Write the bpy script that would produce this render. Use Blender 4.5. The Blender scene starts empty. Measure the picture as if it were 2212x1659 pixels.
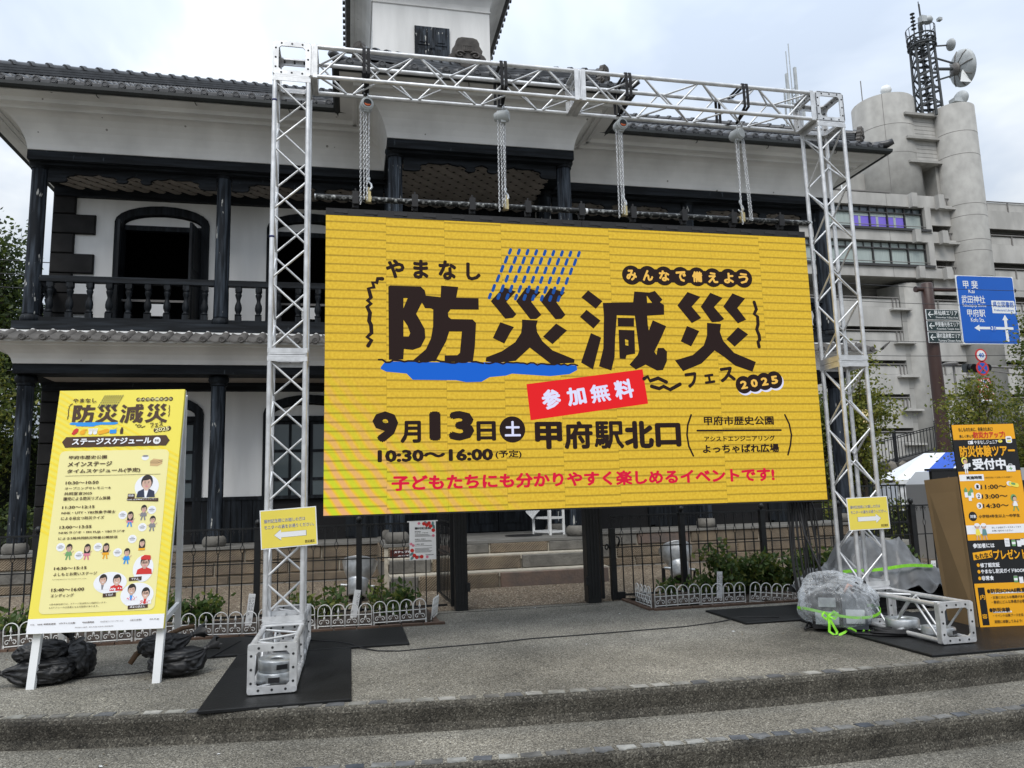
import bpy, bmesh, math, random
from math import sin, cos, pi, radians as RAD
from mathutils import Vector, Matrix

sc = bpy.context.scene
COL = sc.collection
rnd = random.Random(7)

# ------------------------------------------------------------------ camera
def make_camera():
    yaw, pitch, roll = 0.2126, 0.1445, -0.0277
    cy, sy, cp, sp, cr, sr = cos(yaw), sin(yaw), cos(pitch), sin(pitch), cos(roll), sin(roll)
    f = Vector((sy*cp, cy*cp, sp)); r = Vector((cy, -sy, 0)); u = r.cross(f)
    r2 = r*cr + u*sr; u2 = u*cr - r*sr
    cam = bpy.data.cameras.new('camera')
    o = bpy.data.objects.new('camera', cam); COL.objects.link(o)
    m = Matrix((r2, u2, -f)).transposed().to_4x4()
    m.translation = Vector((0, 0, 1.2233))
    o.matrix_world = m
    cam.sensor_fit = 'HORIZONTAL'; cam.sensor_width = 36.0
    cam.lens = 36.0*1633.6/2212.0
    cam.clip_start = 0.05; cam.clip_end = 3000
    sc.camera = o
make_camera()

# ------------------------------------------------------------------ sky and sun
SUN_EL, SUN_AZ = RAD(52), RAD(205)      # azimuth from +Y, clockwise: behind the viewer, a little to the left
def make_sky():
    w = bpy.data.worlds.new('World'); sc.world = w; w.use_nodes = True
    nt = w.node_tree; N = nt.nodes; L = nt.links; N.clear()
    out = N.new('ShaderNodeOutputWorld')
    sky = N.new('ShaderNodeTexSky'); sky.sky_type = 'NISHITA'; sky.sun_disc = False
    sky.sun_elevation = SUN_EL; sky.sun_rotation = SUN_AZ
    sky.air_density = 1.2; sky.dust_density = 2.5
    bg1 = N.new('ShaderNodeBackground'); bg1.inputs['Strength'].default_value = 0.1
    L.new(sky.outputs[0], bg1.inputs['Color'])
    tc = N.new('ShaderNodeTexCoord')
    sep = N.new('ShaderNodeSeparateXYZ'); L.new(tc.outputs['Generated'], sep.inputs[0])
    # project the view direction on a cloud layer
    add = N.new('ShaderNodeMath'); add.operation = 'ADD'; add.inputs[1].default_value = 0.35
    absz = N.new('ShaderNodeMath'); absz.operation = 'ABSOLUTE'
    L.new(sep.outputs['Z'], absz.inputs[0]); L.new(absz.outputs[0], add.inputs[0])
    dx = N.new('ShaderNodeMath'); dx.operation = 'DIVIDE'; L.new(sep.outputs['X'], dx.inputs[0]); L.new(add.outputs[0], dx.inputs[1])
    dy = N.new('ShaderNodeMath'); dy.operation = 'DIVIDE'; L.new(sep.outputs['Y'], dy.inputs[0]); L.new(add.outputs[0], dy.inputs[1])
    cmb = N.new('ShaderNodeCombineXYZ'); L.new(dx.outputs[0], cmb.inputs[0]); L.new(dy.outputs[0], cmb.inputs[1])
    nz = N.new('ShaderNodeTexNoise'); nz.inputs['Scale'].default_value = 1.9; nz.inputs['Detail'].default_value = 5.0
    nz.inputs['Roughness'].default_value = 0.55; nz.inputs['Distortion'].default_value = 0.4
    L.new(cmb.outputs[0], nz.inputs['Vector'])
    cr = N.new('ShaderNodeValToRGB'); e = cr.color_ramp.elements
    e[0].position = 0.36; e[0].color = (0.50, 0.575, 0.69, 1)
    e[1].position = 0.64; e[1].color = (0.89, 0.93, 0.96, 1)
    m = e.new(0.50); m.color = (0.63, 0.70, 0.80, 1)
    L.new(nz.outputs['Fac'], cr.inputs['Fac'])
    # an overcast sky is brighter towards the zenith
    mul = N.new('ShaderNodeMath'); mul.operation = 'MULTIPLY_ADD'; mul.inputs[1].default_value = 1.62; mul.inputs[2].default_value = 0.35
    L.new(absz.outputs[0], mul.inputs[0])
    bg2 = N.new('ShaderNodeBackground'); L.new(cr.outputs[0], bg2.inputs['Color']); L.new(mul.outputs[0], bg2.inputs['Strength'])
    mix = N.new('ShaderNodeMixShader'); mix.inputs[0].default_value = 0.9
    L.new(bg1.outputs[0], mix.inputs[1]); L.new(bg2.outputs[0], mix.inputs[2])
    L.new(mix.outputs[0], out.inputs[0])
    sun = bpy.data.lights.new('sun', 'SUN'); sun.energy = 1.5; sun.angle = RAD(28); sun.color = (1.0, 0.96, 0.90)
    so = bpy.data.objects.new('sun', sun); COL.objects.link(so)
    d = Vector((sin(SUN_AZ)*cos(SUN_EL), cos(SUN_AZ)*cos(SUN_EL), sin(SUN_EL)))
    so.rotation_euler = d.to_track_quat('Z', 'Y').to_euler(); so.location = d*60
make_sky()
vs = sc.view_settings
vs.view_transform = 'Standard'; vs.look = 'None'; vs.gamma = 1.0; vs.use_curve_mapping = False
vs.exposure = 0.36
sc.render.engine = 'CYCLES'
sc.cycles.use_denoising = True; sc.cycles.denoising_prefilter = 'ACCURATE'
sc.cycles.max_bounces = 6; sc.cycles.transparent_max_bounces = 12

# ------------------------------------------------------------------ materials
MATS = {}
def mat(name, col, rough=0.7, metal=0.0, var=0.0, scale=8.0, bump=0.0, bscale=None, spec=0.4, emit=None, estr=1.0, col2=None, stretch=(1,1,1), detail=4.0, lo=0.35, hi=0.65):
    """principled material; colour wanders between col and col2 (or col darkened by var) with a noise in object space"""
    if name in MATS: return MATS[name]
    m = bpy.data.materials.new(name); m.use_nodes = True
    nt = m.node_tree; N = nt.nodes; L = nt.links
    p = N['Principled BSDF']
    p.inputs['Base Color'].default_value = (*col, 1); p.inputs['Roughness'].default_value = rough
    p.inputs['Metallic'].default_value = metal; p.inputs['Specular IOR Level'].default_value = spec
    if emit: p.inputs['Emission Color'].default_value = (*emit, 1); p.inputs['Emission Strength'].default_value = estr
    if var or col2 or bump:
        tc = N.new('ShaderNodeTexCoord'); mp = N.new('ShaderNodeMapping'); mp.inputs['Scale'].default_value = stretch
        L.new(tc.outputs['Object'], mp.inputs[0])
        oi = N.new('ShaderNodeObjectInfo'); va = N.new('ShaderNodeVectorMath'); va.operation = 'ADD'
        cb = N.new('ShaderNodeCombineXYZ'); mu = N.new('ShaderNodeMath'); mu.operation = 'MULTIPLY'; mu.inputs[1].default_value = 37.0
        L.new(oi.outputs['Random'], mu.inputs[0]); L.new(mu.outputs[0], cb.inputs[0]); L.new(mu.outputs[0], cb.inputs[2])
        L.new(mp.outputs[0], va.inputs[0]); L.new(cb.outputs[0], va.inputs[1])
        nz = N.new('ShaderNodeTexNoise'); nz.inputs['Scale'].default_value = scale; nz.inputs['Detail'].default_value = detail
        L.new(va.outputs[0], nz.inputs['Vector'])
        if var or col2:
            cr = N.new('ShaderNodeValToRGB'); e = cr.color_ramp.elements
            c2 = col2 or tuple(c*(1-var) for c in col)
            e[0].position = lo; e[0].color = (*c2, 1); e[1].position = hi; e[1].color = (*col, 1)
            L.new(nz.outputs['Fac'], cr.inputs['Fac']); L.new(cr.outputs[0], p.inputs['Base Color'])
        if bump:
            nb = nz
            if bscale:
                nb = N.new('ShaderNodeTexNoise'); nb.inputs['Scale'].default_value = bscale; nb.inputs['Detail'].default_value = 3
                L.new(va.outputs[0], nb.inputs['Vector'])
            b = N.new('ShaderNodeBump'); b.inputs['Strength'].default_value = bump; b.inputs['Distance'].default_value = 0.02
            L.new(nb.outputs['Fac'], b.inputs['Height']); L.new(b.outputs[0], p.inputs['Normal'])
    MATS[name] = m
    return m

def speckle_mat(name, base, dark, light, scale, bump=0.4, rough=0.85, stain=(0.6, 1.15), stain_scale=0.6):
    """exposed aggregate: small stones of several greys under large worn patches"""
    m = bpy.data.materials.new(name); m.use_nodes = True; nt = m.node_tree; N = nt.nodes; L = nt.links
    p = N['Principled BSDF']; p.inputs['Roughness'].default_value = rough; p.inputs['Specular IOR Level'].default_value = 0.3
    tc = N.new('ShaderNodeTexCoord')
    vo = N.new('ShaderNodeTexVoronoi'); vo.inputs['Scale'].default_value = scale; L.new(tc.outputs['Object'], vo.inputs['Vector'])
    sp = N.new('ShaderNodeSeparateColor'); L.new(vo.outputs['Color'], sp.inputs[0])
    cr = N.new('ShaderNodeValToRGB'); e = cr.color_ramp.elements
    e[0].position = 0.1; e[0].color = (*dark, 1); e[1].position = 0.97; e[1].color = (*light, 1)
    mm = e.new(0.45); mm.color = (*base, 1); m2 = e.new(0.85); m2.color = tuple(min(1, c*1.35) for c in base)+(1,)
    L.new(sp.outputs[0], cr.inputs['Fac'])
    nz = N.new('ShaderNodeTexNoise'); nz.inputs['Scale'].default_value = stain_scale; nz.inputs['Detail'].default_value = 7; nz.inputs['Roughness'].default_value = 0.62
    L.new(tc.outputs['Object'], nz.inputs['Vector'])
    mr = N.new('ShaderNodeMapRange'); mr.inputs['From Min'].default_value = 0.32; mr.inputs['From Max'].default_value = 0.68
    mr.inputs['To Min'].default_value = stain[0]; mr.inputs['To Max'].default_value = stain[1]; L.new(nz.outputs['Fac'], mr.inputs['Value'])
    mx = N.new('ShaderNodeMix'); mx.data_type = 'RGBA'; mx.blend_type = 'MULTIPLY'; mx.inputs['Factor'].default_value = 1
    L.new(cr.outputs[0], mx.inputs['A']); L.new(mr.outputs[0], mx.inputs['B']); L.new(mx.outputs['Result'], p.inputs['Base Color'])
    b = N.new('ShaderNodeBump'); b.inputs['Strength'].default_value = bump; b.inputs['Distance'].default_value = 0.006
    L.new(vo.outputs['Distance'], b.inputs['Height']); b.invert = True; L.new(b.outputs[0], p.inputs['Normal'])
    MATS[name] = m
    return m

def streak_wood(name, base, worn, chip, amount=0.5, grain=(9, 9, 0.8)):
    """black painted timber: faded streaks along the grain (z or x) and small chips of bare pale wood"""
    m = bpy.data.materials.new(name); m.use_nodes = True; nt = m.node_tree; N = nt.nodes; L = nt.links
    p = N['Principled BSDF']; p.inputs['Roughness'].default_value = 0.62; p.inputs['Specular IOR Level'].default_value = 0.16
    tc = N.new('ShaderNodeTexCoord')
    def noise(stretch, scale, det=4):
        mp = N.new('ShaderNodeMapping'); mp.inputs['Scale'].default_value = stretch; L.new(tc.outputs['Object'], mp.inputs[0])
        oi = N.new('ShaderNodeObjectInfo'); ad = N.new('ShaderNodeVectorMath'); ad.operation = 'ADD'
        mu = N.new('ShaderNodeMath'); mu.operation = 'MULTIPLY'; mu.inputs[1].default_value = 23.0; L.new(oi.outputs['Random'], mu.inputs[0])
        L.new(mp.outputs[0], ad.inputs[0]); L.new(mu.outputs[0], ad.inputs[1])
        n = N.new('ShaderNodeTexNoise'); n.inputs['Scale'].default_value = scale; n.inputs['Detail'].default_value = det; L.new(ad.outputs[0], n.inputs['Vector']); return n
    n1 = noise(grain, 2.2, 6); n2 = noise((6, 6, 1.4), 3.0, 5)
    cr = N.new('ShaderNodeValToRGB'); e = cr.color_ramp.elements; e[0].position = 0.42; e[0].color = (*base, 1); e[1].position = 0.80; e[1].color = (*worn, 1)
    L.new(n1.outputs['Fac'], cr.inputs['Fac'])
    c2 = N.new('ShaderNodeValToRGB'); e = c2.color_ramp.elements; e[0].position = 0.70-0.05*amount; e[0].color = (0, 0, 0, 1); e[1].position = 0.73-0.05*amount; e[1].color = (1, 1, 1, 1)
    L.new(n2.outputs['Fac'], c2.inputs['Fac'])
    mx = N.new('ShaderNodeMix'); mx.data_type = 'RGBA'; L.new(c2.outputs[0], mx.inputs['Factor']); L.new(cr.outputs[0], mx.inputs['A']); mx.inputs['B'].default_value = (*chip, 1)
    L.new(mx.outputs['Result'], p.inputs['Base Color'])
    b = N.new('ShaderNodeBump'); b.inputs['Strength'].default_value = 0.35; b.inputs['Distance'].default_value = 0.01; L.new(n1.outputs['Fac'], b.inputs['Height']); L.new(b.outputs[0], p.inputs['Normal'])
    MATS[name] = m
    return m

M = dict(
 plaster = mat('white_plaster', (0.82, 0.82, 0.81), 0.8, var=0.12, scale=1.6, bump=0.05, bscale=30, stretch=(2.4,2.4,.4), detail=7),
 soffit  = mat('eave_plaster', (0.80, 0.795, 0.78), 0.85, var=0.20, scale=1.6, bump=0.05, bscale=22),
 black   = streak_wood('black_timber', (0.007, 0.0085, 0.0105), (0.026, 0.032, 0.040), (0.05, 0.055, 0.06), 0.0),
 blackh  = streak_wood('black_timber_beam', (0.007, 0.0085, 0.0105), (0.026, 0.032, 0.040), (0.05, 0.06, 0.07), 0.0, (0.8, 9, 9)),
 blackcol= streak_wood('black_column_timber', (0.009, 0.0115, 0.0155), (0.075, 0.094, 0.120), (0.45, 0.45, 0.43), 0.85),
 quoin   = mat('black_quoin', (0.022, 0.021, 0.021), 0.6, spec=0.2, var=0.5, scale=4, bump=0.1),
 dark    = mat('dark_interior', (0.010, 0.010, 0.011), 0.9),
 oni     = mat('smoked_ornament_tile', (0.095, 0.086, 0.078), 0.6, var=0.45, scale=9, bump=0.3),
 tile    = mat('smoked_roof_tile', (0.055, 0.057, 0.062), 0.34, var=0.55, scale=7, bump=0.15, spec=0.5),
 tilegrey= mat('weathered_roof_tile', (0.120, 0.113, 0.106), 0.7, var=0.30, scale=6, bump=0.15),
 gutter  = mat('dark_gutter', (0.022, 0.026, 0.026), 0.5, var=0.4, scale=5),
 lattice = mat('pale_lattice', (0.36, 0.32, 0.285), 0.8, var=0.2, scale=5),
 stone   = mat('sandstone', (0.235, 0.185, 0.128), 0.9, col2=(0.135, 0.110, 0.082), scale=3.2, bump=0.6, bscale=28),
 stonegrey=mat('grey_sandstone', (0.185, 0.175, 0.155), 0.9, col2=(0.105, 0.10, 0.09), scale=5, bump=0.4, bscale=30),
 stonered= mat('red_sandstone', (0.185, 0.128, 0.100), 0.9, col2=(0.115, 0.095, 0.085), scale=3.5, bump=0.4, bscale=30),
 mortar  = mat('pale_mortar', (0.50, 0.46, 0.38), 0.95, var=0.25, scale=14),
 concrete= mat('floor_concrete', (0.20, 0.195, 0.18), 0.9, var=0.3, scale=3, bump=0.1, bscale=60),
 alu     = mat('brushed_aluminium', (0.74, 0.745, 0.75), 0.42, metal=0.55, var=0.28, scale=11, bump=0.05),
 zinc    = mat('galvanised_steel', (0.62, 0.64, 0.65), 0.42, metal=0.8, var=0.35, scale=14, bump=0.08),
 chain   = mat('chain_steel', (0.72, 0.73, 0.74), 0.4, metal=0.7, var=0.35, scale=25),
 hole    = mat('bolt_hole_dark', (0.02, 0.02, 0.022), 0.6),
 iron    = mat('black_iron', (0.010, 0.011, 0.012), 0.45, var=0.3, scale=12, spec=0.4),
 rubber  = mat('black_rubber', (0.012, 0.012, 0.013), 0.6),
 matblk  = mat('black_rubber_mat', (0.012, 0.0125, 0.013), 0.50, var=0.45, scale=4, bump=0.15, bscale=70, spec=0.22),
 whitep  = mat('white_paint', (0.78, 0.79, 0.79), 0.45, var=0.08, scale=6),
 whitemtl= mat('white_coated_wire', (0.76, 0.76, 0.74), 0.5, var=0.18, scale=14),
 bag     = mat('black_woven_bag', (0.011, 0.011, 0.012), 0.50, var=0.4, scale=20, bump=0.30, bscale=9, spec=0.45),
 strap   = mat('black_webbing', (0.010, 0.010, 0.012), 0.75, bump=0.2, bscale=120),
 green   = mat('lime_webbing', (0.28, 0.75, 0.04), 0.6, var=0.25, scale=30),
 tarp    = mat('grey_tarpaulin', (0.15, 0.155, 0.16), 0.42, var=0.35, scale=7, bump=0.35, bscale=10, spec=0.5),
 brass   = mat('worn_brass', (0.55, 0.46, 0.25), 0.45, metal=0.6, var=0.3, scale=20),
 cardboard=mat('brown_cardboard', (0.215, 0.142, 0.068), 0.85, var=0.12, scale=3),
 soil    = mat('dark_soil', (0.055, 0.040, 0.030), 0.95, var=0.5, scale=12, bump=0.8, bscale=26),
 brick   = mat('edging_brick', (0.135, 0.085, 0.06), 0.9, var=0.45, scale=9, bump=0.3),
 bark    = mat('tree_bark', (0.090, 0.070, 0.052), 0.9, var=0.5, scale=8, bump=0.6, stretch=(3, 3, 0.6)),
 conc    = mat('board_marked_concrete', (0.39, 0.382, 0.358), 0.9, col2=(0.30, 0.294, 0.276), scale=0.9, bump=0.12, bscale=9, stretch=(1.3, 1.3, 1.0), detail=9, lo=0.32, hi=0.68),
 conclt  = mat('pale_concrete', (0.50, 0.49, 0.465), 0.9, var=0.25, scale=0.8, detail=6, stretch=(1, 1, 0.4)),
 winframe= mat('dark_window_frame', (0.045, 0.045, 0.045), 0.5),
 glass   = mat('window_glass', (0.10, 0.13, 0.14), 0.08, var=0.3, scale=0.5, spec=0.7),
 curtain = mat('pale_curtain', (0.45, 0.52, 0.50), 0.9, var=0.3, scale=9, stretch=(6, 1, 0.05)),
 purple  = mat('purple_window_glow', (0.16, 0.12, 0.45), 0.7, emit=(0.10, 0.07, 0.42), estr=0.35),  # purple glow in the windows, put into the panel's colour and emission
 railgrey= mat('grey_rail', (0.20, 0.19, 0.18), 0.5),
 antenna = mat('dark_steel_lattice', (0.055, 0.062, 0.066), 0.5, var=0.3, scale=2),
 antlight= mat('pale_antenna', (0.50, 0.53, 0.54), 0.5, var=0.2, scale=1.5),
 brownpole=mat('brown_painted_pole', (0.055, 0.028, 0.022), 0.45, var=0.15, scale=1),
 signblue= mat('road_sign_blue', (0.006, 0.110, 0.52), 0.35, var=0.06, scale=1),
 signdark= mat('dark_green_plate', (0.018, 0.035, 0.036), 0.4),
 signwhite=mat('sign_white', (0.80, 0.82, 0.82), 0.4),
 signred = mat('sign_red', (0.55, 0.04, 0.04), 0.4),
 rock    = mat('retaining_stone', (0.20, 0.18, 0.15), 0.95, col2=(0.10, 0.092, 0.08), scale=2.5, bump=0.7, bscale=8),
 rockgap = mat('wall_dark_joint', (0.05, 0.047, 0.042), 0.95, var=0.3, scale=3),  # dark tone of the wall core between the stones
 tentw   = mat('white_canvas', (0.75, 0.77, 0.80), 0.75, var=0.10, scale=2, bump=0.25, bscale=4),
 tentb   = mat('blue_canvas', (0.03, 0.10, 0.50), 0.7, var=0.12, scale=2, bump=0.25, bscale=4),
 lampglass=mat('lit_lamp_glass', (0.8, 0.75, 0.55), 0.4, emit=(1.0, 0.80, 0.42), estr=0.55),
 lampgreen=mat('dark_green_metal', (0.03, 0.05, 0.045), 0.45),
 pvc     = mat('grey_flower_pot', (0.55, 0.54, 0.50), 0.8, var=0.15, scale=6),
 p_yellow= mat('poster_yellow', (0.86, 0.74, 0.10), 0.5, var=0.03, scale=2),
 p_stripe= mat('poster_yellow_stripe', (0.88, 0.69, 0.045), 0.5),
 p_pale  = mat('poster_pale_yellow', (0.85, 0.78, 0.36), 0.5, var=0.03, scale=2),
 p_brown = mat('print_brown', (0.060, 0.028, 0.012), 0.5),
 p_white = mat('print_white', (0.82, 0.83, 0.86), 0.5),
 p_black = mat('print_black', (0.010, 0.010, 0.011), 0.5),
 p_orange= mat('print_orange_yellow', (0.85, 0.40, 0.012), 0.5, var=0.04, scale=2),
 p_red   = mat('print_red', (0.60, 0.030, 0.025), 0.5),
 p_blue  = mat('print_blue', (0.02, 0.28, 0.75), 0.5),
 p_navy  = mat('print_navy', (0.025, 0.032, 0.065), 0.5),
 p_skin  = mat('print_skin', (0.68, 0.45, 0.35), 0.5, var=0.22, scale=30),
 p_hair  = mat('print_hair', (0.022, 0.017, 0.015), 0.5),
 p_green = mat('print_green', (0.16, 0.36, 0.14), 0.5),
 p_pink  = mat('print_pink', (0.70, 0.22, 0.30), 0.5),
 p_teal  = mat('print_teal', (0.12, 0.26, 0.26), 0.5),
 p_grey  = mat('print_grey', (0.22, 0.22, 0.24), 0.5),
 p_tan   = mat('print_tan', (0.62, 0.42, 0.20), 0.5),
 arrowy  = mat('paper_yellow', (0.83, 0.68, 0.10), 0.55, var=0.04, scale=5),
 paper   = mat('white_paper', (0.80, 0.81, 0.82), 0.6),
 fabric  = mat('white_cloth', (0.72, 0.74, 0.76), 0.8, var=0.1, scale=6, bump=0.3, bscale=10),
)
def leaf_mat(name, col, col2):
    m = mat(name, col, 0.5, col2=col2, scale=2.5, spec=0.35); nt = m.node_tree; N = nt.nodes; L = nt.links
    p = N['Principled BSDF']; src = p.inputs['Base Color'].links[0].from_socket
    t = N.new('ShaderNodeBsdfTranslucent'); L.new(src, t.inputs[0]); mx = N.new('ShaderNodeMixShader'); mx.inputs[0].default_value = 0.42
    L.new(p.outputs[0], mx.inputs[1]); L.new(t.outputs[0], mx.inputs[2]); L.new(mx.outputs[0], N['Material Output'].inputs[0]); return m
M['leaf1'] = leaf_mat('rose_leaf', (0.085, 0.135, 0.035), (0.045, 0.085, 0.022)); M['leaf2'] = leaf_mat('young_leaf', (0.19, 0.21, 0.045), (0.11, 0.14, 0.03))
M['leafd'] = leaf_mat('dark_tree_leaf', (0.055, 0.082, 0.026), (0.026, 0.044, 0.015)); M['leafy'] = leaf_mat('ginkgo_leaf', (0.245, 0.240, 0.038), (0.150, 0.165, 0.028)); M['leafg'] = leaf_mat('green_tree_leaf', (0.125, 0.160, 0.030), (0.065, 0.095, 0.020))
def chisel(name):
    """diagonal tool marks on the plinth stones"""
    m = MATS[name]; nt = m.node_tree; N = nt.nodes; L = nt.links; p = N['Principled BSDF']
    tc = N.new('ShaderNodeTexCoord'); mp = N.new('ShaderNodeMapping'); mp.inputs['Rotation'].default_value = (0, RAD(-48), 0); L.new(tc.outputs['Object'], mp.inputs[0])
    w = N.new('ShaderNodeTexWave'); w.inputs['Scale'].default_value = 13; w.inputs['Distortion'].default_value = 1.4; w.inputs['Detail'].default_value = 1; L.new(mp.outputs[0], w.inputs['Vector'])
    b = N.new('ShaderNodeBump'); b.inputs['Strength'].default_value = .7; b.inputs['Distance'].default_value = .012; L.new(w.outputs['Fac'], b.inputs['Height'])
    old = p.inputs['Normal'].links[0].from_socket; L.new(old, b.inputs['Normal']); L.new(b.outputs[0], p.inputs['Normal'])
def dirt_spots(name):
    m = MATS[name]; nt = m.node_tree; N = nt.nodes; L = nt.links; p = N['Principled BSDF']; src = p.inputs['Base Color'].links[0].from_socket
    tc = N.new('ShaderNodeTexCoord'); v = N.new('ShaderNodeTexVoronoi'); v.inputs['Scale'].default_value = 5.5; L.new(tc.outputs['Object'], v.inputs['Vector'])
    sp = N.new('ShaderNodeSeparateColor'); L.new(v.outputs['Color'], sp.inputs[0])
    lt = N.new('ShaderNodeMath'); lt.operation = 'LESS_THAN'; L.new(v.outputs['Distance'], lt.inputs[0])
    mu = N.new('ShaderNodeMath'); mu.operation = 'MULTIPLY'; L.new(sp.outputs[0], mu.inputs[0]); mu.inputs[1].default_value = .16; sb = N.new('ShaderNodeMath'); sb.operation = 'SUBTRACT'; L.new(mu.outputs[0], sb.inputs[0]); sb.inputs[1].default_value = .055; L.new(sb.outputs[0], lt.inputs[1])
    ml = N.new('ShaderNodeMath'); ml.operation = 'MULTIPLY'; ml.inputs[1].default_value = .7; L.new(lt.outputs[0], ml.inputs[0])
    mx = N.new('ShaderNodeMix'); mx.data_type = 'RGBA'; L.new(ml.outputs[0], mx.inputs['Factor']); L.new(src, mx.inputs['A']); mx.inputs['B'].default_value = (.10,.085,.07,1); L.new(mx.outputs['Result'], p.inputs['Base Color'])
chisel('sandstone'); dirt_spots('eave_plaster')
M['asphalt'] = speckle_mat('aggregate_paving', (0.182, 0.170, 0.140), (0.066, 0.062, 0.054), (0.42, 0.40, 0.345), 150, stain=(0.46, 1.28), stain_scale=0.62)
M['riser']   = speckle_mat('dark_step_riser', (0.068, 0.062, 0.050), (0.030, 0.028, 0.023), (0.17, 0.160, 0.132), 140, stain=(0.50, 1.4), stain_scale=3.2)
M['gravel']  = speckle_mat('brown_washed_gravel', (0.190, 0.150, 0.108), (0.060, 0.045, 0.032), (0.46, 0.41, 0.32), 75, bump=0.9, stain=(0.75, 1.1))

# ------------------------------------------------------------------ mesh builder
class MB:
    def __init__(s): s.v = []; s.f = []; s.m = []; s.sm = []
    def add(s, vs, fs, mi=0, smooth=False):
        b = len(s.v); s.v += [tuple(v) for v in vs]
        for f in fs: s.f.append(tuple(b+i for i in f)); s.m.append(mi); s.sm.append(smooth)
        return s
    def box(s, x0, x1, y0, y1, z0, z1, mi=0):
        return s.add([(x0,y0,z0),(x1,y0,z0),(x1,y1,z0),(x0,y1,z0),(x0,y0,z1),(x1,y0,z1),(x1,y1,z1),(x0,y1,z1)],
                     [(3,2,1,0),(4,5,6,7),(0,1,5,4),(1,2,6,5),(2,3,7,6),(3,0,4,7)], mi)
    def bar(s, a, b, w, h, up=(0,0,1), mi=0):
        a = Vector(a); b = Vector(b); d = (b-a).normalized(); u = Vector(up)
        if abs(d.dot(u)) > 0.99: u = Vector((0,1,0))
        x = d.cross(u).normalized()*w/2; y = x.cross(d).normalized()*h/2
        vs = [p+i*x+j*y for p in (a,b) for i,j in ((-1,-1),(1,-1),(1,1),(-1,1))]
        return s.add(vs, [(3,2,1,0),(4,5,6,7),(0,1,5,4),(1,2,6,5),(2,3,7,6),(3,0,4,7)], mi)
    def cyl(s, a, b, r, n=10, r2=None, caps=True, mi=0, smooth=True):
        a = Vector(a); b = Vector(b); r2 = r if r2 is None else r2
        d = (b-a).normalized(); u = Vector((0,0,1)) if abs(d.z) < 0.95 else Vector((1,0,0))
        x = d.cross(u).normalized(); y = d.cross(x)
        vs = []
        for p, rr in ((a,r),(b,r2)):
            for i in range(n): t = 2*pi*i/n; vs.append(p + x*cos(t)*rr + y*sin(t)*rr)
        s.add(vs, [(i,(i+1)%n,n+(i+1)%n,n+i) for i in range(n)], mi, smooth)
        if caps: s.add(vs, [tuple(range(n))[::-1], tuple(range(n,2*n))], mi)
        return s
    def tube(s, pts, r, n=6, mi=0, closed=False, smooth=True):
        pts = [Vector(p) for p in pts]; k = len(pts); vs = []; px = None
        for i, p in enumerate(pts):
            a = pts[(i-1)%k] if closed or i else p; b = pts[(i+1)%k] if closed or i < k-1 else p
            d = (b-a).normalized()
            if px is None:
                u = Vector((0,0,1)) if abs(d.z) < 0.9 else Vector((1,0,0)); x = d.cross(u).normalized()
            else:
                x = (px - d*px.dot(d)); x = x.normalized() if x.length > 1e-6 else d.orthogonal().normalized()
            px = x; y = d.cross(x); rr = r[i] if isinstance(r, (list, tuple)) else r
            vs += [p + x*cos(2*pi*j/n)*rr + y*sin(2*pi*j/n)*rr for j in range(n)]
        fs = []
        for i in range(k if closed else k-1):
            for j in range(n):
                a = i*n; b = ((i+1)%k)*n; fs.append((a+j, a+(j+1)%n, b+(j+1)%n, b+j))
        if not closed: fs += [tuple(range(n))[::-1], tuple(range((k-1)*n, k*n))]
        return s.add(vs, fs, mi, smooth)
    def lathe(s, prof, c=(0,0,0), n=16, mi=0, smooth=True, flute=0.0, axis=None):
        c = Vector(c); vs = []
        for r, z in prof:
            for j in range(n):
                t = 2*pi*j/n; rr = r*(1-flute*(j % 2)); vs.append(Vector((cos(t)*rr, sin(t)*rr, z)))
        if axis is not None:
            q = Vector((0,0,1)).rotation_difference(Vector(axis)); vs = [q @ v for v in vs]
        vs = [v+c for v in vs]; k = len(prof); fs = []
        for i in range(k-1):
            for j in range(n): fs.append((i*n+j, i*n+(j+1)%n, (i+1)*n+(j+1)%n, (i+1)*n+j))
        fs += [tuple(range(n))[::-1], tuple(range((k-1)*n, k*n))]
        return s.add(vs, fs, mi, smooth)
    def ribbon(s, pts, w, t, wdir, mi=0):
        """flat strap along pts, wide along wdir, thickness t"""
        pts = [Vector(p) for p in pts]; wd = Vector(wdir).normalized()*w/2; vs = []
        for i, p in enumerate(pts):
            d = (pts[min(i+1,len(pts)-1)]-pts[max(i-1,0)]).normalized(); n = d.cross(wd).normalized()*t/2
            vs += [p-wd-n, p+wd-n, p+wd+n, p-wd+n]
        fs = [(3,2,1,0)]
        for i in range(len(pts)-1):
            a = 4*i; fs += [(a+j, a+(j+1)%4, a+4+(j+1)%4, a+4+j) for j in range(4)]
        a = 4*(len(pts)-1); fs.append((a,a+1,a+2,a+3))
        return s.add(vs, fs, mi)
    def prism(s, loop, y0, y1, mi=0):
        """polygon in x,z (counter-clockwise seen from -y) extruded in y; simple polygons only"""
        n = len(loop); vs = [(x,y0,z) for x,z in loop]+[(x,y1,z) for x,z in loop]
        tri = tess([loop])
        fs = [t for t in tri]+[tuple(n+i for i in t[::-1]) for t in tri]
        fs += [(i, i+n, (i+1)%n+n, (i+1)%n) for i in range(n)]
        return s.add(vs, fs, mi)
    def xf(s, m):
        s.v = [tuple(m @ Vector(v)) for v in s.v]; return s
    def merge(s, o, m=None, mi=None):
        b = len(s.v); s.v += [tuple(m @ Vector(v)) for v in o.v] if m is not None else o.v
        s.f += [tuple(b+i for i in f) for f in o.f]; s.m += o.m if mi is None else [mi]*len(o.m); s.sm += o.sm
        return s
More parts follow.
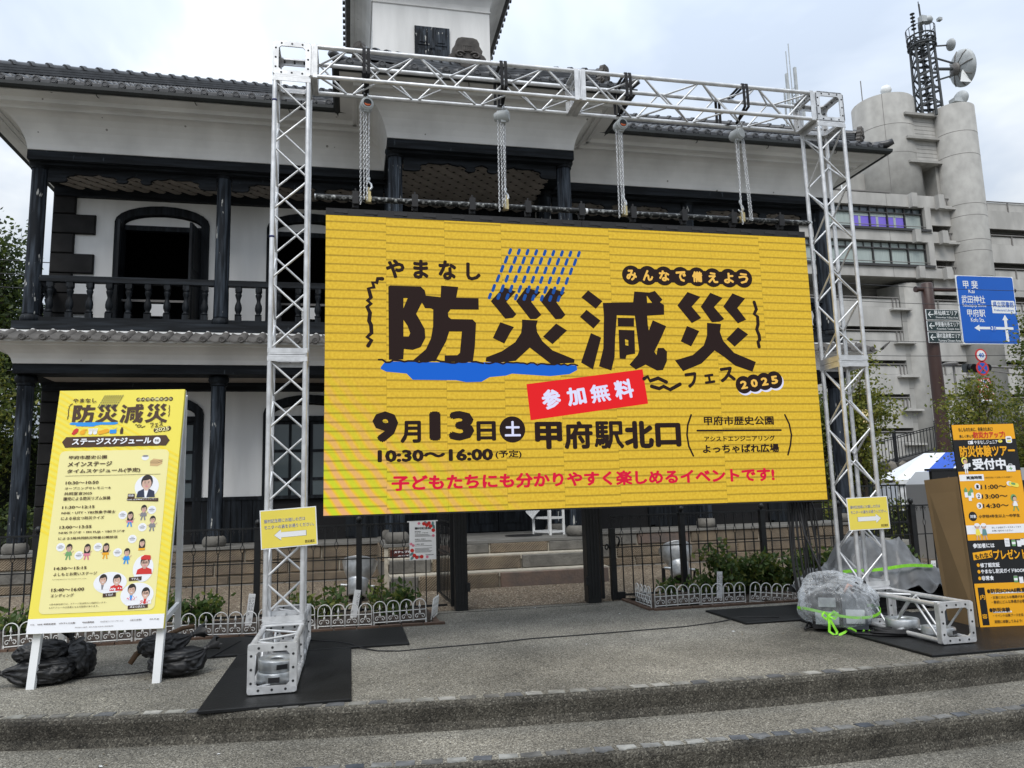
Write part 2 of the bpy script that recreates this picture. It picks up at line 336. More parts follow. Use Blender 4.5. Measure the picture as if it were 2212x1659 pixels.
    def mesh(s, name, mats):
        me = bpy.data.meshes.new(name); me.from_pydata(s.v, [], s.f)
        for m in (mats if isinstance(mats, (list, tuple)) else [mats]): me.materials.append(m)
        me.polygons.foreach_set('material_index', s.m); me.polygons.foreach_set('use_smooth', s.sm)
        me.update(); return me

from mathutils.geometry import tessellate_polygon
def tess(loops):
    return [tuple(t) for t in tessellate_polygon([[Vector((x, z, 0)) for x, z in lp] for lp in loops])]

WL = {}
def link(name, me, parent=None, loc=(0,0,0), rot=None, scale=None, label=None):
    o = bpy.data.objects.new(name, me); COL.objects.link(o)
    o.location = loc
    if rot: o.rotation_euler = rot
    if scale: o.scale = scale
    if parent is not None:
        o.parent = parent
        w = WL.get(parent.name)
        if w is not None: o.matrix_parent_inverse = w.inverted()
    if label: o['label'] = label
    return o
def part(name, mb, m, parent, label=None, stuff=False):
    o = link(name, mb.mesh(name, m), parent, label=label)
    if stuff: o['kind'] = 'stuff'
    return o
def tag(o, label, cat, group=None):
    o['label'] = label; o['category'] = cat
    if group: o['group'] = group
    return o
def thing(name, label, cat, loc=(0,0,0), group=None, rot=None):
    o = bpy.data.objects.new(name, None); COL.objects.link(o); o.location = loc
    o.empty_display_size = 0.2
    if rot: o.rotation_euler = rot
    m = Matrix.Translation(Vector(loc))
    if rot: 
        from mathutils import Euler
        m = m @ Euler(rot).to_matrix().to_4x4()
    WL[o.name] = m
    return tag(o, label, cat, group)
def solo(name, mb, m, label, cat, group=None):
    return tag(link(name, mb.mesh(name, m)), label, cat, group)
def structure(name, mb, m, parent=None):
    o = link(name, mb.mesh(name, m), parent); o['kind'] = 'structure'; return o
def dup_tree(o, parent=None, **kw):
    c = o.copy(); COL.objects.link(c)
    if parent is not None: c.parent = parent
    for ch in o.children: dup_tree(ch, c)
    return c

# lettering: Blender's own font holds the Japanese glyphs
TXT = {}
def text_shape(body, bold=0.02):
    k = (body, bold)
    if k in TXT: return TXT[k]
    cu = bpy.data.curves.new('lettering', 'FONT'); cu.body = body; cu.resolution_u = 2; cu.fill_mode = 'FRONT'
    o = bpy.data.objects.new('lettering', cu); COL.objects.link(o)
    dg = bpy.context.evaluated_depsgraph_get()
    me = o.evaluated_get(dg).to_mesh()
    v = [(a.co.x, a.co.y) for a in me.vertices]; f = [tuple(p.vertices) for p in me.polygons]
    o.evaluated_get(dg).to_mesh_clear()
    bpy.data.objects.remove(o); bpy.data.curves.remove(cu)
    if bold > 0:        # heavier weight: shifted copies of every glyph, each a hair above the one before
        q = 8 if bold >= .03 else 4; n = len(v); vv = [(x, y, 0) for x, y in v]; ff = list(f)
        for i in range(q):
            a = 2*pi*i/q; b0 = len(vv); vv += [(x+bold*cos(a), y+bold*sin(a), i+1) for x, y in v]; ff += [tuple(b0+j for j in t) for t in f]
        v, f = vv, ff
    else: v = [(x, y, 0) for x, y in v]
    TXT[k] = (v, f); return TXT[k]
class Board:
    """a flat print: local (u, v) on a plane with origin o, unit axes e, up; n points to the viewer"""
    def __init__(s, o, e, up): s.o = Vector(o); s.e = Vector(e); s.up = Vector(up); s.n = s.e.cross(s.up).normalized(); s.k = 0
    def at(s, u, v, h=0.0): return s.o + s.e*u + s.up*v + s.n*h
    def text(s, mb, body, u0, v0, u1, v1, h, bold=0.02, rot=0, mi=0):
        vv, ff = text_shape(body, bold)
        xs = [a[0] for a in vv]; ys = [a[1] for a in vv]; x0, x1, y0, y1 = min(xs), max(xs), min(ys), max(ys)
        w = max(x1-x0, 1e-6); g = max(y1-y0, 1e-6)
        cu, cv = (u0+u1)/2, (v0+v1)/2; c, sn = cos(RAD(rot)), sin(RAD(rot)); k = 1-0.0045*abs(rot)
        pts = []
        for a, b, lay in vv:
            p = ((a-x0)/w-0.5)*(u1-u0)*k; q = ((b-y0)/g-0.5)*(v1-v0)*k
            pts.append(s.at(cu+p*c-q*sn, cv+p*sn+q*c, h+lay*0.00003))
        mb.add(pts, ff, mi)
    def poly(s, mb, loops, h, mi=0):
        flat = [p for lp in loops for p in lp]
        mb.add([s.at(u, v, h) for u, v in flat], tess_fix(loops), mi)
    def ell(s, mb, u, v, a, b, h, mi=0, n=22, rot=0):
        c, sn = cos(RAD(rot)), sin(RAD(rot))
        mb.add([s.at(u+a*cos(2*pi*i/n)*c-b*sin(2*pi*i/n)*sn, v+a*cos(2*pi*i/n)*sn+b*sin(2*pi*i/n)*c, h) for i in range(n)], [tuple(range(n))], mi)
    def line(s, mb, pts, w, h, mi=0):
        """thick polyline, mitred"""
        P = [Vector(p) for p in pts]; L = []; R = []
        for i, p in enumerate(P):
            d = (P[min(i+1,len(P)-1)]-P[max(i-1,0)]).normalized(); n = Vector((-d.y, d.x))*w/2
            L.append(p+n); R.append(p-n)
        k = len(P)
        mb.add([s.at(a.x, a.y, h) for a in L+R], [(i, k+i, k+i+1, i+1) for i in range(k-1)], mi)
        for p in (P[0], P[-1]): s.ell(mb, p.x, p.y, w/2, w/2, h+0.0001, mi, 10)
    def rect(s, mb, u0, v0, u1, v1, h, mi=0):
        mb.add([s.at(u0,v0,h), s.at(u1,v0,h), s.at(u1,v1,h), s.at(u0,v1,h)], [(0,1,2,3)], mi)
    def rrect(s, mb, u0, v0, u1, v1, r, h, mi=0):
        pts = []
        for cx, cy, a0 in ((u1-r,v1-r,0),(u0+r,v1-r,90),(u0+r,v0+r,180),(u1-r,v0+r,270)):
            pts += [s.at(cx+r*cos(RAD(a0+t)), cy+r*sin(RAD(a0+t)), h) for t in (0,18,36,54,72,90)]
        mb.add(pts, [tuple(range(len(pts)))], mi)
    def plate(s, mb, u0, v0, u1, v1, t, h=0.0, mi=0):
        vs = [s.at(u,v,d) for d in (h,h-t) for u,v in ((u0,v0),(u1,v0),(u1,v1),(u0,v1))]
        mb.add(vs, [(0,1,2,3),(7,6,5,4),(4,5,1,0),(5,6,2,1),(6,7,3,2),(7,4,0,3)], mi)
def tess_fix(loops):
    """triangles whose normals face the viewer (counter-clockwise in u, v)"""
    flat = [p for lp in loops for p in lp]; out = []
    for t in tess(loops):
        a, b, c = (flat[i] for i in t)
        ar = (b[0]-a[0])*(c[1]-a[1])-(c[0]-a[0])*(b[1]-a[1])
        out.append(t if ar > 0 else t[::-1])
    return out
LOGO = [[[(0.511,1.87),(0.528,1.879),(0.781,1.878),(0.815,1.844),(0.823,1.801),(0.947,1.791),(0.953,1.892),(1.099,1.884),(1.081,1.79),(1.272,1.791),(1.272,1.689),(1.03,1.685),(1.008,1.656),(1.012,1.621),(1.033,1.604),(1.216,1.604),(1.246,1.574),(1.232,1.372),(1.212,1.237),(0.973,1.235),(0.974,1.291),(1.081,1.294),(1.103,1.314),(1.123,1.497),(1.016,1.495),(0.989,1.412),(0.896,1.239),(0.704,1.241),(0.818,1.341),(0.862,1.436),(0.88,1.54),(0.883,1.68),(0.865,1.69),(0.814,1.691),(0.8,1.721),(0.789,1.738),(0.741,1.641),(0.811,1.513),(0.815,1.435),(0.775,1.357),(0.709,1.333),(0.637,1.34),(0.631,1.253),(0.513,1.248)],[(0.636,1.773),(0.67,1.774),(0.635,1.687)],[(0.635,1.587),(0.668,1.536),(0.689,1.476),(0.676,1.446),(0.634,1.445)]],[[(1.494,1.892),(1.601,1.859),(1.514,1.766),(1.599,1.657),(1.568,1.625),(1.5,1.615),(1.377,1.767),(1.464,1.864)]],[[(1.693,1.898),(1.823,1.861),(1.734,1.772),(1.821,1.657),(1.774,1.619),(1.72,1.616),(1.599,1.773)]],[[(1.911,1.9),(2.042,1.863),(1.96,1.774),(2.038,1.662),(2.0,1.625),(1.946,1.62),(1.82,1.775)]],[[(1.456,1.585),(1.575,1.545),(1.538,1.491),(1.486,1.398),(1.387,1.445)]],[[(1.95,1.584),(2.047,1.523),(1.911,1.399),(1.828,1.465)]],[[(1.647,1.612),(1.786,1.607),(1.772,1.558),(1.778,1.504),(1.822,1.425),(1.909,1.346),(2.105,1.268),(2.099,1.237),(1.891,1.226),(1.782,1.309),(1.708,1.366),(1.58,1.25),(1.417,1.231),(1.321,1.243),(1.326,1.278),(1.462,1.332),(1.58,1.412),(1.635,1.493),(1.645,1.555)]],[[(2.254,1.889),(2.383,1.794),(2.317,1.723),(2.188,1.823)]],[[(2.231,1.713),(2.357,1.617),(2.288,1.544),(2.167,1.647)]],[[(2.262,1.505),(2.355,1.465),(2.267,1.18),(2.161,1.241)]],[[(2.517,1.647),(2.67,1.648),(2.666,1.569),(2.515,1.568)]],[[(2.384,1.779),(2.669,1.792),(2.685,1.892),(2.829,1.886),(2.882,1.903),(2.951,1.824),(2.926,1.799),(2.963,1.774),(2.958,1.684),(2.796,1.671),(2.797,1.591),(2.804,1.537),(2.846,1.632),(2.972,1.58),(2.919,1.475),(2.845,1.346),(2.864,1.316),(2.878,1.38),(2.935,1.381),(2.966,1.347),(2.958,1.259),(2.917,1.18),(2.86,1.175),(2.756,1.227),(2.662,1.183),(2.604,1.226),(2.685,1.314),(2.702,1.354),(2.693,1.471),(2.678,1.668),(2.51,1.669),(2.485,1.468),(2.471,1.293),(2.435,1.172),(2.323,1.209),(2.37,1.369),(2.389,1.661)],[(2.802,1.855),(2.85,1.792),(2.803,1.788)]],[[(2.519,1.539),(2.668,1.537),(2.663,1.324),(2.583,1.311),(2.571,1.276),(2.516,1.278)],[(2.575,1.454),(2.605,1.445),(2.603,1.396),(2.576,1.401)]],[[(3.198,1.902),(3.323,1.86),(3.231,1.766),(3.318,1.662),(3.221,1.612),(3.091,1.773)]],[[(3.422,1.902),(3.543,1.856),(3.45,1.767),(3.545,1.657),(3.494,1.631),(3.419,1.624),(3.319,1.768)]],[[(3.644,1.903),(3.769,1.857),(3.683,1.764),(3.764,1.657),(3.677,1.619),(3.542,1.774)]],[[(3.172,1.586),(3.29,1.541),(3.201,1.397),(3.103,1.443)]],[[(3.674,1.584),(3.773,1.519),(3.628,1.401),(3.552,1.47)]],[[(3.37,1.619),(3.509,1.611),(3.493,1.535),(3.519,1.454),(3.618,1.345),(3.829,1.262),(3.788,1.171),(3.62,1.225),(3.518,1.304),(3.427,1.363),(3.291,1.242),(3.108,1.171),(3.036,1.269),(3.212,1.32),(3.325,1.411),(3.362,1.502)]]]
WATER = [(0.448,1.188),(0.477,1.226),(0.525,1.235),(1.028,1.231),(1.373,1.237),(1.548,1.23),(1.994,1.223),(2.121,1.215),(2.124,1.175),(2.054,1.139),(1.883,1.12),(1.677,1.132),(1.546,1.14),(1.492,1.122),(1.353,1.109),(1.282,1.069),(1.153,1.065),(1.069,1.081),(0.707,1.084),(0.657,1.135),(0.492,1.15),(0.448,1.171)]
RAIN_ROWS = [((1.558, 2.216), (2.181, 2.217)), ((1.522, 2.141), (2.143, 2.141)), ((1.484, 2.058), (2.103, 2.057)), ((1.446, 1.971), (2.062, 1.968)), ((1.405, 1.884), (2.019, 1.879)), ((1.371, 1.812), (1.982, 1.805))]
PILL, PILL_R = [(2.667, 2.042), (2.823, 2.044), (2.98, 2.045), (3.143, 2.046), (3.303, 2.048), (3.459, 2.045), (3.617, 2.046), (3.765, 2.048)], 0.09
PILL25, PILL25_R = [(3.692, 1.051), (3.796, 1.066), (3.901, 1.082), (4.002, 1.097)], 0.081
BANNER = [(1.669, 1.05), (2.725, 1.186), (2.76, 0.881), (1.696, 0.741)]
SQUIG = [[(0.462, 1.934), (0.424, 1.934), (0.415, 1.897), (0.382, 1.901), (0.394, 1.858), (0.349, 1.848), (0.369, 1.77), (0.342, 1.744), (0.369, 1.719), (0.338, 1.692), (0.361, 1.641), (0.353, 1.572), (0.369, 1.539), (0.373, 1.471), (0.338, 1.436), (0.373, 1.411), (0.346, 1.364)], [(3.857, 1.823), (3.874, 1.757), (3.848, 1.71), (3.88, 1.69), (3.879, 1.613), (3.862, 1.567), (3.882, 1.511), (3.884, 1.47), (3.866, 1.45), (3.873, 1.404)], [(2.734, 1.101), (2.77, 1.121), (2.789, 1.082), (2.867, 1.107), (2.942, 1.073)], [(2.801, 1.034), (2.872, 1.014), (2.914, 1.034), (2.974, 1.005), (3.071, 1.054)]]
PAREN = [[(3.16, 0.779), (3.122, 0.69), (3.109, 0.601), (3.12, 0.502), (3.157, 0.418)], [(4.08, 0.775), (4.117, 0.692), (4.131, 0.59), (4.112, 0.498), (4.08, 0.412)], [(3.209, 0.639), (4.029, 0.636)]]
SATC, SATC_R = (1.536, 0.665), 0.111
LED_TEXT =[
('や', 0.49, 1.941, 0.647, 2.107, 'dark', 0.05, 0),
('ま', 0.718, 1.942, 0.848, 2.112, 'dark', 0.05, 0),
('な', 0.931, 1.94, 1.085, 2.115, 'dark', 0.05, 0),
('し', 1.169, 1.944, 1.296, 2.103, 'dark', 0.05, 0),
('フ', 3.124, 1.02, 3.244, 1.163, 'dark', 0.05, 8),
('ェ', 3.305, 1.059, 3.411, 1.149, 'dark', 0.05, 8),
('ス', 3.454, 1.075, 3.614, 1.215, 'dark', 0.05, 8),
('参', 1.796, 0.834, 1.97, 1.012, 'white', 0.04, 9),
('加', 2.018, 0.866, 2.195, 1.031, 'white', 0.04, 9),
('無', 2.229, 0.891, 2.415, 1.058, 'white', 0.03, 9),
('料', 2.45, 0.92, 2.634, 1.097, 'white', 0.04, 9),
('9', 0.379, 0.569, 0.587, 0.823, 'dark', 0.055, 0),
('月', 0.603, 0.561, 0.771, 0.744, 'dark', 0.04, 0),
('13', 0.839, 0.576, 1.212, 0.823, 'dark', 0.055, 0),
('日', 1.23, 0.571, 1.395, 0.737, 'dark', 0.04, 0),
('土', 1.47, 0.607, 1.607, 0.736, 'white', 0.03, 0),
('甲', 1.728, 0.494, 1.968, 0.728, 'dark', 0.045, 0),
('府', 1.984, 0.491, 2.24, 0.732, 'dark', 0.04, 0),
('駅', 2.251, 0.49, 2.522, 0.729, 'dark', 0.03, 0),
('北', 2.525, 0.486, 2.797, 0.73, 'dark', 0.05, 0),
('口', 2.81, 0.498, 3.052, 0.71, 'dark', 0.05, 0),
('10:30〜16:00', 0.42, 0.409, 1.367, 0.509, 'dark', 0.05, 0),
('(予定)', 1.385, 0.421, 1.609, 0.493, 'dark', 0.03, 0),
('子どもたちにも分かりやすく楽しめるイベントです!', 0.529, 0.177, 3.929, 0.304, 'red', 0.045, 0),
('甲府市歴史公園', 3.277, 0.684, 3.963, 0.767, 'dark', 0.03, 0),
('アシストエンジニアリング', 3.269, 0.539, 3.962, 0.59, 'dark', 0.03, 0),
('よっちゃばれ広場', 3.249, 0.436, 3.995, 0.515, 'dark', 0.04, 0),
]
SCH_TEXT =[
('やまなし', 0.0668, 2.0176, 0.236, 2.0495, 'brown', 0.03, 0),
('フェス', 0.6407, 1.8184, 0.7349, 1.8556, 'brown', 0.03, 7),
('2025', 0.6783, 1.7848, 0.7832, 1.8145, 'pale', 0.03, 7),
('みんなで備えよう', 0.5313, 2.0256, 0.7799, 2.0463, 'pale', 0.02, 0),
('ステージスケジュール', 0.1003, 1.6904, 0.6619, 1.7405, 'white', 0.04, 0),
('予定', 0.6847, 1.7045, 0.7163, 1.7228, 'brown', 0.02, 0),
('甲府市歴史公園', 0.092, 1.5832, 0.3583, 1.6107, 'brown', 0.02, 0),
('メインステージ', 0.0907, 1.5285, 0.3998, 1.5645, 'brown', 0.03, 0),
('タイムスケジュール(予定)', 0.0919, 1.4753, 0.6043, 1.5104, 'brown', 0.03, 0),
('10:30〜10:50', 0.0926, 1.3974, 0.3211, 1.4199, 'brown', 0.026, 0),
('オープニングセレモニー&', 0.0922, 1.3579, 0.4108, 1.3777, 'brown', 0.02, 0),
('共同宣言2025', 0.0918, 1.3186, 0.2845, 1.3414, 'brown', 0.02, 0),
('園児による防災リズム体操', 0.0925, 1.2794, 0.4154, 1.3056, 'brown', 0.02, 0),
('11:30〜12:15', 0.0913, 1.2206, 0.3136, 1.2411, 'brown', 0.026, 0),
('NHK・UTY・YBS気象予報士', 0.0917, 1.1801, 0.4619, 1.2022, 'brown', 0.02, 0),
('による役立つ防災クイズ', 0.0927, 1.1397, 0.3882, 1.163, 'brown', 0.02, 0),
('13:00〜13:55', 0.091, 1.0781, 0.3091, 1.0989, 'brown', 0.026, 0),
('NHKラジオ・FM FUJI・YBSラジオ', 0.0902, 1.0382, 0.5418, 1.0587, 'brown', 0.02, 0),
('による3局共同防災特番公開放送', 0.0922, 0.9997, 0.4964, 1.0188, 'brown', 0.02, 0),
('14:30〜15:15', 0.0905, 0.7906, 0.3091, 0.8106, 'brown', 0.026, 0),
('よしもとお笑いステージ', 0.0924, 0.7489, 0.3837, 0.772, 'brown', 0.02, 0),
('©YOSHIMOTO KOGYO CO.,LTD.', 0.089, 0.7224, 0.3187, 0.7285, 'brown', 0, 0),
('15:40〜16:00', 0.0918, 0.6428, 0.3099, 0.6654, 'brown', 0.026, 0),
('エンディング', 0.0928, 0.6047, 0.245, 0.6279, 'brown', 0.02, 0),
('※各出展社紹介は、ステージ転換時など随時行います。', 0.0927, 0.5524, 0.4694, 0.5632, 'brown', 0, 0),
('※スケジュールは変更となる可能性があります。', 0.0923, 0.5292, 0.4197, 0.5419, 'brown', 0, 0),
('主催:', -0.0166, 0.4235, 0.0134, 0.4319, 'brown', 0, 0),
('NHK 甲府放送局', 0.0316, 0.4226, 0.1491, 0.4335, 'brown', 0.02, 0),
('UTYテレビ山梨', 0.172, 0.4234, 0.2771, 0.4349, 'brown', 0.02, 0),
('YBS山梨放送', 0.3224, 0.4237, 0.4013, 0.4353, 'brown', 0.02, 0),
('NNS日本ネットワークサービス', 0.4445, 0.4242, 0.5961, 0.4345, 'brown', 0, 0),
('山梨日日新聞社', 0.6405, 0.425, 0.7186, 0.4379, 'brown', 0, 0),
('FM FUJI', 0.7721, 0.4264, 0.833, 0.4354, 'brown', 0.02, 0),
('特別協力:山梨県／国土交通省 甲府河川国道事務所', 0.2793, 0.3935, 0.5333, 0.4008, 'brown', 0, 0),
('司会', 0.54, 1.2965, 0.5778, 1.3124, 'white', 0.02, 0),
('NHK 古谷敏郎アナウンサー', 0.5362, 1.2707, 0.7406, 1.2784, 'white', 0.02, 0),
('ですよ。', 0.621, 0.7021, 0.6754, 0.7179, 'white', 0.02, 0),
('くらげ', 0.4596, 0.5988, 0.5072, 0.6163, 'white', 0.02, 0),
('ぽよんぽよん', 0.6315, 0.5127, 0.732, 0.529, 'white', 0.02, 0),
]
SCH_POLY = dict(banner= [(0.0269, 1.7153), (0.052, 1.7529), (0.7634, 1.7551), (0.792, 1.7141), (0.7678, 1.6744), (0.0539, 1.6727)] ,panel= [(0.0165, 1.6486), (0.7955, 1.6431), (0.7879, 0.4945), (0.0247, 0.4945)] ,strip= [(-0.0393, 0.4657), (0.8607, 0.4651), (0.8638, 0.3662), (-0.0392, 0.3631)] ,rule= [(0.0832, 1.4601), (0.7486, 1.4588)] ,cap= [[(0.5322, 1.2838), (0.7512, 1.2815), (0.7524, 1.2566), (0.5321, 1.2685)], [(0.5356, 1.3181), (0.5822, 1.3168), (0.5844, 1.284), (0.5349, 1.2831)], [(0.6032, 0.7219), (0.6893, 0.7264), (0.689, 0.6995), (0.604, 0.6968)], [(0.4384, 0.6173), (0.525, 0.6239), (0.5268, 0.5961), (0.4401, 0.592)], [(0.6152, 0.5297), (0.749, 0.5342), (0.7501, 0.5107), (0.6161, 0.5046)]] ,logo= [(0.0762, 1.8647), (0.7726, 2.0005)] ,water= [(0.056, 1.8295), (0.4232, 1.8583)] ,pill= [(0.5359, 2.0359), (0.7721, 2.0384)] ,pill25= [(0.6874, 1.7948), (0.7755, 1.8069)] ,rain= [(0.2625, 1.9873), (0.4267, 2.0638)] ,icons= [(0.1084, 1.793), (0.1669, 1.7918), (0.2364, 1.7917), (0.3103, 1.792), (0.3791, 1.7907), (0.4395, 1.7924)] ,satc= (0.7004, 1.7143) ,box= [(0.6298, 1.5853), (0.7102, 1.5485)] )
SCH_OVAL = [(0.6616, 1.3681, 0.085, 0.085), (0.4788, 0.6897, 0.112, 0.075), (0.6929, 0.7804, 0.07, 0.093), (0.6695, 0.5993, 0.112, 0.085)]
SCH_HEADS = [(0.5686, 1.1594), (0.6578, 1.2039), (0.726, 1.1233), (0.1746, 0.9409), (0.2984, 0.9367), (0.425, 0.9384), (0.5716, 0.8968), (0.6694, 0.9607)]
SCH_BUB = [(0.514, 1.1642), (0.7131, 1.196), (0.6585, 1.0724), (0.5977, 0.9908), (0.1151, 0.949), (0.2456, 0.887), (0.3685, 0.9416), (0.5062, 0.8991)]
SCH_FACES = [(0.66, 1.3853), (0.4296, 0.7124), (0.5238, 0.7058), (0.7064, 0.8252), (0.6306, 0.6363), (0.7272, 0.6088)]
TOUR_TEXT =[
('もしものために、未来のために!', 0.0624, 1.6568, 0.3776, 1.6948, 'black', 0.02, 0),
('楽しく学んで', 0.0606, 1.6034, 0.1918, 1.6302, 'black', 0.02, 0),
('防災力アップ!', 0.1917, 1.5975, 0.4823, 1.6537, 'red', 0.03, 0),
('やまなしジュニア', 0.1877, 1.5443, 0.4044, 1.5779, 'white', 0.02, 0),
('防災体験ツアー', 0.044, 1.4327, 0.5499, 1.5331, 'yellow', 0.035, 0),
('受付中', 0.144, 1.322, 0.4471, 1.4201, 'white', 0.04, 0),
('実施時間', 0.0704, 1.2423, 0.2111, 1.2707, 'black', 0.03, 0),
('※各回先着にて定員になり次第終了', 0.2356, 1.2468, 0.4891, 1.2606, 'black', 0, 0),
('1', 0.1489, 1.1637, 0.1701, 1.1933, 'black', 0.02, 0),
('11:00〜', 0.1887, 1.1552, 0.4224, 1.1936, 'black', 0.02, 0),
('2', 0.1468, 1.083, 0.1697, 1.1123, 'black', 0.02, 0),
('13:00〜', 0.1864, 1.0744, 0.4194, 1.1113, 'black', 0.02, 0),
('3', 0.1431, 1.001, 0.1658, 1.029, 'black', 0.02, 0),
('14:30〜', 0.1847, 0.9941, 0.4171, 1.0305, 'black', 0.02, 0),
('対象', 0.0533, 0.9122, 0.1093, 0.9408, 'white', 0.02, 0),
('小学校4年生以上〜中学生', 0.1303, 0.9116, 0.5032, 0.939, 'black', 0.02, 0),
('詳しくは受付ブーススタッフまで', 0.2327, 0.8205, 0.4966, 0.8356, 'black', 0, 0),
('お問い合わせください!', 0.233, 0.7937, 0.4201, 0.8087, 'black', 0, 0),
('参加者には', 0.0403, 0.6609, 0.2331, 0.7011, 'white', 0.03, 0),
('もれなく', 0.0432, 0.5751, 0.2008, 0.6209, 'black', 0.03, 6),
('プレゼント!!', 0.2118, 0.5606, 0.5437, 0.6429, 'yellow', 0.03, 0),
('修了認定証', 0.0798, 0.5006, 0.2535, 0.5383, 'white', 0.03, 0),
('やまなし防災ガイドBOOK', 0.0781, 0.4489, 0.4747, 0.486, 'white', 0.03, 0),
('非常食', 0.0759, 0.3939, 0.1847, 0.4316, 'white', 0.03, 0),
('内', 0.0386, 0.2381, 0.0836, 0.2804, 'yellow', 0.02, 0),
('容', 0.0337, 0.0849, 0.078, 0.1239, 'yellow', 0.02, 0),
('防災SONAE教室', 0.1391, 0.2872, 0.4541, 0.3261, 'black', 0.03, 0),
('・災害にはどんな種類がある?', 0.1351, 0.2422, 0.4471, 0.2655, 'black', 0.01, 0),
('・事前にどんな準備が必要?', 0.1351, 0.2023, 0.4377, 0.2293, 'black', 0.01, 0),
('防災体験', 0.1334, 0.1323, 0.2866, 0.1704, 'black', 0.03, 0),
('・イベント出展ブースを巡って', 0.1306, 0.0946, 0.4414, 0.1189, 'black', 0.01, 0),
('実際に体験してみよう!', 0.1353, 0.0451, 0.3789, 0.0717, 'black', 0.01, 0),
]
TOUR_V = dict(b1= (1.31, 1.586) ,w1= [(0.0242, 1.229), (0.2304, 1.2836)] ,w2= (0.778, 0.852) ,b2= (0.37, 0.726) ,more= [(0.0315, 0.5624), (0.2036, 0.5818), (0.2041, 0.6418), (0.03, 0.6235)] ,bar= [(0.0285, 0.0318), (0.0859, 0.0342), (0.0929, 0.339), (0.0364, 0.338)] ,circ= [(0.1599, 1.1791), (0.1595, 1.0982), (0.1544, 1.015)] ,target= (0.0799, 0.9274) ,bul= [(0.0649, 0.5207), (0.063, 0.4672), (0.0608, 0.4122)] ,dot= [(0.1228, 0.3055), (0.1187, 0.1515)] ,icons= [(0.1548, 1.5598), (0.4294, 1.5673), (0.5106, 1.5785), (0.0808, 1.3586), (0.4883, 1.3309), (0.4837, 1.1908), (0.0762, 1.1207), (0.4783, 1.0288)] ,kids= [(0.104, 0.8414), (0.1622, 0.8396)] ,cups= [(0.3513, 0.7004), (0.4091, 0.6956), (0.4573, 0.691), (0.4917, 0.702), (0.3788, 0.3969), (0.426, 0.3893)] )
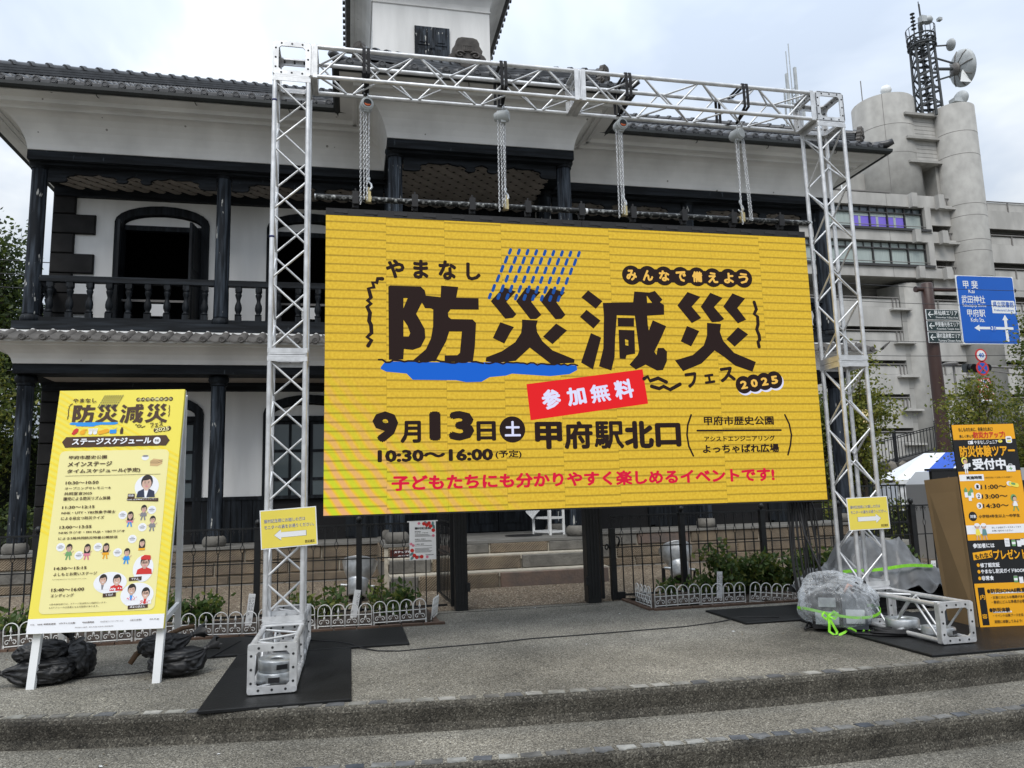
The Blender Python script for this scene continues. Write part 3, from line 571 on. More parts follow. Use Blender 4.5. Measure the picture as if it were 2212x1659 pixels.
# ------------------------------------------------------------------ ground
def edge1(x): return 4.645 + (x-3.0)**2/48.0
def edge2(x): return 4.085 + (x-2.8)**2/48.0
def make_ground():
    g = MB(); g.add([(-600,-400,-0.36),(700,-400,-0.36),(700,900,-0.36),(-600,900,-0.36)], [(0,1,2,3)])
    structure('park_ground', g, mat('park_ground_soil', (0.13, 0.12, 0.095), 0.95, var=0.4, scale=0.3, bump=0.3, bscale=6))
    g = MB(); g.add([(-30,-30,-0.34),(30,-30,-0.34),(30,8,-0.34),(-30,8,-0.34)], [(0,1,2,3)])
    structure('plaza_paving', g, M['asphalt'])
    xs = [-11+0.25*i for i in range(93)]
    def step(name, ef, z, drop, back, pal):
        s = MB(); n = len(xs); r = random.Random(3)
        prof = [(0.0, -drop), (0.012, -drop+0.05), (0.0, -0.035), (0.006, -0.012), (0.025, 0.0)]
        vs = []
        for x in xs:
            j = r.uniform(-.006, .006)
            for a, b in prof: vs.append((x, ef(x)+a+j*(1 if b > -0.04 else .4), z+b))
        k = len(prof)
        fs = []; 
        for i in range(n-1):
            for q in range(k-1): fs.append((i*k+q, (i+1)*k+q, (i+1)*k+q+1, i*k+q+1))
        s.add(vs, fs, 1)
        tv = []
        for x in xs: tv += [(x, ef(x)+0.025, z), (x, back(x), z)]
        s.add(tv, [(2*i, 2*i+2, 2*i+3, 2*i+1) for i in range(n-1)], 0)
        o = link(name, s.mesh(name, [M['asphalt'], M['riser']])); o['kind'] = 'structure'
        # small squared stones let in along the edge
        sm = []
        for t in range(6):
            b = MB(); w, d = 0.105+0.004*(t%3), 0.060
            j = lambda: rnd.uniform(-.008, .008)
            lo = [(-w/2+j(), 0.0+j()), (-w/6, -0.004+j()), (w/2+j(), 0.0+j()), (w/2+j(), d+j()), (0, d+j()), (-w/2+j(), d+j())]
            m_ = len(lo); up = [(x*.93, .004+y*.93) for x, y in lo]
            b.add([(x, y, -0.012) for x, y in lo]+[(x, y, 0.0035) for x, y in up], [tuple(range(m_, 2*m_))]+[(i, (i+1)%m_, m_+(i+1)%m_, m_+i) for i in range(m_)])
            cc = pal[t]
            sm.append(b.mesh('edge_stone', mat('edge_stone_%s_%d' % (name, t), cc, 0.8, var=0.45, scale=14, bump=0.3, bscale=60)))
        x = -3.4
        while x < 6.6:
            sl = (ef(x+.05)-ef(x-.05))/0.1
            link('edge_stone', rnd.choice(sm), o, (x, ef(x)+0.030, z+0.001), (0, 0, math.atan(sl)+rnd.uniform(-.05, .05)))
            x += 0.132+rnd.uniform(-.006, .008)
        return o
    step('terrace', edge1, 0.0, 0.17, lambda x: 9.0, [(.17,.165,.15),(.11,.113,.118),(.36,.35,.32),(.145,.14,.128),(.25,.245,.22),(.19,.182,.16)])
    step('lower_step', edge2, -0.17, 0.17, lambda x: edge1(x)+0.02, [(.115,.125,.14),(.16,.165,.17),(.33,.33,.31),(.065,.075,.092),(.22,.222,.215),(.14,.14,.135)])
    g = MB(); g.add([(-11,9,-.0),(12,9,0),(12,27,0),(-11,27,0)], [(0,1,2,3)]); structure('terrace_rear', g, M['asphalt'])
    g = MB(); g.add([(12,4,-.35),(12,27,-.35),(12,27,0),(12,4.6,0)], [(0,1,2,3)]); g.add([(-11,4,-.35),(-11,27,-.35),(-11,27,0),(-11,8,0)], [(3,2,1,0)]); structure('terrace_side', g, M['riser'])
    a = MB()
    a.add([(-7.5,8.36,0.004),(9,8.36,0.004),(9,9.66,0.062),(-7.5,9.66,0.062),(-7.5,11.6,0.066),(9,11.6,0.066)], [(0,1,2,3),(3,2,5,4)])
    structure('gravel_apron', a, M['gravel'])
    d = MB(); d.box(0.9, 2.7, 8.20, 8.215, -0.004, 0.003); structure('drain_slot', d, M['hole'])
    def bed(x0, x1):
        b = MB(); n = 20; r = random.Random(5); vs = []
        for i in range(n+1):
            for y, z in ((7.64,0.012),(7.8,0.05),(8.1,0.06),(8.45,0.03)): vs.append((x0+(x1-x0)*i/n, y, z+r.uniform(-.012,.02)))
        b.add(vs, [(i*4+j, (i+1)*4+j, (i+1)*4+j+1, i*4+j+1) for i in range(n) for j in range(3)])
        o = structure('flower_bed', b, M['soil'])
        bm_ = MB(); bm_.box(-0.10, 0.10, -0.035, 0.035, -0.03, 0.016); me = bm_.mesh('brick', M['brick'])
        x = x0+0.1
        while x < x1:
            link('brick', me, o, (x, 7.56+rnd.uniform(-.006,.006), 0.004), (0, 0, rnd.uniform(-.04,.04))); x += 0.21
        for k in range(4):
            link('brick', me, o, ((x1+0.02 if x0 < 0 else x0-0.02), 7.68+0.21*k, 0.004), (0, 0, pi/2+rnd.uniform(-.04,.04)))
    bed(-5.6, 0.80); bed(3.06, 7.6)
make_ground()
def litter():
    r = random.Random(31); mb = MB()
    for k in range(150):
        x = r.uniform(-3, 6); y = r.uniform(4.15, 8.2); z = (0.002 if y > edge1(x)+.05 else -.168) if y > edge2(x)+.05 else -.338
        if abs(y-edge1(x)) < .06: continue
        s = r.uniform(.006, .016); a = r.uniform(0, 6.3); n = 4
        b = len(mb.v); mb.v += [(x+s*cos(a+2*pi*i/n)*(1 if i % 2 else .5), y+s*sin(a+2*pi*i/n)*(1 if i % 2 else .5), z+.004*r.random()) for i in range(n)]; mb.f.append(tuple(b+i for i in range(n))); mb.m.append(0 if k % 3 else 1); mb.sm.append(False)
    o = link('leaf_litter', mb.mesh('leaf_litter', [mat('dry_leaf', (.16,.11,.05), .8, var=.5, scale=20), M['paper']])); o['kind'] = 'stuff'; o['label'] = 'small fallen leaves and paper scraps on the paving'
litter()
# ------------------------------------------------------------------ memorial hall
YW = 12.4          # veranda wall
YB = 11.4          # front of the beams
YC = 11.62         # column line
PX0, PX1 = 0.62, 3.15   # porch columns
PYB, PYC = 10.27, 10.47
hall = thing('memorial_hall', 'black and white timber hall with tiled roof, verandas and white tower, behind the fence', 'building', (1.9, 11.4, 0))
COLX = [-4.43, -1.89, 5.69, 8.25]

def ring_loft(mb, rect, prof, mi=0, closed=True, smooth=False):
    x0, x1, y0, y1 = rect; rings = []
    for d, z in prof: rings.append([(x0-d,y0-d,z),(x1+d,y0-d,z),(x1+d,y1+d,z),(x0-d,y1+d,z)])
    vs = [p for r in rings for p in r]; fs = []
    for i in range(len(rings)-1):
        for j in range(4): fs.append((4*i+j, 4*i+(j+1)%4, 4*i+4+(j+1)%4, 4*i+4+j))
    mb.add(vs, fs, mi, smooth)

def hall_plinth():
    b = MB()
    b.box(-4.55, 0.44, 11.46, 25, -0.05, 0.565); b.box(3.34, 8.42, 11.46, 25, -0.05, 0.565); b.box(0.44, 3.34, 10.26, 25, -0.05, 0.575)
    part('plinth', b, M['mortar'], hall)
    f = MB(); f.box(-4.62, 0.42, 11.40, 13, 0.566, 0.60); f.box(3.36, 8.48, 11.40, 13, 0.566, 0.60); f.box(0.42, 3.36, 10.24, 13, 0.576, 0.612)
    part('veranda_floor', f, M['concrete'], hall)
    # sandstone blocks, one object each
    cache = {}
    def stone(x0, x1, y, z0, z1, dep=0.10, m=None, back=False):
        w = round(x1-x0, 2); h = round(z1-z0, 3); mm = m or rnd.choice([M['stone']]*4+[M['stonegrey'], M['stonered']])
        k = (w, h, mm.name, dep)
        if k not in cache:
            t = MB(); c = 0.012
            jj = [rnd.uniform(-.006,.006) for _ in range(8)]
            fr = [(-w/2+c+jj[0],-c*.6,-h/2+c),(w/2-c+jj[1],-c*.6,-h/2+c+jj[2]),(w/2-c,-c*.6,h/2-c+jj[3]),(-w/2+c+jj[4],-c*.6,h/2-c)]
            md = [(-w/2,c,-h/2),(w/2,c,-h/2),(w/2,c,h/2),(-w/2,c,h/2)]; bk = [(x,dep,z) for x,_,z in md]
            t.add(fr+md+bk, [(0,1,2,3)]+[(a+4,(a+1)%4+4,(a+1)%4,a) for a in range(4)]+[(a+8,(a+1)%4+8,(a+1)%4+4,a+4) for a in range(4)])
            cache[k] = t.mesh('stone', mm)
        link('stone', cache[k], hall, ((x0+x1)/2, y+rnd.uniform(-.006,.004), (z0+z1)/2))
    def course(x0, x1, y, z0, z1, lens, m=None):
        x = x0; i = 0
        while x < x1-0.02:
            w = lens[i % len(lens)]; i += 1; e = x+w
            if x1-e < 0.3: e = x1
            stone(x+0.008, e-0.008, y, z0, z1, m=m); x = e
    for x0, x1 in ((-4.6, 0.42), (3.36, 8.46)):
        course(x0, x1, 11.43, 0.395, 0.562, [1.05, 0.9, 1.2]); course(x0, x1, 11.43, 0.212, 0.380, [0.7, 1.1, 0.95, 1.0])
        course(x0, x1, 11.43, 0.085, 0.197, [1.0, 0.8, 1.15]); course(x0, x1, 11.41, -0.03, 0.078, [1.3, 1.1], M['stonegrey'])
    for y, z0, z1, ln, m in ((9.66, 0.03, 0.243, [0.36,1.02,1.5], None), (9.95, 0.258, 0.428, [0.55,1.18,1.2], None), (10.24, 0.443, 0.574, [0.28,0.62,0.46,0.82,0.7], None)):
        i = 0; x = 0.48
        for w in ln:
            stone(x+0.008, min(x+w, 3.32)-0.008, y, z0, z1, dep=0.3, m=M[['stone','stonegrey','stone','stonered','stonegrey'][(i+int(y*10)) % 5]]); x += w; i += 1
    t = MB()
    for y, z in ((9.67, 0.243), (9.96, 0.428)): t.box(0.48, 3.32, y+.01, y+0.30, z-0.05, z+0.013)
    t.box(0.49, 3.31, 9.70, 10.4, 0.0, 0.225); t.box(0.49, 3.31, 9.99, 10.4, 0.2, 0.41)
    part('step_mortar', t, M['mortar'], hall)
    for y0, zz in ((10.3, 0.39), (10.75, 0.39), (11.15, 0.39)):
        pass
    # the cheek of the porch beside the stairs
    for x in (0.44, 3.34):
        s = MB()
        for k in range(3):
            s2 = MB(); z0 = 0.03+0.185*k
            s2.box(x-0.05 if x < 1 else x, x if x < 1 else x+0.05, 10.30, 11.40, z0, z0+0.175)
            part('stone', s2, M['stone' if k != 1 else 'stonegrey'], hall)
hall_plinth()

def column_mesh(z0, z1, r, fl, base):
    b = MB(); n = 36 if fl else 18; fu = 0.09 if fl else 0.0
    prof = [(r*1.0, z0), (r*1.03, z0+0.02)] + [(r*(1-0.03*t), z0+0.02+(z1-z0-0.04)*t) for t in (0.25,0.5,0.75,1.0)]+[(r*1.0, z1-0.015), (r*0.9, z1)]
    b.lathe(prof, n=n, flute=fu, smooth=not fl)
    return b.mesh('column', M['blackcol'])
def ball_mesh(r, h, m, name):
    b = MB(); b.lathe([(r*.82,0),(r*.95,h*.12),(r,h*.4),(r*.98,h*.65),(r*.85,h*.9),(r*.70,h)], n=20); return b.mesh(name, m)
def hall_columns():
    ce = {}
    def col(x, y, z0, z1, r, fl, kind):
        k = (round(z1-z0,3), r, fl)
        if k not in ce: ce[k] = column_mesh(0, z1-z0, r, fl, kind)
        o = link('column', ce[k], hall, (x, y, z0)); return o
    nb = ball_mesh(0.135, 0.12, M['black'], 'column_base'); sb = ball_mesh(0.165, 0.15, M['stonegrey'], 'column_base')
    cap = MB(); cap.lathe([(0.10,0),(0.118,0.004),(0.118,0.022),(0.105,0.030),(0.125,0.045),(0.146,0.085),(0.142,0.125),(0.115,0.15)], n=20); cp = cap.mesh('capital', M['black'])
    def full(x, y, r, fl, zf, up=True):
        o = col(x, y, zf+0.145, 2.90, r, fl, 's'); link('column_base', sb, o, (0,0,-0.147)) if False else link('column_base', sb, hall, (x, y, zf)); link('capital', cp, hall, (x, y, 2.898))
        o = col(x, y, 3.915, 6.085, r, fl, 'b'); link('column_base', nb, hall, (x, y, 3.80)); link('capital', cp, hall, (x, y, 6.075))
    for x in COLX: full(x, YC, 0.106, False, 0.60)
    for x in (0.62, 3.15): full(x, YC, 0.106, False, 0.60)
    for x in (PX0, PX1): full(x, PYC, 0.106, True, 0.612)
hall_columns()

def hall_beams():
    def beam(x0, x1, y0, y1, z0, z1):
        b = MB(); b.box(x0, x1, y0, y1, z0, z1); part('beam', b, M['blackh'], hall)
    # upper and lower beams of the wings, then of the porch
    for z0, z1 in ((6.155, 6.29), (3.05, 3.18)):
        beam(-4.53, 0.50, YB, YC+0.14, z0, z1); beam(3.26, 8.36, YB, YC+0.14, z0, z1)
        beam(0.498, 3.262, PYB, PYC+0.14, z0, z1); beam(0.498, 0.74, PYC+0.143, YB-0.003, z0, z1); beam(3.02, 3.262, PYC+0.143, YB-0.003, z0, z1)
        beam(-4.53, -4.30, YC+0.143, 24.5, z0, z1); beam(8.13, 8.36, YC+0.143, 24.5, z0, z1)
    b = MB()
    for x0, x1, y in ((-4.45, 0.55, YC-0.13), (3.22, 8.30, YC-0.13), (0.56, 3.20, PYC-0.13)): b.box(x0, x1, y, y+0.26, 6.118, 6.152)
    part('beam_moulding', b, M['blackh'], hall)
    # dark head beam on the wall behind the veranda
    for x0, x1 in ((-4.48, 0.6), (3.2, 8.3)):
        beam(x0, x1, YW-0.10, YW-0.003, 5.98, 6.12); beam(x0, x1, YW-0.10, YW-0.003, 2.93, 3.06)
    # cusped frieze boards
    def frieze(xa, xb, y, z1, drop):
        L = xb-xa; s = L/2.3
        half = [(0,0),(0.0,-drop),(0.16,-drop),(0.23,-drop+0.012),(0.26,-drop+0.05),(0.235,-drop+0.075),(0.27,-drop+0.105),(0.33,-drop+0.11),(0.36,-drop+0.135),(0.43,-drop+0.13),(0.52,-drop+0.125),(0.60,-drop+0.13),(0.66,-drop+0.152),(0.72,-drop+0.125),(0.80,-drop+0.115),(0.84,-drop+0.125),(0.90,-drop+0.10),(0.93,-drop+0.07),(0.90,-drop+0.055),(0.94,-drop+0.035),(1.0,-drop+0.03),(1.05,-drop+0.045),(1.07,-drop+0.08),(1.035,-drop+0.095),(1.08,-drop+0.125),(1.15,-drop+0.15)]
        pts = [(xa+a*s, z1+b) for a, b in half]+[(xb-a*s, z1+b) for a, b in half[::-1][1:]]
        mb = MB(); loop = pts[::-1]
        # wind counter-clockwise seen from the front
        ar = sum(loop[i][0]*loop[(i+1)%len(loop)][1]-loop[(i+1)%len(loop)][0]*loop[i][1] for i in range(len(loop)))
        if ar < 0: loop = loop[::-1]
        mb.prism(loop, y, y+0.045); part('frieze_board', mb, M['blackh'], hall)
    for xa, xb in ((-4.32,-2.0),(-1.78,0.5),(3.27,5.58),(5.80,8.14)): frieze(xa, xb, YC-0.02, 6.117, 0.21)
    frieze(0.74, 3.03, PYC-0.02, 6.117, 0.21)
    # ceilings of diagonal slats over a dark board
    def ceiling(x0, x1, y0, y1, z, name):
        b = MB(); b.box(x0, x1, y0, y1, z+0.03, z+0.05); part('ceiling_board', b, M['dark'], hall)
        s = MB(); p = 0.165; w = 0.112; D = y1-y0
        for sg, zz in ((1, 0.0), (-1, 0.012)):
            x = x0-D
            while x < x1+D:
                a, c = x, x+sg*D
                # clip to the ceiling rectangle
                def cl(xx): return min(max(xx, x0), x1)
                ya, yc = y0, y1
                if sg > 0: xs_, xe = max(a, x0), min(c, x1); ya, yc = y0+(xs_-a), y0+(xe-a)
                else: xs_, xe = min(a, x1), max(c, x0); ya, yc = y0+(a-xs_), y0+(a-xe)
                if abs(xs_-xe) > 0.03 and (xe-xs_)*sg > 0: s.bar((xs_, ya, z+zz), (xe, yc, z+zz), w, 0.010)
                x += p*1.414
        o = part('ceiling_lattice', s, M['lattice'], hall, stuff=True)
    ceiling(-4.3, 0.5, YC+0.15, YW-0.11, 6.09, 'a'); ceiling(3.3, 8.1, YC+0.15, YW-0.11, 6.09, 'b'); ceiling(0.76, 3.0, PYC+0.15, YW-0.11, 6.09, 'c')
    for x0, x1, y0 in ((-4.3,0.5,YC+0.15),(3.3,8.1,YC+0.15),(0.76,3.0,PYC+0.15)):
        b = MB(); b.box(x0, x1, y0, YW-0.11, 3.06, 3.09); part('ceiling_board', b, M['lattice'], hall)
hall_beams()

def hall_balcony():
    # veranda floor fascia, rails, turned balusters
    bal = MB()
    bal.box(-.043,.043,-.043,.043,0.0,0.075)
    bal.lathe([(.030,.075),(.050,.085),(.050,.10),(.030,.11),(.036,.13),(.050,.165),(.053,.20),(.046,.245),(.030,.29),(.027,.31),(.032,.34),(.046,.385),(.048,.405),(.034,.425),(.048,.435),(.048,.448),(.030,.455)], n=10)
    bal.box(-.043,.043,-.043,.043,0.452,0.524)
    bm_ = bal.mesh('baluster', M['black'])
    def bay(xa, xb, y):
        b = MB(); b.box(xa, xb, y-0.05, y+0.05, 4.408, 4.495); part('handrail', b, M['blackh'], hall)
        b = MB(); b.box(xa, xb, y-0.06, y+0.06, 3.80, 3.884); part('bottom_rail', b, M['blackh'], hall)
        n = max(2, round((xb-xa)/0.275))
        for i in range(n): link('baluster', bm_, hall, (xa+(xb-xa)*(i+0.5)/n, y, 3.884), (0,0,rnd.uniform(-.03,.03)))
    for xa, xb in ((-4.33,-1.99),(-1.79,0.52),(3.25,5.59),(5.79,8.15)): bay(xa, xb, YC)
    bay(PX0+0.1, PX1-0.1, PYC)
    # returns at the two ends
    for x in (-4.43, 8.25):
        b = MB(); b.box(x-0.05, x+0.05, YC+0.1, YW, 4.408, 4.495); part('handrail', b, M['blackh'], hall)
        for k in range(2): link('baluster', bm_, hall, (x, YC+0.3+0.27*k, 3.884))
    f = MB(); f.box(-4.60, 0.46, 11.44, YW, 3.66, 3.797); f.box(3.30, 8.42, 11.44, YW, 3.66, 3.797); f.box(0.462, 3.298, 10.31, YW, 3.66, 3.797)
    part('balcony_fascia', f, M['blackh'], hall)
hall_balcony()

def arch_pts(cx, hw, zs, rise, n=12):
    """from the right springing over the top to the left springing"""
    return [(cx+hw*cos(pi*i/n), zs+rise*sin(pi*i/n)) for i in range(n+1)]
def hall_walls():
    # white walls, one panel per storey and side, with arched openings; each opening is a window part
    def wall(x0, x1, z0, z1, ops, y=YW):
        outer = [(x0,z0),(x1,z0),(x1,z1),(x0,z1)]
        loops = [outer]+[[(cx-hw,zb),(cx-hw,zs)]+arch_pts(cx,hw,zs,ri)[::-1][1:-1]+[(cx+hw,zs),(cx+hw,zb)] for cx,hw,zb,zs,ri in ops]
        flat = [p for l in loops for p in l]; mb = MB()
        mb.add([(x,y,z) for x,z in flat], tess_fix(loops)); part('wall', mb, M['plaster'], hall)
        for l in loops[1:]:      # reveals
            mb = MB(); n = len(l); mb.add([(x,y,z) for x,z in l]+[(x,y+0.16,z) for x,z in l], [(i,(i+1)%n,n+(i+1)%n,n+i) for i in range(n)]); part('reveal', mb, M['black'], hall)
    def window(cx, hw, zb, zs, ri, open_, y=YW):
        o_ = [(cx-hw-0.125,zb),(cx-hw-0.125,zs+0.02)]+arch_pts(cx,hw+0.125,zs+0.02,ri+0.11)[::-1][1:-1]+[(cx+hw+0.125,zs+0.02),(cx+hw+0.125,zb),(cx+hw,zb),(cx+hw,zs)]+arch_pts(cx,hw,zs,ri)[1:-1]+[(cx-hw,zs),(cx-hw,zb)]
        m = MB(); loop = o_[::-1]
        m.prism(loop, y-0.035, y+0.02)
        w = part('window', m, M['black'], hall)
        t = MB(); lp = arch_pts(cx, hw, zs-0.02, ri); t.prism([(x,z) for x,z in lp], y+0.06, y+0.08); part('lunette', t, M['plaster'], w)
        t = MB(); t.box(cx-hw, cx+hw, y+0.03, y+0.12, zs-0.09, zs-0.01); part('transom', t, M['black'], w)
        if open_:
            for sg in (-1, 1):
                t = MB(); xh = cx+sg*hw
                # open panelled leaf turned outwards
                a = Vector((xh-sg*0.01, y-0.02)); d = Vector((-sg*0.05, -0.42)).normalized()
                for k, (q0, q1, th, zz0, zz1) in enumerate(((0,0.46,0.036,zb,zs-0.1),(0.07,0.39,0.052,zb+0.12,(zb+zs)/2-0.08),(0.07,0.39,0.052,(zb+zs)/2+0.06,zs-0.22))):
                    p = a+d*q0; q = a+d*q1
                    t.bar((p.x,p.y,(zz0+zz1)/2), (q.x,q.y,(zz0+zz1)/2), th, zz1-zz0)
                part('shutter', t, M['black'], w)
        else:
            for sg in (-1, 1):
                t = MB(); x0 = cx+(0.015 if sg > 0 else -hw); x1 = cx+(hw if sg > 0 else -0.015)
                for fx in (x0, (x0+x1)/2-0.02, x1-0.04): t.box(fx, fx+0.04, y+0.07, y+0.11, zb, zs-0.1)
                for k in range(5): zz = zb+(zs-0.14-zb)*k/4; t.box(x0, x1, y+0.072, y+0.108, zz, zz+0.045)
                part('sash', t, M['black'], w)
                t = MB(); t.box(x0+.01, x1-.01, y+0.088, y+0.092, zb, zs-0.1); part('pane', t, M['glass'], w)
        return w
    WX = (-2.92, -0.64, 4.43, 6.70)
    for xs, x0, x1 in (((-2.92,-0.64), -4.19, 0.62), ((4.43,6.70), 3.18, 8.01)):
        wall(x0, x1, 3.80, 6.14, [(c,0.575,3.85,5.60,0.17) for c in xs])
        wall(x0, x1, 1.26, 3.10, [(c,0.575,1.26,2.56,0.19) for c in xs])
        b = MB(); n = int((x1-x0)/0.16)
        for i in range(n):
            xa = x0+(x1-x0)*i/n
            if all(abs(xa+.08-c) > 0.62 for c in xs):
                q = MB(); q.box(xa, x0+(x1-x0)*(i+1)/n-0.008, YW-0.025, YW+0.02, 0.61, 1.245); part('plank', q, M['black'], hall)
        b = MB(); b.box(x0, x1, YW+0.021, YW+0.05, 0.6, 1.26); part('wainscot_backing', b, M['dark'], hall)
        b = MB(); b.box(x0, x1, YW-0.04, YW-0.002, 1.246, 1.30); part('dado_rail', b, M['black'], hall)
    for cx in WX:
        w = window(cx, 0.575, 3.85, 5.60, 0.17, True)
        for k in (0,):
            t = MB(); t.box(cx-0.57, cx+0.57, YW+0.02, YW+0.035, 4.35, 4.385); part('barrier_bar', t, M['railgrey'], w)
            t = MB(); t.box(cx-0.14, cx+0.12, YW-0.01, YW-0.004, 4.12, 4.31); part('notice_sheet', t, M['paper'], w)
        window(cx, 0.575, 0.64, 2.56, 0.19, False)
    # centre of both storeys: dark doors
    for z0, z1 in ((0.61, 3.1), (3.8, 6.14)):
        b = MB(); b.box(0.62, 3.18, YW, YW+0.05, z0, z1); part('door_wall', b, M['black'], hall)
        for k in range(4):
            d = MB(); x0 = 0.92+0.49*k; d.box(x0, x0+0.47, YW-0.03, YW-0.002, z0+0.02, z0+2.0); dd = part('door', d, M['black'], hall)
            for zz in (0.15, 0.75, 1.35):
                q = MB(); q.box(x0+0.08, x0+0.39, YW-0.045, YW-0.031, z0+zz, z0+zz+0.48); part('door_panel', q, M['black'], dd)
    # dark rooms behind the openings
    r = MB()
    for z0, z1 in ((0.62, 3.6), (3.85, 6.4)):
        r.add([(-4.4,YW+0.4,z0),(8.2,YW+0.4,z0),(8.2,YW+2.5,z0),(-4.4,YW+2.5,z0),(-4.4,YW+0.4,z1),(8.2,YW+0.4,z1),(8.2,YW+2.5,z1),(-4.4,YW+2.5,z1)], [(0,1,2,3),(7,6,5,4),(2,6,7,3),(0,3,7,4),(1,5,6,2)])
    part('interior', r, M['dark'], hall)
    # side and rear walls
    s = MB(); s.box(-4.45, -4.40, YW+0.05, 24.4, 0.6, 6.3); s.box(8.22, 8.27, YW+0.05, 24.4, 0.6, 6.3); s.box(-4.4, 8.22, 24.35, 24.4, 0.6, 6.3)
    part('side_wall', s, M['plaster'], hall)
    # corner quoins
    ca = {}
    def quoin(x0, x1, z0, z1):
        k = (round(x1-x0,2), round(z1-z0,3))
        if k not in ca:
            w, h = k; t = MB(); c = 0.014
            fr = [(c,-0.03,c),(w-c,-0.03,c),(w-c,-0.03,h-c),(c,-0.03,h-c)]; md = [(0,-0.012,0),(w,-0.012,0),(w,-0.012,h),(0,-0.012,h)]; bk = [(x,0.3,z) for x,_,z in md]
            t.add(fr+md+bk, [(0,1,2,3)]+[(a+4,(a+1)%4+4,(a+1)%4,a) for a in range(4)]+[(a+8,(a+1)%4+8,(a+1)%4+4,a+4) for a in range(4)])
            ca[k] = t.mesh('quoin_block', M['quoin'])
        link('quoin_block', ca[k], hall, (x0, YW-0.03, z0))
    for lvl, n, h in ((3.81, 7, 0.31), (0.61, 8, 0.302)):
        for i in range(n):
            w = 0.61 if (i % 2) == (1 if lvl > 2 else 0) else 0.315
            if lvl < 2: w = 0.36
            z0 = lvl+i*(h+0.006)
            quoin(-4.50, -4.50+w, z0, z0+h); quoin(8.32-w, 8.32, z0, z0+h)
hall_walls()

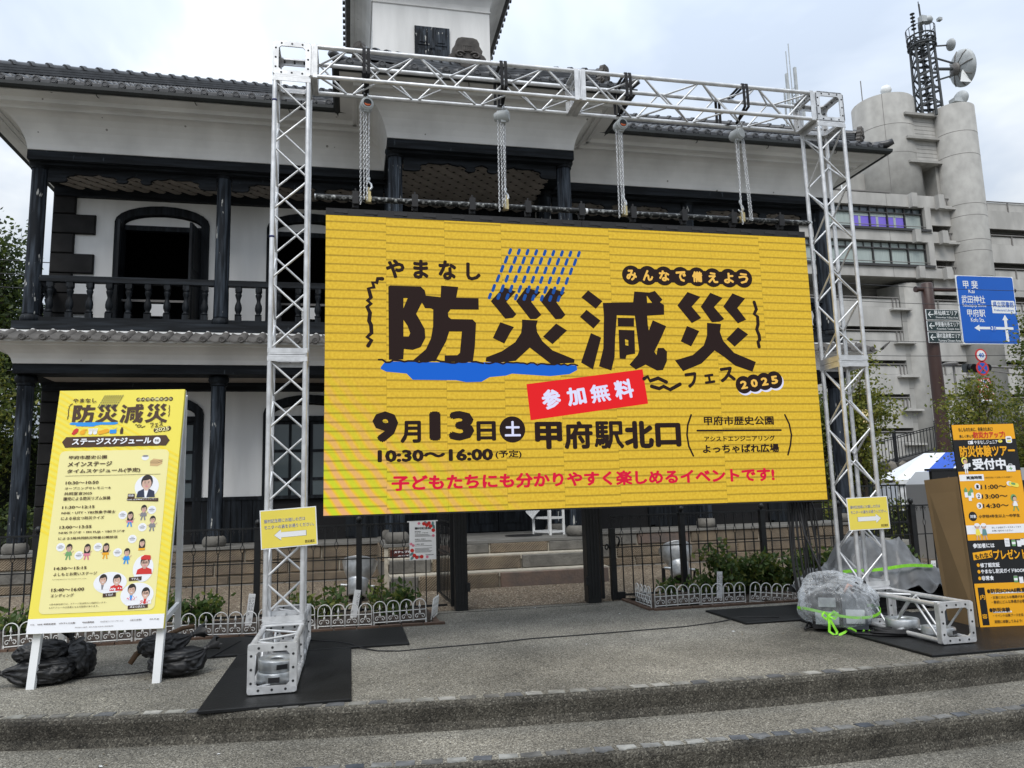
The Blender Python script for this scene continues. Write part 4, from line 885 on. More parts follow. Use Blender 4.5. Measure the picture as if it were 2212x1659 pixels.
EAVE = [(-0.02,6.29),(0,6.30),(0.012,6.38),(0.035,6.46),(0.075,6.56),(0.125,6.64),(0.19,6.71),(0.25,6.748),(0.30,6.762),(0.305,6.742),(0.345,6.742),(0.35,6.785),(0.42,6.800),(0.425,6.782),(0.475,6.782),(0.48,6.842),(0.66,6.848),(0.66,6.90)]
MAIN = (-4.53, 8.36, YB, 25.1); PORCH = (0.498, 3.262, PYB, 12.2)
SL = 0.55
def hall_eaves():
    b = MB(); ring_loft(b, MAIN, EAVE, smooth=False); part('eave_cove', b, M['soffit'], hall)
    b = MB(); ring_loft(b, PORCH, EAVE); part('eave_cove', b, M['soffit'], hall)
    for rect in (MAIN, PORCH):
        g = MB(); pr = [(0.662,6.862),(0.69,6.845),(0.73,6.85),(0.755,6.88),(0.757,6.925),(0.74,6.925),(0.735,6.885),(0.70,6.865),(0.66,6.905)]
        ring_loft(g, rect, pr); gg = part('gutter', g, M['gutter'], hall)
        x = rect[0]-0.2
        while x < rect[1]+0.3:
            h = MB(); y = rect[2]-0.66; h.tube([(x,y-0.02,6.86),(x,y-0.03,6.835),(x+.01,y+0.01,6.82),(x+.012,y+0.05,6.835)], 0.006, 5); part('gutter_hook', h, M['gutter'], gg); x += 1.28
    # little lower roof between the storeys
    lo = [(-0.02,3.18),(0.004,3.185),(0.02,3.25),(0.06,3.315),(0.115,3.36),(0.19,3.395),(0.225,3.40),(0.23,3.425),(0.345,3.43),(0.348,3.465)]
    b = MB(); ring_loft(b, MAIN, lo); part('lower_cove', b, M['soffit'], hall)
    b = MB(); ring_loft(b, (0.498,3.262,PYB,11.5), lo); part('lower_cove', b, M['soffit'], hall)
    b = MB()
    ring_loft(b, MAIN, [(0.375,3.46),(0.37,3.475),(-0.03,3.645)]); ring_loft(b, (0.498,3.262,PYB,11.45), [(0.375,3.46),(0.37,3.475),(-0.03,3.645)]); part('lower_roof', b, M['tilegrey'], hall)
    w = MB(); w.box(-4.72, 0.50, 11.36, 11.435, 3.622, 3.650); w.box(3.26, 8.55, 11.36, 11.435, 3.622, 3.650)
    part('mortar_cap', w, M['plaster'], hall)
    # tiles of the lower roof: roll and pan, roll ended by a round face
    t = MB(); pitch = 0.255; L = 0.40
    xs = [(-pitch*.66, .026),(-pitch*.52,.010),(-pitch*.38,.000),(-pitch*.24,.004),(-.048,.018),(-.030,.036),(0,.043),(.030,.036),(.048,.018),(.056,.004)]
    nrm = Vector((0, sin(0.41), cos(0.41)))
    fr = []; bk = []
    for x, h in xs: fr.append((x, -0.0, h)); bk.append((x, L*cos(.41), h*0.9+L*sin(.41)))
    n = len(xs); t.add(fr+bk+[(x, 0.004, h-0.036) for x, h in xs], [(i,i+1,n+i+1,n+i) for i in range(n-1)]+[(2*n+i,2*n+i+1,i+1,i) for i in range(n-1)], 0, True)
    t.cyl((0,-0.018,0.006),(0,0.02,0.006),0.046,16); t.tube([(0.036*cos(a),-0.019,0.006+0.036*sin(a)) for a in [2*pi*i/12 for i in range(12)]], 0.006, 5, closed=True)
    t.tube([(0.020*cos(a)*(1-a/9),-0.020,0.006+0.020*sin(a)*(1-a/9)) for a in [0.6*i for i in range(9)]], 0.006, 5)
    tm = t.mesh('eave_tile', M['tilegrey'])
    wc = MB(); wc.cyl((0,-0.02,0),(0,0.03,0),0.027,12); wm = wc.mesh('mortar_plug', M['plaster'])
    def run(x0, x1, y, z):
        k = int((x1-x0)/pitch)
        for i in range(k+1):
            x = x0+(x1-x0)*(i+0.5)/(k+1)
            link('eave_tile', tm, hall, (x, y, z), (0, rnd.uniform(-.02,.02), 0)); link('mortar_plug', wm, hall, (x, y+0.345, z+0.165))
    run(-4.92, 0.13, YB-0.385, 3.475); run(3.63, 8.74, YB-0.385, 3.475); run(0.13, 3.63, PYB-0.385, 3.475)
    for x, y, rz in ((8.78, 11.0, -0.75), (-4.95, 11.0, 0.75+pi/2+0.8)):
        c = MB(); c.add([(0,0,0.0),(0.05,-0.09,0.01),(0.16,-0.06,0.09),(0.06,0.04,0.06),(0,0,-0.05),(0.05,-0.09,-0.04),(0.14,-0.055,0.06),(0.06,0.04,0)], [(0,1,2,3),(7,6,5,4),(4,5,1,0),(5,6,2,1),(6,7,3,2),(7,4,0,3)])
        o = part('corner_tile', c, M['tilegrey'], hall); o.location = (x, y, 3.50); o.rotation_euler = (0,0,rz)
hall_eaves()

def hall_roof():
    E = 0.70; ZE = 6.985
    def tile_mesh(eave, m):
        t = MB(); p = 0.215; L = 0.29
        xs = [(-p*.55,.016),(-p*.40,.000),(-p*.15,-.008),(p*.05,.004),(p*.15,.028),(p*.30,.046),(p*.42,.036),(p*.52,.010)]
        n = len(xs); th = math.atan(SL); lift = 0.022
        fr = [(x, 0, h+lift) for x, h in xs]; bk = [(x, L*cos(th), h+L*sin(th)) for x, h in xs]; lo = [(x, 0.0, h+lift-0.026) for x, h in xs]
        t.add(fr+bk+lo, [(i,i+1,n+i+1,n+i) for i in range(n-1)]+[(2*n+i,2*n+i+1,i+1,i) for i in range(n-1)], 0, True)
        if eave:
            t.cyl((p*.30,-0.02,0.004),(p*.30,0.02,0.004),0.050,14); t.tube([(p*.30+0.034*cos(a),-0.022,0.004+0.034*sin(a)) for a in [2*pi*i/12 for i in range(12)]], 0.006, 5, closed=True)
            t.box(-p*.45, p*.1, -0.012, 0.01, -0.045, 0.006)
        return t
    te = tile_mesh(True, None); tn = tile_mesh(False, None)
    tem = te.mesh('eave_tile', M['tile']); tnm = tn.mesh('roof_tile', M['tile'])
    x0, x1, y0 = MAIN[0]-E, MAIN[1]+E, MAIN[2]-E
    p = 0.215; rest = MB(); count = 0
    ncol = int((x1-x0)/p)
    for row in range(16):
        yy = y0+row*0.225; zz = ZE+SL*row*0.225
        for i in range(ncol+1):
            x = x0+p*(i+0.5)
            if x < x0+row*0.225+0.03 or x > x1-row*0.225-0.03: continue
            if 0.498-E+row*.1 < x < 3.262+E-row*.1 and row < 14 and row*0.225 < (min(x-(0.498-E), 3.262+E-x)+1.1): continue
            if row < 3: link('eave_tile' if row == 0 else 'roof_tile', tem if row == 0 else tnm, hall, (x, yy, zz)); count += 1
            else: rest.merge(tn, Matrix.Translation((x, yy, zz)))
    # porch front tiles
    px0, px1, py0 = PORCH[0]-E, PORCH[1]+E, PORCH[2]-E
    for row in range(9):
        yy = py0+row*0.225; zz = ZE+SL*row*0.225
        n = int((px1-px0)/p)
        for i in range(n+1):
            x = px0+p*(i+0.5)
            if x < px0+row*0.225+0.03 or x > px1-row*0.225-0.03: continue
            if row < 2: link('eave_tile' if row == 0 else 'roof_tile', tem if row == 0 else tnm, hall, (x, yy, zz))
            else: rest.merge(tn, Matrix.Translation((x, yy, zz)))
    part('roof_tiles', rest, M['tile'], hall, stuff=True)
    # roof planes under the tiles
    b = MB(); ax, ay = 1.9, 18.25
    za = lambda d: ZE-0.03+SL*d
    y1 = MAIN[3]+E; dm = (x1-x0)/2
    c = [(x0,y0,ZE-.03),(x1,y0,ZE-.03),(x1,y1,ZE-.03),(x0,y1,ZE-.03)]
    b.add(c+[((x0+x1)/2, y0+dm, za(dm)), ((x0+x1)/2, y1-dm, za(dm))], [(0,1,4),(1,2,5,4),(2,3,5),(3,0,4,5)])
    pd = (px1-px0)/2
    b.add([(px0,py0,ZE-.03),(px1,py0,ZE-.03),((px0+px1)/2,py0+pd,za(pd)),((px0+px1)/2,y0+pd+0.5,za(pd)),(px0,y0+.1,ZE-.03),(px1,y0+.1,ZE-.03)], [(0,1,2),(1,5,3,2),(4,0,2,3)])
    part('roof', b, M['tile'], hall)
    # hip ridges: three courses of flat tiles and a row of roll caps
    cap = MB(); 
    seg = 8
    cv = [(0.072*cos(pi*i/seg), 0.0, 0.072*sin(pi*i/seg)) for i in range(seg+1)]
    cap.add([(x, -0.13, z) for x, _, z in cv]+[(x*.9, 0.13, z*.9) for x, _, z in cv], [(i, i+1, seg+2+i, seg+1+i) for i in range(seg)], 0, True)
    cv2 = [(x*1.22, z*1.25) for x, _, z in cv]
    cap.add([(x, -0.15, z) for x, z in cv2]+[(x, -0.09, z) for x, z in cv2], [(i, i+1, seg+2+i, seg+1+i) for i in range(seg)], 0, True)
    cap.add([(x, -0.15, z) for x, z in cv2], [tuple(range(seg+1))[::-1]])
    cm = cap.mesh('ridge_cap', M['tile'])
    def hip(cx, cy, sx, L, start):
        a = Vector((cx, cy, ZE)); d = Vector((sx, 1, SL)); u = d.normalized()
        p0 = a+d*start; p1 = a+d*L
        r = MB()
        for k in range(3):
            z = 0.040+0.046*k; w = 0.27-0.035*k
            r.bar(p0+Vector((0,0,z)), p1+Vector((0,0,z)), w, 0.030); r.bar(p0+Vector((0,0,z+.023)), p1+Vector((0,0,z+.023)), w-0.05, 0.020)
        rp = part('hip_ridge', r, M['tile'], hall)
        n = int((p1-p0).length/0.26)
        rot = u.to_track_quat('Y', 'Z').to_euler()
        for i in range(n): link('ridge_cap', cm, rp, p0+u*(0.13+0.26*i)+Vector((0,0,0.172)), rot)
    hip(x0, y0, 1, 6.3, 0.34); hip(x1, y0, -1, 6.3, 0.34)
    hip(px0, py0, 1, pd-0.1, 0.36); hip(px1, py0, -1, pd-0.1, 0.36)
    # ridge end ornaments
    def oni(s):
        o = MB()
        half = [(0.30,0),(0.345,0.05),(0.31,0.10),(0.335,0.16),(0.30,0.22),(0.255,0.25),(0.265,0.31),(0.235,0.36),(0.205,0.385),(0.215,0.45),(0.19,0.50),(0.17,0.54),(0.165,0.60),(0.135,0.665),(0.08,0.69)]
        lp = [(-x*s, z*s) for x, z in half]+[(x*s, z*s) for x, z in half[::-1]]
        lp = lp[::-1] if sum(lp[i][0]*lp[(i+1)%len(lp)][1]-lp[(i+1)%len(lp)][0]*lp[i][1] for i in range(len(lp))) < 0 else lp
        o.prism(lp, 0, 0.14*s)
        inner = [(x*.72, z*.86+0.05*s) for x, z in lp]; o.prism(inner, -0.035*s, 0.0)
        for sx, cz, cx, r in ((-1,.33,.11,.075),(1,.33,.11,.075),(-1,.13,.17,.065),(1,.13,.17,.065)):
            pts = [(sx*(cx-(r*(1-i/16))*cos(0.55*i+.4))*s, -0.045*s, (cz+(r*(1-i/16))*sin(0.55*i+.4))*s) for i in range(15)]
            o.tube(pts, 0.020*s, 6)
        o.box(-0.085*s, 0.085*s, -0.05*s, -0.036*s, 0.40*s, 0.52*s)
        for k in (-0.045, -0.015, 0.015, 0.045): o.box((k-.008)*s, (k+.008)*s, -0.062*s, -0.0505*s, 0.42*s, 0.50*s)
        for k in (0.41, 0.51): o.box(-0.06*s, 0.06*s, -0.061*s, -0.0506*s, (k-.006)*s, (k+.006)*s)
        return o.mesh('ridge_end_tile', M['oni'])
    omesh = oni(0.90); osm = oni(0.50)
    ax_ = (px0+px1)/2
    link('ridge_end_tile', omesh, hall, (ax_, py0+pd-0.12, za(pd)+0.04), (0.12,0,0), (1.32,1,.98), label='large ornate ridge end tile with crest above the porch')
    link('ridge_end_tile', osm, hall, (px0+0.30, py0+0.30, ZE+0.13), (0.1,0,-0.75)); link('ridge_end_tile', osm, hall, (px1-0.30, py0+0.30, ZE+0.13), (0.1,0,0.75))
    link('ridge_end_tile', osm, hall, (x1-0.28, y0+0.28, ZE+0.13), (0.1,0,0.75)); link('ridge_end_tile', osm, hall, (x0+0.28, y0+0.28, ZE+0.13), (0.1,0,-0.75))
    # upturned corner tiles
    for cx, cy, sx in ((x0,y0,-1),(x1,y0,1),(px0,py0,-1),(px1,py0,1)):
        c = MB(); d = Vector((sx,-1,0)).normalized()
        pts = [Vector((cx,cy,ZE))-d*0.45+Vector((0,0,0.16)), Vector((cx,cy,ZE))-d*0.25+Vector((0,0,0.07)), Vector((cx,cy,ZE+0.045)), Vector((cx,cy,ZE))+d*0.10+Vector((0,0,0.075))]
        c.tube(pts, [0.08,0.075,0.07,0.055], 8)
        part('corner_tile', c, M['tile'], hall)
hall_roof()

def hall_tower():
    x0, x1, y0, y1 = 0.485, 3.31, 16.8, 19.7
    t = MB(); t.box(x0, x1, y0, y1, 9.4, 12.95)
    tw = part('tower', t, M['plaster'], hall)
    c = MB(); ring_loft(c, (x0,x1,y0,y1), [(-0.02,12.93),(0.028,12.935),(0.03,12.965),(0.005,12.97),(0.02,13.08),(0.06,13.22),(0.13,13.38),(0.23,13.50),(0.34,13.58),(0.40,13.60),(0.405,13.66),(0.52,13.67),(0.525,13.72)], smooth=False); part('tower_cove', c, M['soffit'], tw)
    r = MB(); ring_loft(r, (x0,x1,y0,y1), [(0.50,13.70),(0.63,13.70),(0.66,13.74),(0.66,13.80),(0.62,13.84)]);
    e = 0.64; r.add([(x0-e,y0-e,13.82),(x1+e,y0-e,13.82),(x1+e,y1+e,13.82),(x0-e,y1+e,13.82),((x0+x1)/2,(y0+y1)/2,15.4)], [(0,1,4),(1,2,4),(2,3,4),(3,0,4)])
    part('tower_roof', r, M['tile'], tw)
    d = MB(); d.cyl((0,0,0),(0,0.06,0),0.055,10); dm = d.mesh('eave_tile', M['tile'])
    for i in range(17):
        f = i/16
        link('eave_tile', dm, tw, (x1+e+0.02, y0-e+f*(y1-y0+2*e), 13.83), (0,0,-pi/2)); link('eave_tile', dm, tw, (x0-e-0.02, y0-e+f*(y1-y0+2*e), 13.83), (0,0,pi/2))
        link('eave_tile', dm, tw, (x0-e+f*(x1-x0+2*e), y0-e-0.02, 13.83))
    for dx0, dx1 in ((1.47, 1.885), (1.895, 2.31)):
        q = MB(); q.box(dx0, dx1, y0-0.05, y0-0.005, 11.35, 12.40)
        for zz in (11.42, 11.92):
            q.box(dx0+0.07, dx1-0.07, y0-0.066, y0-0.051, zz, zz+0.40); q.box(dx0+0.12, dx1-0.12, y0-0.082, y0-0.067, zz+0.06, zz+0.34)
        q.cyl((dx1-0.03 if dx0 < 1.6 else dx0+0.03, y0-0.08, 11.85), (dx1-0.03 if dx0 < 1.6 else dx0+0.03, y0-0.05, 11.85), 0.025, 8)
        part('tower_door', q, M['blackcol'], tw)
hall_tower()
# ------------------------------------------------------------------ aluminium truss gantry
YT0, YT1 = 5.963, 6.263
XL0, XL1, XR0, XR1 = -0.627, -0.327, 4.316, 4.616
gantry = thing('truss_gantry', 'silver aluminium box truss gantry carrying the yellow screen', 'gantry', (2.0, 6.1, 0))
def plate_ring(s=0.30, w=0.045, t=0.012):
    """square end plate with bolt holes, in local x,y, thickness along z"""
    b = MB(); h = s/2; c = 0.02; i = h-w
    out = [(-h+c,-h),(h-c,-h),(h,-h+c),(h,h-c),(h-c,h),(-h+c,h),(-h,h-c),(-h,-h+c)]
    inn = [(-i+c,-i),(i-c,-i),(i,-i+c),(i,i-c),(i-c,i),(-i+c,i),(-i,i-c),(-i,-i+c)]
    for z, fl in ((-t/2, True), (t/2, False)):
        vs = [(x,y,z) for x,y in out+inn]; fs = [(k,(k+1)%8,8+(k+1)%8,8+k) for k in range(8)]
        b.add(vs, [f[::-1] for f in fs] if fl else fs)
    for lp, fl in ((out, False), (inn, True)):
        vs = [(x,y,-t/2) for x,y in lp]+[(x,y,t/2) for x,y in lp]; fs = [(k,(k+1)%8,8+(k+1)%8,8+k) for k in range(8)]
        b.add(vs, [f[::-1] for f in fs] if fl else fs)
    m = h-w/2
    for a, c2 in ((-.5,m),(0,m),(.5,m),(-.5,-m),(0,-m),(.5,-m),(m,-.5),(m,0),(m,.5),(-m,-.5),(-m,0),(-m,.5)):
        x = a*h*1.1 if abs(a) in (0,.5) and abs(c2) == m else a; y = c2 if abs(c2) == m else c2*h*1.1
        for zz in (-t/2-0.0008, t/2+0.0008):
            b.cyl((x,y,zz-0.0006),(x,y,zz+0.0006),0.0085,8,mi=1)
    return b
PLATE = plate_ring().mesh('end_plate', [M['alu'], M['hole']])
AX = {'x': (Vector((0,1,0)), Vector((0,0,1)), Vector((1,0,0))), 'y': (Vector((0,0,1)), Vector((1,0,0)), Vector((0,1,0))), 'z': (Vector((1,0,0)), Vector((0,1,0)), Vector((0,0,1)))}
def angle_plate(parent, c, axis):
    u, v, w = AX[axis]; m = Matrix((u, v, w)).transposed()
    o = link('end_plate', PLATE, parent, c); o.rotation_euler = m.to_euler(); return o
def box_truss(c, axis, L, parent, phase=0, half=0.288, r=0.0185, rb=0.0088, ends=True):
    """c: centre of the start face; four chords, zigzag braces on the four sides, an end plate at each end"""
    u, v, w = AX[axis]; c = Vector(c); a = 0.15-r
    chd = MB(); ch0 = True
    g = thing_part('truss_segment', parent)
    for i, j in ((-1,-1),(1,-1),(1,1),(-1,1)):
        m = MB(); p = c+u*(i*a)+v*(j*a); m.cyl(p, p+w*L, r, 14); part('chord', m, M['alu'], g)
    n = max(1, round((L-0.06)/half)); st = (L-0.06)/n
    sides = [((-1,-1),(1,-1),0),((1,-1),(1,1),1),((1,1),(-1,1),0),((-1,1),(-1,-1),1)]
    for s, (pa, pb, ph) in enumerate(sides):
        for k in range(n):
            q0, q1 = (pa, pb) if (k+ph+phase) % 2 == 0 else (pb, pa)
            t0, t1 = 0.03+k*st+0.025, 0.03+(k+1)*st-0.025
            A = c+u*(q0[0]*a*.94)+v*(q0[1]*a*.94)+w*t0; B = c+u*(q1[0]*a*.94)+v*(q1[1]*a*.94)+w*t1
            m = MB(); m.cyl(A, B, rb, 8); part('brace', m, M['alu'], g)
    if ends:
        for t in (0.007, L-0.007): angle_plate(g, c+w*t, axis)
    # collars where the chords meet the end plates, heavier flat bands
    for t0, t1 in ((0.014, 0.05), (L-0.05, L-0.014)):
        m = MB()
        for s, (pa, pb, ph) in enumerate(sides):
            A = c+u*(pa[0]*0.147)+v*(pa[1]*0.147); B = c+u*(pb[0]*0.147)+v*(pb[1]*0.147)
            nn = (A+B)/2-c
            vs = [A+w*t0, B+w*t0, B+w*t1, A+w*t1]; off = nn.normalized()*0.006
            vs = [x-off*.5 for x in vs]+[x+off*.5 for x in vs]
            m.add(vs, [(3,2,1,0),(4,5,6,7),(0,1,5,4),(1,2,6,5),(2,3,7,6),(3,0,4,7)])
        part('end_band', m, M['alu'], g)
    return g
def thing_part(name, parent):
    o = bpy.data.objects.new(name, None); COL.objects.link(o); o.empty_display_size = 0.1
    o.parent = parent; o.matrix_parent_inverse = WL[parent.name].inverted(); return o
def corner_block(c, parent):
    c = Vector(c); g = thing_part('corner_block', parent)
    for axis in 'xyz':
        w = AX[axis][2]
        for s in (-1, 1): angle_plate(g, c+w*(s*(0.15-0.006)), axis)
    return g
ZT = 4.947
for x0, ph in ((XL0, 0), (XR0, 1)):
    xc = x0+0.15; yc = (YT0+YT1)/2
    box_truss((xc, yc, 2.336), 'z', 4.647-2.336, gantry, ph)
    box_truss((xc, yc, 0.335), 'z', 2.334-0.335, gantry, ph+1)
    corner_block((xc, yc, ZT-0.15), gantry)
xc, yc = XL0+0.15, (YT0+YT1)/2
box_truss((XL1+0.002, yc, ZT-0.15), 'x', 1.981-XL1-0.003, gantry, 0)
box_truss((1.981, yc, ZT-0.15), 'x', XR0-1.981-0.002, gantry, 1)
for x0, ya, yb in ((XL0, 5.18, 7.02), (XR0, 5.062, 6.93)):
    xx = x0+0.15
    box_truss((xx, ya, 0.178), 'y', YT0-ya-0.003, gantry, 0)
    corner_block((xx, yc, 0.178), gantry)
    box_truss((xx, YT1+0.003, 0.178), 'y', yb-YT1, gantry, 1)
    f = MB(); f.box(xx-0.152, xx+0.152, YT0-0.002, YT1+0.002, 0.3285, 0.334); part('base_plate', f, M['alu'], gantry)
    for sx in (-.12, 0, .12):
        for yy in (YT0+0.02, YT1-0.02):
            bb = MB(); bb.cyl((xx+sx, yy, 0.334), (xx+sx, yy, 0.352), 0.011, 6); bb.cyl((xx+sx, yy, 0.352), (xx+sx, yy, 0.366), 0.006, 6); part('bolt', bb, M['zinc'], gantry)
b = MB(); b.lathe([(0.0195,-.008),(0.0200,0),(0.0195,.008)], n=14); tm_ = b.mesh('marking_tape', mat('blue_tape', (0.01,0.015,0.10), 0.5))
for z in (4.43, 3.28): link('marking_tape', tm_, gantry, (XL0+0.0185, YT0+0.0185, z))

# ------------------------------------------------------------------ rubber mats, counterweights
def mat_slab(x0, x1, y0, y1, z, label, rot=0.0):
    b = MB(); w, h = (x1-x0)/2, (y1-y0)/2; c = 0.006
    lo = [(-w,-h,0),(w,-h,0),(w,h,0),(-w,h,0)]; mi_ = [(x,y,0.014) for x,y,_ in lo]; up = [(x*(1-c/w),y*(1-c/h),0.018) for x,y,_ in lo]
    b.add(lo+mi_+up, [(8,9,10,11)]+[(i,(i+1)%4,4+(i+1)%4,4+i) for i in range(4)]+[(4+i,4+(i+1)%4,8+(i+1)%4,8+i) for i in range(4)])
    o = tag(link('rubber_mat', b.mesh('rubber_mat', M['matblk']), None, ((x0+x1)/2, (y0+y1)/2, z), (0,0,rot)), label, 'mat', 'black rubber mats under the gantry')
mat_slab(-0.873, 0.012, 4.935, 6.575, 0.001, 'black rubber mat under the left truss foot, reaching the step edge')
mat_slab(-1.16, 0.488, 6.60, 7.44, 0.001, 'black rubber mat lying behind the left truss foot near the white edging')
mat_slab(3.49, 5.2, 6.47, 7.27, 0.001, 'black rubber mat behind the plastic-wrapped bundle by the white edging')
mat_slab(4.02, 6.1, 4.83, 6.44, 0.001, 'black rubber mat under the right truss foot and cable coil')
def weight(x, y, z, r, h, tilt, label):
    b = MB(); n = 26
    prof = [(r*.42,0.0),(r*.96,0.0),(r,0.008),(r,h-.008),(r*.96,h),(r*.45,h),(r*.42,h-.01)]
    vs = []
    for rr, zz in prof:
        for j in range(n): vs.append((cos(2*pi*j/n)*rr, sin(2*pi*j/n)*rr, zz))
    k = len(prof); b.add(vs, [(i*n+j, i*n+(j+1)%n, ((i+1)%k)*n+(j+1)%n, ((i+1)%k)*n+j) for i in range(k) for j in range(n)], 0, True)
    b.cyl((0,0,0.003),(0,0,h-.012),r*.43,16,mi=1)
    b.box(-.035,.035,-r-0.002,-r+.015,h*.3,h*.72,mi=1)
    t = tag(link('counterweight', b.mesh('counterweight', [M['zinc'], M['hole']]), None, (x,y,z), tilt), label, 'weight', 'steel disc counterweights in the truss feet')
weight(-0.477, 5.42, 0.046, 0.118, 0.075, (0.03,0,0), 'lower steel disc weight inside the left truss foot')
weight(-0.474, 5.43, 0.124, 0.116, 0.072, (0.05,0.02,0.4), 'upper steel disc weight stacked inside the left truss foot')
weight(4.43, 5.62, 0.046, 0.128, 0.085, (0,0,2.2), 'steel disc weight further back in the right truss foot')
weight(4.49, 5.30, 0.046, 0.122, 0.065, (0,0.05,0.5), 'steel disc weight near the open end of the right truss foot')

# ------------------------------------------------------------------ LED screen
YS = 6.2; SU, SV = -0.2055, 1.095; SW, SH = 4.443, 2.470
def led_mat():
    m = bpy.data.materials.new('led_yellow'); m.use_nodes = True; nt = m.node_tree; N = nt.nodes; L = nt.links
    p = N['Principled BSDF']; p.inputs['Base Color'].default_value = (0.012,0.012,0.012,1); p.inputs['Roughness'].default_value = 0.6; p.inputs['Specular IOR Level'].default_value = 0.15
    tc = N.new('ShaderNodeTexCoord'); sp = N.new('ShaderNodeSeparateXYZ'); L.new(tc.outputs['Object'], sp.inputs[0])
    at = N.new('ShaderNodeAttribute'); at.attribute_type = 'OBJECT'; at.attribute_name = 'phase'
    def math_(op, a, b=None, v=None):
        n = N.new('ShaderNodeMath'); n.operation = op
        if a is not None: L.new(a, n.inputs[0])
        if b is not None: L.new(b, n.inputs[1])
        if v is not None: n.inputs[1].default_value = v
        return n.outputs[0]
    # refresh bands: thin darker lines every 7.3 cm, shifted from cabinet to cabinet
    t = math_('FRACT', math_('ADD', math_('MULTIPLY', sp.outputs['Z'], v=13.7), at.outputs['Fac']))
    band = N.new('ShaderNodeValToRGB'); e = band.color_ramp.elements; e[0].position = 0.0; e[0].color = (1,1,1,1); e[1].position = 1.0; e[1].color = (1,1,1,1)
    for ps, v in ((0.66,1.0),(0.74,0.62),(0.86,0.55),(0.93,0.98)):
        q = e.new(ps); q.color = (v,v,v,1)
    L.new(t, band.inputs['Fac'])
    # pixel rows
    px = math_('FRACT', math_('MULTIPLY', sp.outputs['Z'], v=150.0)); pr = N.new('ShaderNodeMapRange'); pr.inputs['To Min'].default_value = 0.90; pr.inputs['To Max'].default_value = 1.08; L.new(px, pr.inputs['Value'])
    nz = N.new('ShaderNodeTexNoise'); nz.inputs['Scale'].default_value = 46; nz.inputs['Detail'].default_value = 2; L.new(tc.outputs['Object'], nz.inputs['Vector'])
    col = N.new('ShaderNodeValToRGB'); e = col.color_ramp.elements; e[0].position = 0.3; e[0].color = (0.64,0.405,0.022,1); e[1].position = 0.7; e[1].color = (0.78,0.53,0.038,1)
    L.new(nz.outputs['Fac'], col.inputs['Fac'])
    # camera moiré tints painted into the emission near the lower-left corner
    ge = N.new('ShaderNodeNewGeometry'); g2 = N.new('ShaderNodeSeparateXYZ'); L.new(ge.outputs['Position'], g2.inputs[0])
    mp = N.new('ShaderNodeMapping'); mp.inputs['Rotation'].default_value = (0, RAD(38), 0); L.new(ge.outputs['Position'], mp.inputs[0])
    wv = N.new('ShaderNodeTexWave'); wv.inputs['Scale'].default_value = 2.6; wv.inputs['Distortion'].default_value = 2.2; wv.inputs['Detail'].default_value = 1.0; wv.inputs['Detail Scale'].default_value = 1.2
    L.new(mp.outputs[0], wv.inputs['Vector'])
    wc = N.new('ShaderNodeValToRGB'); e = wc.color_ramp.elements; e[0].position = 0.1; e[0].color = (0.55,0.72,0.02,1); e[1].position = 0.92; e[1].color = (0.83,0.42,0.22,1); q = e.new(0.55); q.color = (0.90,0.56,0.02,1)
    L.new(wv.outputs['Fac'], wc.inputs['Fac'])
    dist = math_('ADD', math_('ADD', g2.outputs['X'], v=0.20), math_('MULTIPLY', math_('ADD', g2.outputs['Z'], v=-1.09), v=1.35))
    fa = N.new('ShaderNodeMapRange'); fa.inputs['From Min'].default_value = 0.15; fa.inputs['From Max'].default_value = 1.75; fa.inputs['To Min'].default_value = 0.85; fa.inputs['To Max'].default_value = 0.0; L.new(dist, fa.inputs['Value'])
    mx = N.new('ShaderNodeMix'); mx.data_type = 'RGBA'; L.new(fa.outputs[0], mx.inputs['Factor']); L.new(col.outputs[0], mx.inputs['A']); L.new(wc.outputs[0], mx.inputs['B'])
    m1 = N.new('ShaderNodeMix'); m1.data_type = 'RGBA'; m1.blend_type = 'MULTIPLY'; m1.inputs['Factor'].default_value = 1; L.new(mx.outputs['Result'], m1.inputs['A']); L.new(band.outputs[0], m1.inputs['B'])
    m2 = N.new('ShaderNodeMix'); m2.data_type = 'RGBA'; m2.blend_type = 'MULTIPLY'; m2.inputs['Factor'].default_value = 1; L.new(m1.outputs['Result'], m2.inputs['A']); L.new(pr.outputs[0], m2.inputs['B'])
    L.new(m2.outputs['Result'], p.inputs['Emission Color']); p.inputs['Emission Strength'].default_value = LED_E
    return m
LED_E = 0.78
def led_col(name, c, e=None): return mat(name, (0.008,0.007,0.007), 0.7, spec=0.1, emit=c, estr=e or LED_E)
